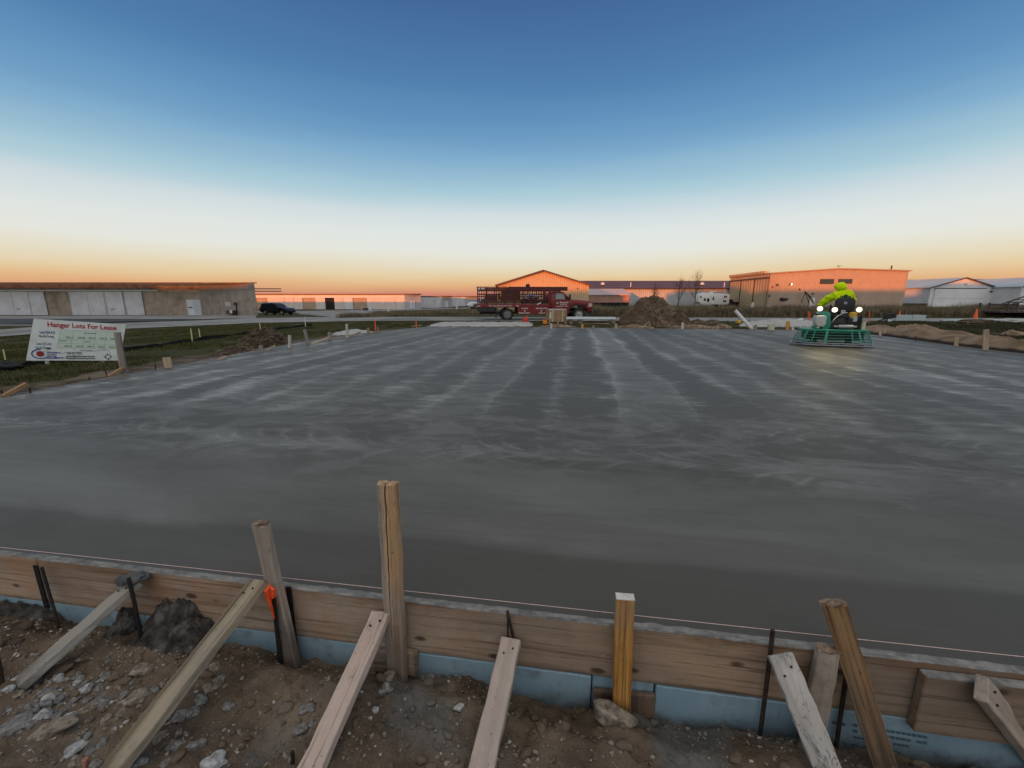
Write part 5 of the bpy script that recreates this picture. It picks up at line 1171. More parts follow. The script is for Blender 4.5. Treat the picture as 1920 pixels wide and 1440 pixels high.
K = ['pelvis', 'belly', 'chest', 'neck', 'shl', 'ell', 'wrl', 'shr', 'elr', 'wrr']
v_, e_, r_ = sub(K, .026); r_[0] = .19; r_[1] = .20; r_[2] = .20; r_[3] = .128; r_[4] = .135; r_[5] = .110; r_[6] = .058; r_[7] = .125; r_[8] = .098; r_[9] = .058
hd_ = skin('hooded_sweatshirt', v_, e_, r_, M_lime, op, 3)
for q in hd_.data.vertices:                              # cloth folds
    n_ = q.normal; f2 = mnoise.fractal(Vector((q.co.x*7, q.co.y*7, q.co.z*11)), .9, 2.1, 4); f3 = mnoise.noise(Vector((q.co.x*14+q.co.z*9, q.co.y*12, q.co.z*16)))
    q.co += n_*(.022*f2+.013*f3)
hv = [(.225, .10, 1.66), (.20, .145, 1.75), (.195, .175, 1.83), (.150, .215, 1.905)]
hm = skin('hood', hv, [(0, 1), (1, 2), (2, 3)], [.125, .142, .134, .078], M_lime, op, 3)
for q in hm.data.vertices:
    f2 = mnoise.fractal(Vector((q.co.x*9, q.co.y*9, q.co.z*12)), .9, 2.1, 4); q.co += q.normal*.014*f2
    if q.co.x < .17 and q.co.z > 1.70: q.co.x -= .05*(1-abs(q.co.z-1.80)/.14) if abs(q.co.z-1.80) < .14 else 0
v_, e_, r_ = sub(['pelvis', 'hil', 'knl', 'anl', 'hir', 'knr', 'anr'], .018); skin('trousers', v_, e_, r_, M_jean, op, 2)
for s_ in ('l', 'r'):
    a, b = Vector(J['an'+s_]), Vector(J['to'+s_]); skin('boot', [tuple(a+Vector((0, 0, .06))), tuple(a), tuple(a+Vector((0, -.02, -.03))), tuple(b)], [(0, 1), (1, 2), (1, 3)], [.055, .056, .05, .045], M_boot, op, 2)
    p = Vector(J['pa'+s_]); MB().ell(p, (.046, .05, .036), 12, 8).build('glove', M_glove, op, True)
# the dark printed band across the shoulders
V = []
for i in range(13):
    u = i/12; x = .155+.27*u
    for z in (1.475, 1.512):
        best = None
        loc_, nor_, idx_, d_ = None, None, None, None
        ok, loc_, nor_, idx_ = hd_.ray_cast(Vector((x, -1.0, z)), Vector((0, 1, 0)))
        V.append(((x, loc_.y-.004, z) if ok else (x, -.1, z)))
npmesh('back_print', V, [(2*i, 2*i+2, 2*i+3, 2*i+1) for i in range(12)], mnoise_mat('dark_print', (.02, .035, .01), (.16, .28, .01), 60, .9, 0, stretch=(2, 1, .4)), False, hd_)

# ------------------------------------------------------------------ wheels shared by the vehicles
def wheel(parent, x, y, z, r_, wd, rimc, side=-1, name='wheel', dual=False):
    rot = Matrix.Rotation(math.pi/2, 3, 'X'); wd2 = wd*(2.2 if dual else 1)
    ty = MB().lathe([(r_*.60, -wd2/2), (r_*.90, -wd2/2), (r_*.985, -wd2*.38), (r_, -wd2*.2), (r_, wd2*.2), (r_*.985, wd2*.38), (r_*.90, wd2/2), (r_*.60, wd2/2)], (x, y, z), 28, rot)
    wo = thing('wheel', None, None); wo.parent = parent
    ty.build('tyre', M_rubber, wo, True)
    yy = y+side*(wd2*.5+.002)
    rm = MB().lathe([(r_*.62, 0), (r_*.60, .014), (r_*.50, .006), (r_*.30, .006), (r_*.24, .05), (r_*.05, .06)], (x, yy, z), 24, Matrix.Rotation(math.pi/2*(-side), 3, 'X'))
    ro = rm.build('rim', rimc, wo, True)
    for k in range(8):
        a = k*math.pi/4; MB().box((x+math.cos(a)*r_*.45, yy+side*.004, z+math.sin(a)*r_*.45), (r_*.13, .02, r_*.13)).build('rim_hole', M_black, wo) if k % 2 == 0 else None
    return wo
# ------------------------------------------------------------------ flatbed stake truck
M_red = paint('maroon_paint', (.185, .004, .006), .40, .25, 2, dirt=.15, coat=.12); M_redd = paint('maroon_rack', (.085, .003, .005), .6, .3, 3, dirt=.25)
M_alu = paint('polished_rim', (.42, .42, .41), .35, .1, 4, metal=.7); M_planks = wood('bed_planks', (.30, .22, .15), (.16, .11, .07), 91, ax='x'); M_txt = paint('white_lettering', (.62, .60, .58), .6, .05, 5, dirt=.1)
tb = G(949, 600); TY = 29.9
tk = thing('flatbed_truck', 'maroon stake bed truck with white lettering parked on the road behind the slab', 'truck', D(949, 600, TY), R(5))
W2 = 1.15
# cab (camera sees its right side, y negative)
def tum(z): return 1-.10*max(0, (z-1.35))/.65
MB().prof([(3.05, .50), (4.35, .50), (4.35, .62), (4.40, .85), (4.62, .98), (5.0, 1.02), (5.45, .98), (5.66, .82), (5.72, .62), (6.02, .62), (6.06, .95), (6.02, 1.22), (5.80, 1.33), (5.2, 1.40), (4.56, 1.44), (3.95, 1.94), (3.80, 1.985), (3.25, 1.985), (3.10, 1.94), (3.05, 1.5)], -.98, .98, tum).build('cab', M_red, tk, True, bevel=.025, seg=2)
MB().prof([(4.55, 1.452), (3.985, 1.912), (3.955, 1.915), (4.50, 1.43)], -.80, .80).build('windscreen', M_glass, tk)
for s_ in (-1, 1):
    y = s_*.955
    wg = MB().prof([(3.42, 1.48), (4.08, 1.48), (4.02, 1.86), (3.46, 1.88)], min(y, y*.955), max(y, y*.955))
    MB().prof([(3.40, 1.47), (4.08, 1.47), (3.92, 1.84), (3.44, 1.88)], s_*.94-.012, s_*.94+.012).build('side_window', paint('sky_glass', (.30, .36, .36), .12, .1, 2, dirt=.0), tk)
    MB().prof([(4.12, 1.47), (4.36, 1.45), (4.05, 1.72)], s_*.95-.012, s_*.95+.012).build('vent_window', M_glass, tk)
    dr_ = MB().prof([(3.36, .60), (4.34, .60), (4.40, 1.44), (3.36, 1.44)], s_*.984-.008, s_*.984+.008).build('door', M_red, tk, bevel=.004)
    MB().bx(3.42, 3.58, s_*1.0-.012, s_*1.0+.012, 1.30, 1.34).build('door_handle', M_black, dr_)
    MB().bx(4.30, 4.42, s_*1.16-.06, s_*1.16+.06, 1.46, 1.78).build('mirror', M_black, tk, bevel=.015); MB().cyl((4.36, s_*.95, 1.50), (4.36, s_*1.12, 1.56), .015).build('mirror_arm', M_black, tk)
    MB().prof([(4.40, .80), (4.52, 1.02), (4.80, 1.13), (5.15, 1.14), (5.45, 1.06), (5.62, .84), (5.55, .84), (5.38, 1.0), (5.08, 1.06), (4.80, 1.04), (4.60, .95), (4.48, .80)], s_*1.0-.04, s_*1.0+.04).build('wheel_arch', M_black, tk, True)
    MB().prof([(5.70, .92), (5.98, .95), (6.0, 1.16), (5.78, 1.20)], s_*.97-.02, s_*.97+.02).build('headlight', paint('headlight_glass', (.45, .40, .36), .15, .1), tk, bevel=.01)
    MB().bx(3.1, 4.3, s_*1.03-.08, s_*1.03+.08, .40, .45).build('running_board', M_black, tk)
MB().bx(5.98, 6.14, -1.0, 1.0, .42, .76).build('bumper', paint('grey_bumper', (.05, .05, .055), .4), tk, bevel=.04, seg=2)
MB().bx(6.00, 6.09, -.62, .62, .80, 1.20).build('grille', M_black, tk, bevel=.02)
MB().bx(-1.9, 5.6, -.45, .45, .45, .62).build('chassis', M_black, tk)
for s_ in (-1, 1): wheel(tk, 5.08, s_*.88, .43, .43, .26, M_alu, s_); wheel(tk, 0, s_*.86, .43, .43, .24, paint('dirty_rim', (.16, .16, .155), .6, .2), s_, dual=True)
MB().bx(-.55, .62, -1.1, 1.1, .89, .93).build('mudguard', M_black, tk); MB().bx(-.78, -.74, -1.0, 1.0, .18, .85).build('mud_flap', M_black, tk)
# bed
MB().bx(-2.05, 3.0, -1.2, 1.2, .93, 1.12).build('bed_frame', M_red, tk, bevel=.01)
MB().bx(-2.03, 2.98, -1.15, 1.15, 1.122, 1.16).build('bed_floor', M_planks, tk)
for s_ in (-1, 1):
    MB().bx(.72, 2.92, s_*1.02-.18, s_*1.02+.18, .44, .925).build('tool_box', M_red, tk, bevel=.012)
    MB().bx(.74, 2.90, s_*1.204-.004, s_*1.204+.004, .46, .92).build('tool_box_door', M_red, tk)
    MB().bx(-2.05, -.85, s_*1.05-.1, s_*1.05+.1, .62, .925).build('rear_step', M_black, tk)
    for i, x in enumerate(np.linspace(-2.02, 2.97, 9)):
        MB().bx(x-.03, x+.03, s_*1.17-.03, s_*1.17+.03, 1.12, 2.30).build('rack_post', M_redd, tk)
    for z in (1.30, 1.46, 1.64, 1.80, 2.06, 2.16, 2.27): MB().bx(-2.05, 3.0, s_*1.165-.016, s_*1.165+.016, z-.025, z+.025).build('rack_rail', M_redd, tk)
    for x in np.linspace(-1.9, 2.85, 30): MB().cyl((x, s_*1.165, 1.20), (x, s_*1.165, 2.27), .016, n=6).build('rack_bar', M_redd, tk)
    MB().bx(.1, 4.17, s_*1.19-.02, s_*1.19+.02, 2.03, 2.30).build('ladder_board', M_redd, tk, bevel=.006)
    MB().bx(2.86, 3.02, s_*1.1-.1, s_*1.1+.1, 1.12, 2.03).build('headboard_post', M_red, tk, bevel=.01)
MB().bx(2.92, 2.98, -1.1, 1.1, 1.12, 1.75).build('headboard', M_redd, tk)
for x in (-2.03, -.6, .9, 2.4, 4.1): MB().bx(x-.03, x+.03, -1.17, 1.17, 2.255, 2.30).build('cross_bar', M_redd, tk)
for z in (1.46, 1.9, 2.27): MB().bx(-2.07, -2.03, -1.15, 1.15, z-.03, z+.03).build('rear_rail', M_redd, tk)
# its load: each a thing of its own
def onbed(x, y, z): return tk.matrix_world @ Vector((x, y, z))
bpy.context.view_layer.update()
def load(name, mb, mat, label, cat, smooth=False, **k):
    o = mb.build(name, mat, None, smooth, **k); o.location = onbed(0, 0, 0); o.rotation_euler = tk.rotation_euler; return tag(o, label, cat)
load('hose_coil', MB().tube([(-.55+.14*math.cos(t*.9)*(1+.1*math.sin(t)), -1.21-.012*math.sin(t*3), 1.62+.28*math.sin(t*.9)) for t in range(0, 36)], .022, 6), paint('tan_hose', (.42, .20, .05), .6), 'tan hose coiled on the rear side of the truck rack', 'hose', True)
load('plywood_stack', MB().bx(-1.9, .9, -.9, .5, 1.162, 1.36), wood('ply', (.36, .27, .18), (.22, .15, .09), 93, ax='x'), 'stack of plywood sheets on the truck bed', 'plywood')
load('timber_pile', MB().bx(-1.5, -.4, -.4, .9, 1.365, 1.75), wood('pile_wood', (.16, .09, .06), (.08, .045, .03), 96, ax='x'), 'dark pile of timber at the rear of the truck bed', 'timber', bevel=.02)
load('plywood_sheets', MB().bx(-.3, .9, -.5, .6, 1.365, 2.0), wood('panel_wood', (.14, .085, .06), (.07, .04, .028), 94, ax='x'), 'dark upright form panels in the middle of the truck bed', 'panel', bevel=.02)
tp_ = MB(); 
for k in range(5): tp_.ell((1.35+k*.18, -.5+.1*(k % 2), 1.52+.09*((k*7) % 3)), (.22, .30, .16), 12, 8)
load('tarpaulin', tp_, mnoise_mat('grey_tarp', (.14, .16, .20), (.38, .40, .44), 5, .7, .6, .05), 'crumpled grey and blue tarpaulin heaped on the truck bed', 'tarpaulin', True)
load('lumber_bundle', MB().bx(1.1, 2.8, -.9, .6, 1.162, 1.42), wood('dark_lumber', (.10, .06, .045), (.05, .03, .022), 95, ax='x'), 'dark bundle of lumber behind the truck cab', 'lumber')
load('blower', MB().lathe([(.10, 0), (.15, .04), (.16, .16), (.10, .20), (.03, .22)], (1.55, 0, 2.302), 14).tube([(1.45, 0, 2.40), (1.5, 0, 2.56), (1.62, 0, 2.56), (1.68, 0, 2.42)], .015, 6), M_black, 'small dark machine with a handle on top of the truck rack', 'machine', True)
load('steel_tube', MB().cyl((2.05, -1.22, 1.10), (2.32, -1.22, 1.22), .04, n=10), M_white, 'short white tube on the edge of the truck bed', 'tube', True)
# lettering
def tkt(s, x, z, h_, y=-1.2105, al='CENTER', sx=1.15, b=.03): return text('lettering', s, h_*1.38, M_txt, tk, (x, y, z), (math.pi/2, 0, 0), b, .001, al, sx)
tkt('PATIOS', 1.20, .80, .085); tkt('DRIVE WAYS', 1.18, .49, .085); tkt('DECORATIVE', 2.36, .80, .085); tkt('WALLS', 2.40, .49, .085)
for x in (1.20, 2.36): MB().prof([(x-.045, .71), (x+.045, .71), (x+.045, .655), (x, .615), (x-.045, .655)], -1.213, -1.2085).build('shield', M_txt, tk)
mbw = MB()
for k in range(24):
    if k in (3, 19): continue
    mbw.bx(-1.27+k*.068, -1.222+k*.068+.010*(k % 3 == 0), -1.2035, -1.2015, .99, 1.028+.018*(k % 4 == 1))
mbw.build('lettering', M_txt, tk)
for x in (-1.95, .70): MB().bx(x-.10, x+.10, -1.2035, -1.2015, .985, 1.03).build('reflector', M_txt, tk)
text('lettering', 'N. Purson', .20, M_txt, tk, (3.86, -.9945, 1.17), (math.pi/2, 0, .0), .02, .001, 'CENTER', 1.05).rotation_euler.y = -.06
for (z, x0, x1) in ((1.09, 3.72, 4.24), (.98, 3.42, 3.98), (.985, 4.05, 4.30)):
    n_ = int((x1-x0)/.06); mbw = MB()
    for k in range(n_): mbw.bx(x0+k*.06, x0+k*.06+.046, -.9955, -.993, z-.02, z+.018)
    mbw.build('lettering', M_txt, tk)
MB().bx(-2.0, -1.85, -1.19, -1.186, 2.10, 2.22).build('sign_plate', M_txt, tk); MB().bx(-1.78, -1.55, -1.19, -1.186, 2.13, 2.21).build('sign_plate', M_txt, tk)

# ------------------------------------------------------------------ cars
def car(kind, label, px, py, wpx, flip, rz, col, suv=True, length=4.7):
    b = G(px, py)
    c = thing(kind, label, 'car', b, rz)
    k = length/4.7; w_ = .92
    if suv: pr = [(-2.33, .42), (-2.36, .80), (-2.30, 1.05), (-2.14, 1.58), (-1.95, 1.70), (-.3, 1.74), (.25, 1.68), (.95, 1.14), (1.9, 1.02), (2.28, .86), (2.36, .60), (2.30, .34), (1.9, .30), (1.85, .55), (1.70, .72), (1.45, .77), (1.20, .72), (1.05, .55), (1.0, .28), (-1.02, .28), (-1.06, .55), (-1.22, .72), (-1.45, .77), (-1.70, .72), (-1.85, .55), (-1.9, .36)]
    else: pr = [(-2.33, .38), (-2.36, .75), (-2.28, .98), (-1.75, 1.02), (-1.15, 1.38), (-.8, 1.44), (.1, 1.45), (.35, 1.40), (1.05, .98), (1.95, .86), (2.30, .70), (2.36, .50), (2.30, .28), (1.85, .26), (1.80, .50), (1.66, .64), (1.45, .68), (1.22, .64), (1.08, .50), (1.04, .22), (-1.02, .22), (-1.08, .50), (-1.22, .64), (-1.45, .68), (-1.66, .64), (-1.80, .50), (-1.85, .30)]
    pr = [(x*k*flip, z) for x, z in pr]; zt = 1.0 if suv else .95
    kf = lambda z: 1-.20*max(0, z-zt)/.7
    body = MB().prof(pr, -w_, w_, kf).build('body', col, c, True, bevel=.03, seg=2)
    for s_ in (-1, 1):
        sw_ = [(-2.02, 1.12), (.82, 1.14), (.22, 1.58), (-.3, 1.62), (-1.9, 1.58)] if suv else [(-1.55, 1.03), (.9, 1.0), (.28, 1.34), (-.78, 1.36), (-1.12, 1.31)]
        y0 = w_*kf(1.35 if suv else 1.2)*s_
        MB().prof([(x*k*flip, z) for x, z in sw_], y0-.022, y0+.022).build('side_windows', M_glass, c)
        fl = [(2.10, .78), (2.31, .74), (2.27, .86), (2.0, .94)] if suv else [(2.05, .66), (2.3, .6), (2.26, .72), (1.98, .80)]
        MB().prof([(x*k*flip, z) for x, z in fl], s_*.80-.1, s_*.80+.125).build('headlight', M_alu, c)
        MB().bx(min(-2.38*flip*k, -2.24*flip*k), max(-2.38*flip*k, -2.24*flip*k), s_*.80-.12, s_*.80+.1, .86, 1.06).build('taillight', paint('tail_red', (.25, .01, .01), .3), c)
        for x in (-1.45, 1.45): wheel(c, x*k*flip, s_*(w_-.10), .35, .35, .22, M_alu, s_)
        MB().ell((.75*k*flip, s_*(w_+.06), 1.10), (.09, .07, .07), 10, 7).build('wing_mirror', col, c, True)
    x0, x1 = (.93, .30) if suv else (1.03, .40)
    z0, z1 = (1.17, 1.67) if suv else (1.0, 1.40)
    mb = MB(); mb.add([(x0*k*flip+.01*flip, -.72, z0), (x0*k*flip+.01*flip, .72, z0), (x1*k*flip+.02*flip, .66, z1), (x1*k*flip+.02*flip, -.66, z1)], [(0, 1, 2, 3)]).build('windscreen', M_glass, c)
    mb = MB(); xr0, xr1, zr0, zr1 = (-2.28, -2.12, 1.10, 1.56) if suv else (-1.72, -1.18, 1.04, 1.36)
    mb.add([((xr0-.015)*k*flip, -.72, zr0), ((xr0-.015)*k*flip, .72, zr0), ((xr1-.02)*k*flip, .66, zr1), ((xr1-.02)*k*flip, -.66, zr1)], [(0, 1, 2, 3)]).build('rear_window', M_glass, c)
    if suv:
        for s_ in (-1, 1): MB().tube([(-1.8*k*flip, s_*.62, 1.74), (-.2*k*flip, s_*.62, 1.78)], .018, 6).build('roof_rail', M_alu, c)
    return c
M_blkcar = paint('black_car_paint', (.005, .005, .006), .35, .2, 2, coat=.1, dirt=.15); M_whcar = paint('white_car_paint', (.62, .63, .64), .25, .05, 2, coat=.4, dirt=.1)
car('parked_suv', 'black SUV parked on the grass right of the concrete block hangar', 522, 590.2, 55, 1, R(-14), M_blkcar)
car('parked_car', 'dark low car parked in front of the open hangar bay', 624, 579, 26, 1, R(-12), paint('dark_car_paint', (.03, .012, .01), .2, .2, 2, coat=.4), False, 4.4)
car('parked_suv', 'white SUV half hidden behind the rear of the flatbed truck', 904, 578.8, 24, -1, R(25), M_whcar)
# pickup behind the tall grass
pk = thing('pickup_truck', 'black pickup with an open bed in front of the orange lit metal building', 'pickup', (D(1365, 565, 86).x, 86, -.28), R(-2))
MB().prof([(-2.9, .95), (-2.85, 1.15), (-1.55, 1.22), (-1.05, 1.78), (-.75, 1.86), (.45, 1.86), (.72, 1.25), (3.0, 1.25), (3.0, .62), (2.3, .6), (2.2, .9), (1.4, .9), (1.3, .5), (-1.3, .5), (-1.4, .9), (-2.2, .9), (-2.3, .6), (-2.9, .6)], -.95, .95, lambda z: 1-.15*max(0, z-1.25)).build('body', M_blkcar, pk, True, bevel=.03)
for s_ in (-1, 1):
    MB().prof([(-1.30, 1.25), (.55, 1.28), (.40, 1.72), (-.8, 1.74), (-1.05, 1.65)], s_*.90-.01, s_*.90+.01).build('side_windows', M_glass, pk)
    for x in (-1.8, 1.8): wheel(pk, x, s_*.85, .4, .4, .25, M_alu, s_)
MB().bx(.9, 3.0, -.8, .8, 1.252, 1.36).build('bed_cover', M_black, pk)
# fifth-wheel camper: overhanging nose on the left
M_rv = paint('camper_white', (.62, .62, .60), .4, .05, 1, dirt=.08); M_win = paint('camper_window', (.015, .016, .018), .2, .1)
rvY = 83.0; q0, q1 = D(1309, 565, rvY), D(1366, 565, rvY); RL = (q1-q0).length; s = RL/57
rv = thing('camper_trailer', 'white fifth wheel camper with black windows parked beyond the tall grass', 'camper', (q0.x, rvY, 0), R(-3))
zt = lambda py: D(1337, py, rvY).z
pr = [(0, zt(567)), (.3*s, zt(560)), (2.5*s, zt(552.5)), (11*s, zt(548.6)), (24*s, zt(549.6)), (56*s, zt(551.2)), (57*s, zt(553)), (57*s, zt(569)), (56*s, .55), (4.5*s, .55), (4.5*s, zt(567))]
MB().prof(pr, 0, 2.5).build('body', M_rv, rv, True, bevel=.08, seg=2)
def rvw(x0, x1, y0, y1, name='window', mat=M_win): return MB().bx(x0*s, x1*s, -.03, .02, zt(y1), zt(y0)).build(name, mat, rv)
rvw(3, 5.6, 555.5, 559.3); rvw(10, 13.8, 559.6, 564); rvw(16, 20.4, 559.4, 566)
rvw(23.4, 30, 554.8, 570, 'door_frame', paint('camper_trim', (.45, .45, .44), .5)); MB().bx(24*s, 29.4*s, -.045, -.03, zt(569.5), zt(555.5)).build('door', M_rv, rv); MB().bx(25.6*s, 28.4*s, -.06, -.045, zt(563), zt(557)).build('door_window', M_win, rv)
for a in ((46.3, 48.6, 554.6, 558.2), (49.2, 51.6, 554.6, 558.2), (45.8, 48.2, 563, 566.4), (48.6, 51, 563, 566.4)): rvw(*a)
MB().bx(8*s, 27*s, -.025, .0, zt(569.3), zt(568.5)).build('trim_stripe', M_alu, rv); MB().bx(41*s, 49*s, -.025, .0, zt(561.0), zt(560.2)).build('trim_stripe', M_alu, rv)
ac = MB().prof([(23*s, zt(549.4)), (26*s, zt(547.3)), (29*s, zt(546.2)), (34*s, zt(546.4)), (34.5*s, zt(549.8))], .7, 1.7).build('air_conditioner', M_rv, rv, True, bevel=.03); MB().bx(29.4*s, 33*s, .68, .70, zt(549.2), zt(547.6)).build('grille', M_win, ac)
for x in (40, 47): wheel(rv, x*s, .25, .38, .38, .25, M_alu, -1)
for x in (7, 8.6): MB().cyl((x*s, .4, 0), (x*s, .4, .6), .05).build('landing_leg', M_black, rv)
# ================================================================== buildings
def siding(name, a, b, ztop, z0, mat, parent, step=.30, dep=.03, rib=.07, dx=0):
    """ribbed metal wall from a to b (local x, y); ztop is a number or a function of the way along 0..1"""
    a, b = Vector((a[0], a[1], 0)), Vector((b[0], b[1], 0)); L_ = (b-a).length; t = (b-a)/L_; n = Vector((t.y, -t.x, 0))
    ss = [0]; s_ = step/2
    while s_ < L_-rib*1.5: ss += [s_-rib, s_-rib*.5, s_+rib*.5, s_+rib]; s_ += step
    ss.append(L_); V, Fc = [], []
    for i, q in enumerate(ss):
        o_ = dep if (i > 0 and i < len(ss)-1 and (i-1) % 4 in (1, 2)) else 0
        p = a+t*q+n*o_; zt_ = ztop(q/L_) if callable(ztop) else ztop
        V += [(p.x, p.y, z0), (p.x, p.y, zt_)]
    Fc = [(2*i, 2*i+2, 2*i+3, 2*i+1) for i in range(len(ss)-1)]
    return npmesh(name, V, Fc, mat, False, parent)
def panel(name, x0, x1, y, z0, z1, mat, parent, th=.06): return MB().bx(x0, x1, y-th, y, z0, z1).build(name, mat, parent)
M_beige = mnoise_mat('tan_siding', (.43, .315, .19), (.49, .36, .22), .5, .55, 0, c3=(.40, .29, .175), s3=.2); M_taupe = mnoise_mat('taupe_siding', (.345, .262, .20), (.395, .30, .23), .5, .55, 0, c3=(.32, .245, .185), s3=.2)
M_hwhite = mnoise_mat('white_siding', (.56, .58, .60), (.62, .64, .66), .5, .5, 0, c3=(.52, .54, .56), s3=.2); M_wroof = mnoise_mat('pale_roof', (.40, .44, .47), (.46, .50, .53), .3, .45, 0)
M_mroof = mnoise_mat('maroon_roof', (.085, .04, .042), (.12, .06, .06), .3, .5, 0); M_trim = paint('dark_trim', (.045, .03, .028), .5, .2, 1)
M_greywall = mnoise_mat('grey_siding', (.34, .35, .36), (.40, .41, .42), .4, .55, 0); M_dark = paint('dark_opening', (.008, .008, .008), .9, .2)
M_door = mnoise_mat('white_door', (.50, .51, .54), (.60, .61, .64), .8, .5, 0, c3=(.46, .46, .48), s3=.4)
M_tanwall = mnoise_mat('tan_block', (.27, .225, .175), (.36, .30, .24), 1.2, .9, .3, .02, (.20, .165, .13), .5, 14)
def block_mat():
    m = MT('concrete_block'); n = m.noise(scale=1.1, detail=8, rough=.7); n2 = m.noise(scale=9, detail=6)
    row = (m.z/.2).frac(); mort = (row-.5).abs().ss(.44, .49)
    al = (m.y*1+(m.z/.2).floor()*.2)/.4; mort2 = (al.frac()-.5).abs().ss(.46, .495)
    col = m.mix(n.ss(.3, .7), (.20, .17, .145), (.32, .285, .25)); col = m.mix(n2.ss(.5, .7)*.4, col, (.16, .14, .12)); col = m.mix(mort.max(mort2)*.55, col, (.13, .115, .10))
    up = (m.z+(n-.5)*.7).ss(2.55, 2.75); col = m.mix(up*.75, col, (.14, .145, .15))
    return m.set(col, .9, n2-mort, .3, .02, spec=.15)
M_block = block_mat()
# --- concrete block hangar on the left
c0 = G(381, 591); SY = 54.5
def hx(px): return (px-960)/F*(c0.y*cp-(c0.z-H)*sp)
def hz(py, px=250): return D(px, py, c0.y).z
zt = hz(533); zg0 = c0.z-.15
hg = thing('block_hangar', 'long low block hangar with white sliding doors on the left, one corner towards the camera', 'hangar', (c0.x, c0.y, 0))
lx = lambda px: hx(px)-c0.x
cs = D(480, 584, 56.5); side = Vector((D(480, 560, 56.5).x-c0.x, 56.5-c0.y, 0))
XL = lx(-900)
MB().bx(XL, 0, .0, .3, zg0, zt).build('front_wall', M_tanwall, hg)
sw_ = MB().add([(0, .001, zg0), (side.x, side.y, zg0), (side.x, side.y, zt), (0, .001, zt), (-.3, .3, zg0), (side.x-.3, side.y, zg0), (side.x-.3, side.y, zt), (-.3, .3, zt)], [(0, 1, 2, 3), (4, 7, 6, 5), (1, 5, 6, 2), (0, 3, 7, 4), (3, 2, 6, 7), (0, 4, 5, 1)]).build('side_wall', M_block, hg)
MB().plan([(XL, -.35), (.2, -.35), (side.x+.25, side.y+.2), (XL, side.y+.2)], zt+.003, zt+.16).build('roof', M_trim, hg)
MB().plan([(XL, -.40), (.24, -.40), (.24, -.352), (XL, -.352)], zt+.07, zt+.19).build('roof_edge', M_trim, hg)
panel('upper_band', XL, -.02, -.002, hz(543.5), zt-.02, mnoise_mat('stained_concrete', (.15, .135, .12), (.24, .22, .20), 1.5, .9, .4, .02, (.115, .095, .08), 1.1, 9), hg, .03)
MB().bx(XL, lx(306), -.30, -.12, hz(546.2), hz(543.4)).build('door_track', mnoise_mat('pale_track', (.42, .42, .40), (.52, .52, .50), 2, .6, 0), hg)
for (a, b) in ((-60, -30), (-30, 0.5), (1, 31), (31, 62), (62, 93), (139, 171), (171, 203), (204, 238), (240, 274), (-260, -215), (-215, -170), (-170, -125)):
    d_ = siding('sliding_door', (lx(a)+.02, -.10-(.04 if int(a) % 2 else 0)), (lx(b)-.02, -.10-(.04 if int(a) % 2 else 0)), hz(547), hz(590.6), M_door, hg, .22, .02, .05)
    for e in (lx(a)+.03, lx(b)-.03): MB().bx(e-.03, e+.03, -.19, -.10, hz(590.6), hz(547)).build('door_stile', M_door, d_)
for px in (40, 216): MB().bx(lx(px)-.25, lx(px)+.25, -.20, -.16, hz(580), hz(579)).build('latch', M_black, hg)
fr = panel('entry_door', lx(354), lx(380), -.002, hz(591), hz(562), M_hwhite, hg, .06)
panel('door_leaf', lx(366.5), lx(379.5), -.064, hz(590.3), hz(563), M_wroof, fr, .03); panel('window', lx(355.5), lx(365), -.064, hz(571), hz(564), M_door, fr, .02)
panel('notice', lx(356.5), lx(364), -.086, hz(577.5), hz(575.5), M_black, fr, .01)
def sp3(f_, z): return Vector((side.x*f_, side.y*f_, z))
sN = Vector((side.y, -side.x, 0)).normalized()
def sq(f0, f1, z0, z1, name, mat, o_=.02):
    a, b = sp3(f0, 0), sp3(f1, 0); q = a+sN*o_; w_ = b+sN*o_
    return MB().add([(q.x, q.y, z0), (w_.x, w_.y, z0), (w_.x, w_.y, z1), (q.x, q.y, z1), (a.x, a.y, z0), (b.x, b.y, z0), (b.x, b.y, z1), (a.x, a.y, z1)], [(0, 1, 2, 3), (4, 7, 6, 5), (0, 4, 5, 1), (1, 5, 6, 2), (2, 6, 7, 3), (3, 7, 4, 0)]).build(name, mat, hg)
def pf(px): # fraction along the side wall seen at this column
    k = (px-960)/F; best = min(((abs((c0.x+side.x*f_/400)-k*((c0.y+side.y*f_/400)*cp-(-.4-H)*sp)), f_/400) for f_ in range(401))); return best[1]
def sz(f_, py): return H-(py-563)/803*(c0.y+side.y*f_)
f1 = pf(460); f2 = pf(471); sq(f1, f2, sz(f1, 587), sz(f1, 562.5), 'side_door', M_door)
f1 = pf(425); f2 = pf(435); sq(f1, f2, sz(f1, 574), sz(f1, 566.5), 'wall_sign', M_greywall); 
f1 = pf(443); f2 = pf(447); sq(f1, f2, sz(f1, 572), sz(f1, 567), 'electric_meter', M_black, .2); sq(pf(445), pf(446), sz(f1, 586), sz(f1, 572), 'conduit', M_black, .12)
f1 = pf(434); f2 = pf(446); sq(f1, f2, sz(f1, 589), sz(f1, 582), 'air_unit', M_trim, .8)
q_ = sp3(pf(445), sz(pf(445), 584))+sN*.85
MB().bx(q_.x-.12, q_.x+.12, q_.y-.1, q_.y+.1, q_.z-.2, q_.z+.2).build('gas_meter', M_hwhite, hg)
for z in (hz(541)-.1, hz(544)-.2): MB().cyl((side.x-.3, side.y+.4, z), (side.x+3.2, side.y+.6, z), .07, n=6).build('track_beam', M_trim, hg)
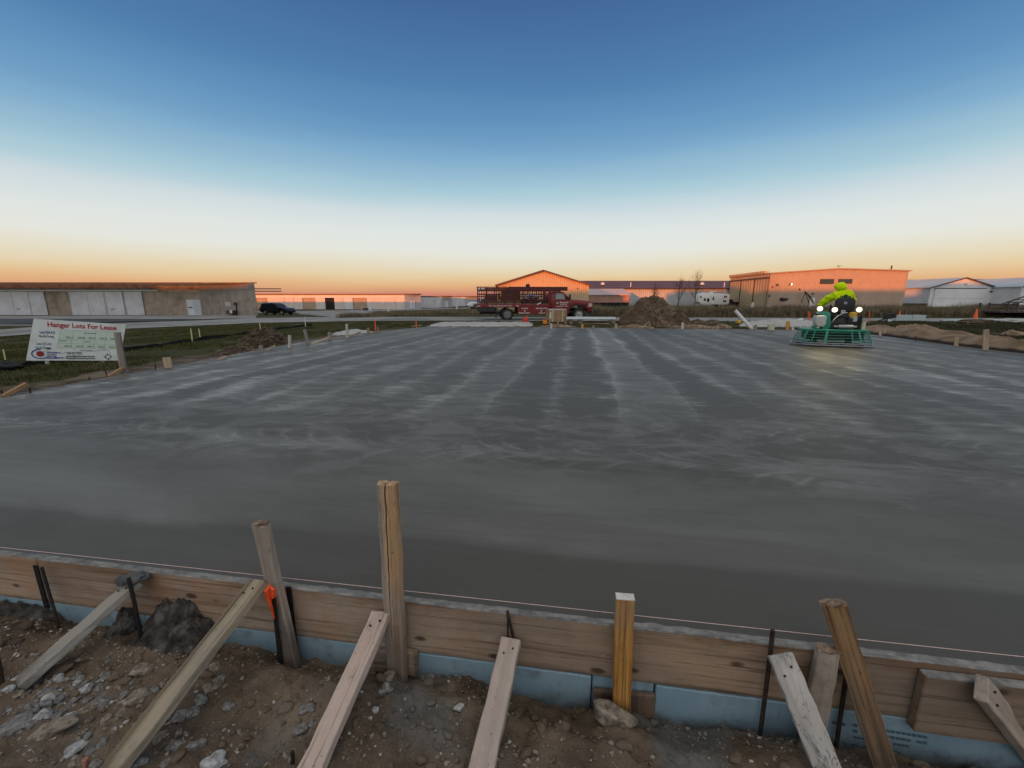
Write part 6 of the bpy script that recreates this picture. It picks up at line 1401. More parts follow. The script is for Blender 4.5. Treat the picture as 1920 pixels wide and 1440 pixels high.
# --- row hangars beyond
def rowhangar(label, Y, px0, px1, pyt, pyb, bays, endpx=None, name='row_hangar', endcol=None):
    x0, x1 = D(px0, 565, Y).x, D(px1, 565, Y).x; z1, z0 = D(700, pyt, Y).z, D(700, pyb, Y).z-.3
    h = thing(name, label, 'hangar', (x0, Y, 0)); W = x1-x0; dp = 12.0
    MB().bx(0, W, 0, dp, z0, z1).build('wall', M_tanwall, h)
    MB().bx(-.3, W+.2, -.6, dp+.3, z1+.003, z1+.22).build('roof', M_mroof, h)
    X_ = lambda px: D(px, 565, Y).x-x0
    for (a, b, kind, mat) in bays:
        zz = z1-(z1-z0)*.20
        if kind == 'open': MB().bx(X_(a), X_(b), -.14, -.005, z0, zz).build('open_bay', M_dark, h)
        elif kind == 'wall': panel('wall_panel', X_(a), X_(b), -.004, z0, z1-.1, mat, h, .05)
        else:
            d_ = siding('sliding_door', (X_(a)+.03, -.12), (X_(b)-.03, -.12), zz, z0, mat, h, .4, .03, .09)
            MB().bx(X_(b)-.12, X_(b)+.0, -.20, -.12, z0, zz).build('door_stile', M_trim if kind == 'dk' else mat, d_)
    panel('door_track', 0, W, -.003, z1-(z1-z0)*.195, z1-.05, M_hwhite, h, .22)
    if endpx:
        xe = X_(endpx); MB().add([(W+.005, -.6, z0), (xe, 2.0, z0), (xe, 2.0, z1+.1), (W+.005, -.6, z1+.1), (W, .5, z0), (xe-.2, 2.5, z0), (xe-.2, 2.5, z1+.1), (W, .5, z1+.1)], [(0, 1, 2, 3), (4, 7, 6, 5), (3, 2, 6, 7), (1, 5, 6, 2), (0, 3, 7, 4), (0, 4, 5, 1)]).build('end_wall', M_greywall, h)
        for k in (.40, .55): 
            x = W+(xe-W)*k; y = -.6+2.6*k; MB().box((x, y-.1, z0+1.2), (.45, .15, 1.8)).build('end_door', M_hwhite, h)
        MB().bx(W-.1, xe+.1, -.7, 2.4, z1+.11, z1+.26).build('end_roof', M_mroof, h)
    return h
M_pinkd = mnoise_mat('cream_door', (.52, .47, .43), (.60, .55, .51), .4, .5, 0); M_brnd = mnoise_mat('brown_panel', (.33, .24, .17), (.40, .30, .22), .5, .8, 0)
Yr = 104
rowhangar('long row of low hangars with cream doors and one open dark bay', Yr, 440, 760, 552.6, 578.6,
          [(440, 481, 'd', M_pinkd), (481, 501, 'wall', M_brnd), (502, 534, 'd', M_pinkd), (534, 551, 'd', M_pinkd), (551, 568, 'd', M_pinkd), (569, 592, 'wall', M_brnd), (592, 610, 'd', M_pinkd), (610, 627, 'open', None), (627, 645, 'd', M_pinkd), (645, 662, 'd', M_door),
           (663, 687, 'wall', M_brnd), (688, 722, 'd', M_pinkd), (722, 742, 'd', M_pinkd), (742, 760, 'd', M_pinkd)], 786)
rowhangar('second row hangar with pale doors, between the pink lit row and the flatbed truck', 122, 772, 829, 556.5, 576.6, [(786, 799, 'd', M_door), (799, 815, 'd', M_door), (815, 829, 'd', M_door)], 846)
rowhangar('farthest low row hangar, beside the rear of the flatbed truck', 140, 836, 873, 556.8, 575, [(845, 862, 'd', M_door), (862, 873, 'd', M_door)], 896)
# --- gabled metal shed behind the truck
gY = 60.0
def gable(label, Y, pxl, pxr, pxa, pya, pye, dep, wallm, roofm, rz=0, z0=-.2, doorf=None, eave=.35, name='metal_shed', trim=None, cat='shed'):
    xl, xr, xa_ = D(pxl, pye, Y).x, D(pxr, pye, Y).x, D(pxa, pya, Y).x; ze, za = D((pxl+pxr)/2, pye, Y).z, D(pxa, pya, Y).z
    h = thing(name, label, cat, (xl, Y, 0), rz); W = xr-xl; k = (xa_-xl)/W
    zt = lambda t: ze+(za-ze)*(t/k if t < k else (1-t)/(1-k))
    siding('front_wall', (0, 0), (W, 0), zt, z0, wallm, h, .30, .035, .06)
    siding('side_wall', (0, dep), (0, 0), ze, z0, wallm, h, .30, .03, .06); siding('side_wall', (W, 0), (W, dep), ze, z0, wallm, h, .30, .03, .06)
    siding('back_wall', (W, dep), (0, dep), lambda t: zt(1-t), z0, wallm, h, .6, .03, .06)
    for (xa0, za0, xb0, zb0) in ((-eave, ze-eave*(za-ze)/(k*W), k*W, za), (k*W, za, W+eave, ze-eave*(za-ze)/((1-k)*W))):
        MB().add([(xa0, -eave, za0+.02), (xb0, -eave, zb0+.02), (xb0, dep+eave, zb0+.02), (xa0, dep+eave, za0+.02), (xa0, -eave, za0+.16), (xb0, -eave, zb0+.16), (xb0, dep+eave, zb0+.16), (xa0, dep+eave, za0+.16)],
                 [(0, 1, 2, 3), (4, 7, 6, 5), (0, 4, 5, 1), (1, 5, 6, 2), (2, 6, 7, 3), (3, 7, 4, 0)]).build('roof', roofm, h)
        MB().add([(xa0, -eave-.06, za0-.04), (xb0, -eave-.06, zb0-.04), (xb0, -eave-.06, zb0+.19), (xa0, -eave-.06, za0+.19), (xa0, -eave-.003, za0-.04), (xb0, -eave-.003, zb0-.04), (xb0, -eave-.003, zb0+.19), (xa0, -eave-.003, za0+.19)],
                 [(0, 1, 2, 3), (4, 7, 6, 5), (3, 2, 6, 7), (0, 4, 5, 1), (0, 3, 7, 4), (1, 5, 6, 2)]).build('roof_trim', trim or roofm, h)
    return h, W, ze, za, k
g1, W, ze, za, k = gable('tan gabled shed with dark roof edges, lit orange, behind the flatbed truck', gY, 933, 1103, 1018.5, 508.5, 535, 16, M_beige, M_mroof, R(-1))
MB().cyl((k*W, -.06, za-1.4), (k*W, .02, za-1.4), .14, n=16).build('vent', M_taupe, g1)
MB().bx(W*.88-.06, W*.88+.06, -.14, .0, ze-.55, ze-.35).build('wall_lamp', M_trim, g1)
MB().bx(W-.12, W+.06, -.08, .0, -.2, ze).build('corner_trim', M_beige, g1)
# --- long maroon-roofed shed with its lean-to
lY = 100.0
x0, x1 = D(1085, 560, lY).x, D(1400, 560, lY).x; zr, ze_ = D(1250, 531.6, lY).z, D(1250, 541.2, lY).z
ls = thing('long_shed', 'long grey metal shed with a maroon roof behind the bare trees', 'shed', (x0, lY, 0), R(0)); W = x1-x0
siding('front_wall', (0, 0), (W, 0), ze_, -.3, M_greywall, ls, .5, .04, .09)
MB().add([(-.3, -.4, ze_), (W, -.4, ze_), (W, 9, zr+.9), (-.3, 9, zr+.9), (-.3, -.4, ze_+.14), (W, -.4, ze_+.14), (W, 9, zr+1.04), (-.3, 9, zr+1.04)], [(0, 1, 2, 3), (4, 7, 6, 5), (0, 4, 5, 1), (1, 5, 6, 2), (2, 6, 7, 3), (3, 7, 4, 0)]).build('roof', M_mroof, ls)
MB().bx(-.3, W, -.50, -.405, ze_-.12, ze_+.15).build('gutter', M_trim, ls)
MB().bx(0, .2, .1, 9, -.3, ze_).build('side_wall', M_greywall, ls)
for px in (1130, 1316): q = D(px, 538, lY+2.5); MB().lathe([(.5, 0), (.5, .25), (.25, .5), (.1, .55)], (q.x-x0, 2.5, ze_+1.0), 10).build('roof_vent', M_hwhite, ls, True)
for px in (1182, 1357): q = D(px, 538, lY+1); MB().cyl((q.x-x0, .8, ze_+.3), (q.x-x0, .8, ze_+1.5), .1, n=8).build('roof_pipe', M_hwhite, ls, True)
aY = 84.0
x0a, x1a = D(1098, 560, aY).x, D(1180, 560, aY).x; z1, z2 = D(1140, 542.3, aY+4.5).z, D(1140, 553.4, aY).z
ln = thing('lean_to', 'lean-to with a pinkish sloping roof and red wall, right of the tan gabled shed', 'lean-to', (x0a, aY, 0)); W = x1a-x0a
MB().add([(-.2, -.3, z2), (W+.2, -.3, z2), (W+.2, 5.5, z1), (-.2, 5.5, z1), (-.2, -.3, z2+.12), (W+.2, -.3, z2+.12), (W+.2, 5.5, z1+.12), (-.2, 5.5, z1+.12)], [(0, 1, 2, 3), (4, 7, 6, 5), (0, 4, 5, 1), (1, 5, 6, 2), (2, 6, 7, 3), (3, 7, 4, 0)]).build('roof', mnoise_mat('pink_roof', (.42, .33, .32), (.50, .40, .39), .4, .5, 0), ln)
M_rust2 = mnoise_mat('red_siding', (.30, .16, .12), (.38, .21, .16), .5, .6, 0)
siding('front_wall', (0, 0), (W, 0), z2, z2-1.45, M_rust2, ln, .35, .03, .08); siding('side_wall', (W, 0), (W, 5.4), z2, -.3, M_rust2, ln, .4, .03, .08)
MB().bx(0, W-.02, .25, .3, -.3, z2-1.4).build('open_front', M_dark, ln)
for i in range(7): MB().bx(i*W/6.2, i*W/6.2+.15, .02, .2, -.3, z2-1.45).build('prop', M_trim, ln)
# --- big metal building on the right, one corner towards the camera
bY = 75.0
cl, cr_ = D(1440, 560, bY), D(1694.5, 560, bY-1); zl, zrr, zp = D(1440, 513.5, bY).z, D(1703, 509.5, bY).z, D(1568, 505, bY).z; zt0 = max(zl, zrr)
mbg = thing('metal_building', 'large tan metal building with two dark windows behind the power trowel', 'building', (cl.x, cl.y, 0), math.atan2(cr_.y-cl.y, cr_.x-cl.x)); W = (cr_-cl).length
kx = .49
# measured level of the roofline: corner, low peak, far corner
zlev = lambda t: (zl+(zp-zl)*t/kx) if t < kx else zp+(zrr-zp)*(t-kx)/(1-kx)
siding('front_wall', (0, 0), (W, 0), zlev, -.3, M_taupe, mbg, .38, .05, .09)
BD = 15.0
siding('side_wall', (0, BD), (0, 0), zl, -.3, M_beige, mbg, .5, .03, .09); siding('side_wall', (W, 0), (W, BD), zrr, -.3, M_beige, mbg, .5, .03, .09)
for (ta, tb_) in ((0, kx), (kx, 1)):
    xa0, xb0, za0, zb0 = ta*W-(.25 if ta == 0 else 0), tb_*W+(.35 if tb_ == 1 else 0), zlev(ta), zlev(tb_)
    MB().add([(xa0, -.3, za0+.02), (xb0, -.3, zb0+.02), (xb0, BD, zb0+.02), (xa0, BD, za0+.02), (xa0, -.3, za0+.2), (xb0, -.3, zb0+.2), (xb0, BD, zb0+.2), (xa0, BD, za0+.2)], [(0, 1, 2, 3), (4, 7, 6, 5), (0, 4, 5, 1), (1, 5, 6, 2), (2, 6, 7, 3), (3, 7, 4, 0)]).build('roof', M_taupe, mbg)
# tall sliding doors on the shaded side
for i, (y0, y1) in enumerate(((.5, 4.9), (5.0, 10.0), (10.1, 14.7))):
    d_ = siding('hangar_door', (-.14, y1), (-.14, y0), zl-.75, -.25, M_beige, mbg, .9, .03, .06)
    MB().bx(-.24, -.14, y1-.1, y1, -.25, zl-.75).build('door_stile', M_trim, d_)
MB().bx(-.35, -.05, .1, BD, zl-.74, zl-.5).build('door_track', M_trim, mbg)
siding('parapet', (-.38, BD-.1), (-.38, 1.5), zl+.62, zl+.21, M_beige, mbg, .8, .08, .2); MB().bx(-.36, .4, 1.5, BD-.1, zl+.215, zl+.60).build('roof_box', M_beige, mbg)
mi = mbg.matrix_world.inverted() if False else None
def onb(px): # local x on the front wall seen at this column
    a = math.atan2(cr_.y-cl.y, cr_.x-cl.x); kk = (px-960)/F
    for i in range(801):
        f_ = i/800*W; X_, Y_ = cl.x+math.cos(a)*f_, cl.y+math.sin(a)*f_
        if X_ >= kk*(Y_*cp+1.2*sp*0-(2-H)*sp): return f_
    return W
zb_ = lambda py: H+(563-py)/803*bY
for (a, b, c, d_) in ((1532.5, 1558.5, 523.8, 532.8), (1566.5, 1592.5, 523.8, 532.2)):
    w_ = MB().bx(onb(a), onb(b), -.10, -.052, zb_(d_), zb_(c)).build('window', M_trim, mbg); MB().bx(onb(a)+.12, onb(b)-.12, -.115, -.10, zb_(d_)+.12, zb_(c)-.12).build('pane', M_glass, w_)
w_ = MB().bx(onb(1451), onb(1462.5), -.10, -.052, zb_(537.2), zb_(532)).build('window', M_taupe, mbg); MB().bx(onb(1451.3), onb(1456.5), -.115, -.10, zb_(537)+.05, zb_(532.2)-.05).build('pane', M_glass, w_)
wl = MB().bx(onb(1475.5), onb(1479), -.3, -.052, zb_(534.6), zb_(532)).build('wall_lamp', M_trim, mbg); MB().ell((onb(1478.6), -.38, zb_(533.6)), (.085, .085, .085), 10, 8).build('lit_bulb', lamp_mat('warm_bulb', (1, .82, .55), 9), wl, True)
for px, py in ((1444.3, 538.3), (1434, 554), (1424.5, 556), (1495, 542.8), (1521, 551)): MB().bx(onb(px), onb(px)+.22, -.2, -.05, zb_(py)-.1, zb_(py)+.14).build('fitting', M_trim, mbg)
MB().bx(onb(1518.5), onb(1528), -.10, -.052, -.2, zb_(558.5)).build('door', M_hwhite, mbg)
for (x, dz) in ((onb(1568), 0),): 
    MB().cyl((x, .5, zp+.1), (x, .5, zp+.6), .035, n=6).cyl((x-.4, .5, zp+.5), (x+.5, .5, zp+.62), .035, n=6).cyl((x-.25, .5, zp+.7), (x-.02, .5, zp+.52), .035, n=6).build('antenna', M_trim, mbg)
MB().cyl((onb(1672.5), 1.2, zlev(.9)), (onb(1672.5), 1.2, zlev(.9)+1.0), .11, n=10).build('vent_pipe', M_trim, mbg, True)
# things by that wall
q = D(1470, 561, 73.2); tag(MB().prof([(-.62, .25), (-.55, .58), (-.3, .66), (.15, .50), (.55, .60), (.62, .30), (.3, .02), (-.3, -.04)], -.4, .4).build('satellite_dish', M_black, bevel=.1, seg=2), 'black upturned dish or tub against the front wall of the tan metal building', 'dish').location = (q.x, q.y, q.z-.35)
q = D(1512, 569, 73.5)
cr1 = MB().tube([(-.9, 0, 0), (-.45, 0, 1.9), (.1, 0, 1.3), (1.3, 0, -.2)], .09, 6).tube([(-.45, .1, 1.9), (.3, .1, .4), (.5, .1, -.1)], .07, 6).tube([(-.45, 0, 1.9), (.8, 0, .8), (1.3, 0, -.2)], .05, 6)
o = cr1.build('folded_boom', M_trim, smooth=True); o.location = (q.x, q.y, q.z+.15); tag(o, 'thin dark folded boom leaning by the white door of the tan metal building', 'boom')
# --- white gabled hangars on the far right
g2, W, ze, za, k = gable('white gabled hangar with a wide front door at the right, behind the tan metal building', 84, 1746, 1873, 1813, 521.5, 539, 24, M_hwhite, M_wroof, R(3), -.2, name='white_hangar', trim=M_trim, cat='hangar')
dd = MB().bx(W*.06, W*.86, -.14, -.055, -.1, ze-.25).build('bifold_door', M_hwhite, g2); MB().bx(W*.055, W*.865, -.2, -.055, ze-.247, ze-.10).build('door_header', M_trim, g2); MB().bx(W*.06, W*.86, -.16, -.142, 1.7, 1.78).build('door_seam', M_greywall, dd)
MB().bx(W*.93, W*.965, -.15, -.05, ze-.9, ze-.7).build('wall_lamp', M_trim, g2); MB().bx(W*.50, W*.55, -.1, -.05, za-1.3, za-1.0).build('vent', M_greywall, g2)
MB().bx(-.14, -.035, .1, 24, -.2, .75).build('base_band', M_trim, g2)
g3, W, ze, za, k = gable('second white hangar cut off by the right edge of the photo', 80, 1917, 2060, 1990, 519, 537.5, 22, M_hwhite, M_wroof, R(3), -.2, name='white_hangar', trim=M_trim, cat='hangar')
MB().bx(-.14, -.035, .1, 22, -.2, .70).build('base_band', M_trim, g3); MB().bx(W*.1, W*.9, -.14, -.055, -.1, ze-.3).build('bifold_door', M_hwhite, g3)
for lab, Y, p0, p1, pt in (('maroon roofed long hangar behind the white hangars, seen between the two gables', 125, 1836, 1960, 521.5), ('maroon roofed hangar peeping out between the tan metal building and the white hangar', 128, 1680, 1745, 523)):
    x0, x1 = D(p0, 560, Y).x, D(p1, 560, Y).x; z1 = D(1800, pt, Y).z
    h = thing('far_hangar', lab, 'hangar', (x0, Y, 0)); MB().bx(0, x1-x0, 0, 10, -.3, z1-2.2).build('wall', M_greywall, h)
    MB().prof([(-.6, z1-2.3), (5, z1), (10.6, z1-2.3), (10.6, z1-2.5), (-.6, z1-2.5)], 0, x1-x0).build('roof', M_mroof, h).rotation_euler.z = 0
    r_ = [c for c in h.children if c.name.startswith('roof')][0]; r_.rotation_euler = (0, 0, math.pi/2); r_.location = (x1-x0, 0, 0)
# --- unseen hangar-shaped blockers added behind the camera, heights set to shade the site
def behind(x0, x1, y, h_, label):
    b = thing('hangar', label, 'hangar', (x0, y, 0)); W = x1-x0
    MB().bx(0, W, -14, 0, -.3, h_-1.4).build('wall', M_greywall, b)
    MB().add([(0, .3, h_-1.4), (W, .3, h_-1.4), (W, -7, h_), (0, -7, h_), (W, -14.3, h_-1.4), (0, -14.3, h_-1.4)], [(0, 1, 2, 3), (3, 2, 4, 5), (0, 5, 4, 1), (0, 3, 5), (1, 4, 2)]).build('roof', M_wroof, b)
    for i in range(int(W//9)): MB().bx(i*9+1, i*9+8, .003, .08, -.1, 3.2).build('sliding_door', M_door, b)
behind(-190, -100, -40, 10.0, 'far left one of the hangar-shaped sun blockers added behind the camera')
behind(-99.5, -83.5, -40, 9.6, 'lower hangar-shaped sun blocker added behind the camera, second from the left')
behind(-83, -60.5, -40, 10.1, 'taller hangar-shaped sun blocker added behind the camera, third from the left')
behind(-60, -29, -40, 9.3, 'long hangar-shaped sun blocker added behind the camera, fourth from the left')
behind(-28.5, -17, -40, 12.7, 'narrow tall hangar-shaped sun blocker added behind the camera')
behind(-16.5, 24, -40, 10.65, 'lower hangar-shaped sun blocker added behind the camera, to its right')
behind(24.5, 95, -40, 12.95, 'tallest hangar-shaped sun blocker added behind the camera, on the far right')
# ================================================================== bare trees
def tree(px, pyt, Y, spread, label, seed):
    random.seed(seed); b = D(px, 568, Y); b.z = -.1; top = D(px, pyt, Y).z; hgt = top-b.z
    t_ = thing('bare_tree', label, 'tree', b); tmb, cmb = MB(), MB()
    pts = [Vector((.06*hgt*.1*math.sin(i*1.3+seed)*(i/10), .05*math.sin(i+seed), hgt*.92*i/10)) for i in range(11)]
    tmb.tube(pts, [.11*(1-i/10.6) for i in range(11)], 7)
    def br(p, d, l, r_, dep):
        n = 4; q = [p]; dd_ = d.copy()
        for i in range(n): dd_ = (dd_+Vector((random.uniform(-.16, .16), random.uniform(-.16, .16), .10))).normalized(); q.append(q[-1]+dd_*l/n)
        cmb.tube(q, [r_*(1-.75*i/n) for i in range(n+1)], 4)
        if dep:
            for k_ in range(4):
                i = random.randint(1, n); a = random.uniform(0, 6.28); br(q[i], (dd_+Vector((math.cos(a), math.sin(a), .3))*.55).normalized(), l*random.uniform(.4, .62), r_*.55, dep-1)
    for i in range(26):
        u = random.uniform(.22, .97); p = pts[min(9, int(u*10))].lerp(pts[min(10, int(u*10)+1)], u*10 % 1); a = random.uniform(0, 6.28)
        l = spread*(1.15-u)*random.uniform(.7, 1.1); br(p, Vector((math.cos(a)*.62, math.sin(a)*.62, .85)).normalized(), l, .034*(1.2-u), 2)
    tmb.build('trunk', M_bark, t_, True); cmb.build('crown', M_bark, t_)
M_bark = mnoise_mat('grey_bark', (.055, .04, .032), (.11, .08, .062), 6, .9, .3, .01)
tree(1303, 501.5, 76, 2.9, 'tallest bare tree, just left of the camper', 4)
tree(1272, 514, 76, 2.3, 'middle bare tree in front of the long maroon roofed shed', 9)
tree(1227, 527, 76, 1.9, 'smallest bare tree, above the top of the big soil pile', 15)
random.seed(11)
# ================================================================== loose things round the site
cb = G(1043, 606.3); CY = cb.y
ct = thing('pallet_crate', 'brown cardboard pallet crate with straps standing beyond the far side of the slab', 'crate', cb, R(6))
M_card = mnoise_mat('cardboard', (.26, .165, .095), (.36, .24, .15), 2, .85, .15, .01, (.20, .13, .08), 1.3, 20)
a0, a1 = D(1026, 595, CY).x-cb.x, D(1060, 595, CY).x-cb.x; zt_ = D(1043, 581.2, CY).z-cb.z
MB().bx(a0, a1, -.45, .55, .13, zt_).build('box', M_card, ct, bevel=.02, seg=2)
for x in (-.32, .30): MB().bx(x-.02, x+.02, -.458, .558, .12, zt_+.006).build('strap', M_cream, ct)
for z in (0, .105): MB().bx(a0, a1, -.47, .57, z, z+.02).build('pallet_deck', wd_['tan'], ct)
for x in (a0+.05, 0, a1-.05): MB().bx(x-.05, x+.05, -.47, .57, .021, .104).build('pallet_block', wd_['tan'], ct)
MB().bx(a0+.06, a0+.16, -.462, -.456, .32, zt_-.12).build('paper_label', M_txt, ct)
load_ = MB()
for i in range(7): load_.ell((a0+.15+i*.15, random.uniform(-.3, .2), zt_+.03), (.12, .16, .05), 9, 6)
o = load_.build('plastic_sheet', mnoise_mat('crumpled_plastic', (.35, .34, .33), (.60, .58, .56), 9, .5, .6, .03), smooth=True); o.location = cb; tag(o, 'crumpled plastic sheet lying on top of the pallet crate', 'plastic sheet')
def lathe_thing(name, px, py, prof, mat, label, cat, smooth=True):
    q = G(px, py); o = MB().lathe(prof, (0, 0, 0), 22).build(name, mat, smooth=smooth); o.location = q; return tag(o, label, cat)
M_rc = paint('red_plastic', (.62, .03, .015), .45, .15, 5); M_oc = paint('orange_plastic', (.85, .27, .02), .45, .15, 5)
rj = thing('fuel_can', 'round bright red can beyond the far side of the slab, left of the pallet crate', 'can', G(985.5, 605))
MB().lathe([(.10, 0), (.15, .03), (.175, .14), (.17, .26), (.12, .33), (.05, .36)], (0, 0, 0), 22).build('body', M_rc, rj, True)
MB().tube([(-.06, 0, .34), (-.05, 0, .40), (.05, 0, .40), (.06, 0, .34)], .014, 6).build('handle', M_rc, rj, True); MB().cyl((.06, 0, .33), (.12, 0, .41), .022, n=10).build('spout', M_yel, rj, True)
ob = thing('bucket', 'small orange square bucket at the left foot of the pallet crate', 'bucket', G(1021.5, 607.3))
MB().box((0, 0, .12), (.22, .22, .24), taper=1.12).build('body', M_oc, ob, bevel=.02, seg=2); MB().bx(-.135, .135, -.135, .135, .24, .26).build('lid', M_oc, ob, bevel=.005)
q = G(1384, 606.5); yb = thing('yellow_box', 'small yellow box on the ground left of the white leaning pipe', 'box', q, R(15))
MB().bx(-.13, .13, -.12, .12, 0, .20).build('body', M_yel, yb, bevel=.03, seg=2); MB().tube([(-.06, 0, .2), (-.05, 0, .26), (.05, 0, .26), (.06, 0, .2)], .013, 6).build('handle', M_black, yb, True)
q = P(1445, 619.3, 0); cbk = thing('bucket', 'cream bucket standing on the far edge of the slab left of the power trowel', 'bucket', q)
MB().lathe([(.125, .005), (.16, .25), (.17, .255), (.17, .275), (.155, .275), (.12, .02)], (0, 0, 0), 22).build('body', M_cream, cbk, True)
MB().tube([(-.16, 0, .25), (-.08, -.10, .31), (.08, -.10, .31), (.16, 0, .25)], .006, 5).build('handle', M_steel, cbk, True)
# pipes
M_pvc = paint('white_pvc', (.64, .63, .60), .4, .06, 3, dirt=.15)
def pipe(p0, p1, r_, label, name='pvc_pipe'):
    d = (p1-p0).normalized(); q = d.to_track_quat('Z', 'Y').to_matrix(); L_ = (p1-p0).length
    o = MB().lathe([(r_*.86, .002), (r_, 0), (r_, L_), (r_*.86, L_-.002), (r_*.86, .1*L_)], (0, 0, 0), 18, q).build(name, M_pvc, smooth=True); o.location = p0; return tag(o, label, 'pipe')
b = P(1410, 617.5, -.02); pipe(b, D(1378.5, 582, b.y+.4), .085, 'white pipe leaning up to the left at the far side of the slab')
a = G(1484, 609)+Vector((0, 0, .12)); pipe(a, D(1503.5, 599.2, a.y+1.2), .10, 'white pipe lying tilted on the gravel heap left of the power trowel')
a = D(1061, 596.4, 25.6); b = D(1155, 596.9, 25.9)
tag(plank('sheet_plank', a, b, .30, .05, paint('pale_sheet', (.46, .52, .52), .6, .1, 3), Vector((0, -.45, 1))), 'long pale board resting on blocks between the pallet crate and the big soil pile', 'board')
for px in (1070, 1088, 1150): q = G(px, 605); q.y = 25.75; tag(MB().bx(-.12, .12, -.1, .1, -.05, D(px, 598.5, 25.75).z-zg(q.x, q.y)-.0).build('block', M_tanwall, bevel=.01), 'small block under the %s of the long pale board' % {1070: 'left end', 1088: 'middle', 1150: 'right end'}[px], 'block').location = (D(px, 600, 25.75).x, 25.75, zg(q.x, q.y))
tag(plank('loose_timber', G(1095, 609)+Vector((0, 0, .05)), G(1142, 608.4)+Vector((0, 0, .05)), .09, .04, wd_['brown'], Vector((0, -.3, 1))), 'reddish timber on the ground below the long pale board', 'timber')
# white marker on a thin rod; thin rods; orange laths; cones
def rod(px, pyb, pxt, pyt, label, r_=.010, mat=None):
    b = G(px, pyb); o = MB().cyl(b-Vector((0, 0, .1)), D(pxt, pyt, b.y), r_, n=6).build('marker_rod', mat or M_trim, smooth=True); return tag(o, label, 'rod')
rod(1405, 607, 1409, 568, 'thin dark rod with a white bag tied near its top'); rod(1464.5, 607, 1466.5, 593, 'thin bare rod by the gravel heap left of the power trowel'); rod(1274.5, 613, 1274.3, 593, 'thin bare rod in front of the right side of the big soil pile'); rod(1331, 603, 1331.5, 595, 'short thin rod by the second small dark heap'); rod(1156, 606, 1155.6, 587, 'thin bare rod at the left end of the long pale board')
b = G(1405, 607); q = D(1410.5, 572.5, b.y); lump('white_bag', q, (.095, .05, .17), mnoise_mat('bag_plastic', (.36, .36, .34), (.52, .52, .50), 8, .6, .4, .02), 44, 'white bag tied to the top of a thin rod left of the power trowel', 'bag', 3, .5)
for px, pb, pt, lb in ((1515, 606, 583, 'orange lath just left of the power trowel'), (1517.5, 607, 585, 'second orange lath close to the power trowel'), (1629.5, 606, 584, 'orange lath right of the power trowel')):
    b = G(px, pb); t = D(px+1.2, pt, b.y); tag(plank('survey_lath', b-Vector((0, 0, .1)), t, .045, .012, M_flag, Vector((-.5, -1, 0))), lb, 'lath')
def cone(px, py, s, label):
    q = G(px, py); c = thing('traffic_cone', label, 'cone', q)
    MB().bx(-.19*s, .19*s, -.19*s, .19*s, 0, .03*s).build('base', M_rc if s < .8 else M_flag, c, bevel=.006); MB().lathe([(.135*s, .03*s), (.04*s, .68*s), (.03*s, .70*s), (.02*s, .70*s)], (0, 0, 0), 18).build('body', M_flag, c, True)
cone(1828, 597.5, 1.05, 'orange traffic cone by the road at the right')
cone(1685.5, 595, .75, 'small faded traffic cone beyond the stack of pale boards')
# stack of pale boards on bearers, with a black block at its left end
q0, q1 = G(1667, 603.5), G(1734, 603); sk = thing('board_stack', 'strapped stack of pale bluish boards beside the road right of the power trowel', 'board stack', q0, math.atan2(q1.y-q0.y, q1.x-q0.x)); W = (q1-q0).length
M_pb = paint('pale_blue_board', (.44, .51, .53), .6, .12, 2)
for i in range(4): MB().bx(-.02*(i % 2), W+.05*(i % 2), 0, .5, .07+i*.092, .07+i*.092+.084).build('board_layer', M_pb, sk)
for x in (.3, W*.5, W-.3): MB().bx(x-.05, x+.05, -.02, .52, 0, .066).build('bearer', wd_['brown'], sk)
for x in (.35, W*.63): MB().tube([(x, -.012, .05), (x, -.012, .45), (x, .512, .45), (x, .512, .05)], .012, 5, True).build('strap', M_black, sk)
q = G(1660, 604); kb = thing('black_hitch', 'black boxy tool at the left end of the stack of pale boards', 'tool', q, R(-8))
MB().bx(-.10, .24, -.2, .2, .22, .56).build('body', M_black, kb, bevel=.02); MB().bx(.30, .5, -.15, .15, .28, .58).build('side_box', M_black, kb, bevel=.02); MB().cyl((-.5, 0, .06), (.0, 0, .24), .035).cyl((.1, 0, .02), (.1, 0, .22), .04).build('arm', M_black, kb, True); MB().bx(-.02, .22, -.21, -.203, .06, .20).build('plate', M_txt, kb)
# pale sheets and a dark tarp along the right of the road
for a in [(1800, 603, 1.1, .5, .10, 'pale plastic sheet lying left of the orange cone at the right', M_pb), (1848, 603, .9, .5, .12, 'pale plastic sheet lying right of the orange cone at the right', M_pb), (1898, 603, .9, .6, .14, 'pale greenish sheeting at the right edge beside the road', M_poly)]:
    q = G(a[0], a[1]); lump('plastic_sheet', q+Vector((0, 0, a[4]*.4)), (a[2], a[3], a[4]), a[6], a[0], a[5], 'sheet', 4, .5, 1.5)
q = G(1830, 606); lump('soil_heap', q+Vector((0, 0, .05)), (1.3, .5, .20), M_soil, 77, 'low dark heap in front of the orange cone at the right', 'soil pile', 4, .4)
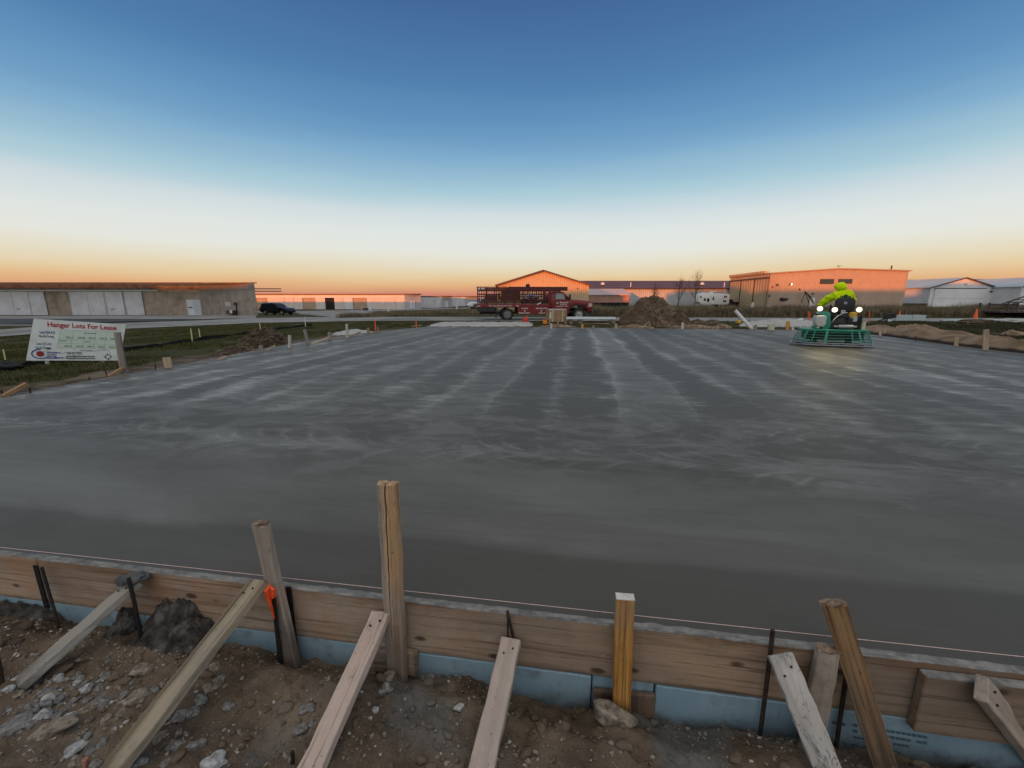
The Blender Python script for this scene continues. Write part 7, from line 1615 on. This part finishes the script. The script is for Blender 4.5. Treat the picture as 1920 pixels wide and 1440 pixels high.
# flat trailer with a raised ramp at the right edge
q0 = D(1890, 590, 33.2); fl = thing('flat_trailer', 'dark flatbed trailer with a raised ramp cut off by the right edge', 'trailer', (q0.x, 33.2, 0), R(-2))
TZ = D(1890, 583, 33.2).z
MB().bx(-.6, 7, 0, 2.2, TZ-.16, TZ).build('bed', M_trim, fl, bevel=.02); MB().bx(.3, 7, .02, 2.1, TZ+.003, TZ+.06).build('deck', M_planks, fl)
for y in (.05, 2.1):
    MB().cyl((.2, y, TZ), (3.6, y, TZ+1.25), .06, n=8).build('ramp_beam', M_trim, fl); MB().cyl((.9, y, TZ+.02), (3.8, y, TZ+.95), .045, n=8).build('ramp_brace', M_trim, fl)
    for x in (-.1, .62): MB().bx(x-.05, x+.05, y-.05, y+.05, TZ, TZ+.62).build('stake_post', M_trim, fl)
for k in range(5): MB().cyl((.7+k*.62, .05, TZ+.2+k*.23), (.7+k*.62, 2.1, TZ+.2+k*.23), .035, n=6).build('ramp_rung', M_trim, fl)
MB().bx(-.1, .62, .0, .1, TZ+.3, TZ+.38).build('stake_rail', M_trim, fl)
for x in (3.4, 4.2): wheel(fl, x, .1, .36, .36, .24, M_alu, -1)
# pale ground boxes and markers by the far roads
def ubox(px, py, w_, h_, mat, label, lid=True):
    q = G(px, py); u = thing('utility_box', label, 'utility box', q, R(4)); MB().bx(-w_/2, w_/2, -w_/2, w_/2, -.05, h_).build('body', mat, u, bevel=.03, seg=2)
    if lid: MB().bx(-w_*.54, w_*.54, -w_*.54, w_*.54, h_+.002, h_+.09).build('lid', mat, u, bevel=.02)
ubox(729, 589, .30, .50, M_cream, 'small cream marker post on the grass island by the road junction')
ubox(694, 582, .55, .85, M_hwhite, 'pale utility box in front of the pink lit end of the row hangars'); ubox(686, 582.5, .9, .5, M_trim, 'dark low utility box beside the pale one in front of the row hangars')
ubox(857, 580, .30, .55, M_hwhite, 'white marker box by the far taxiway, left of the white SUV'); ubox(1188, 572.5, .5, 1.5, M_hwhite, 'white cabinet standing just behind the top of the big soil pile')
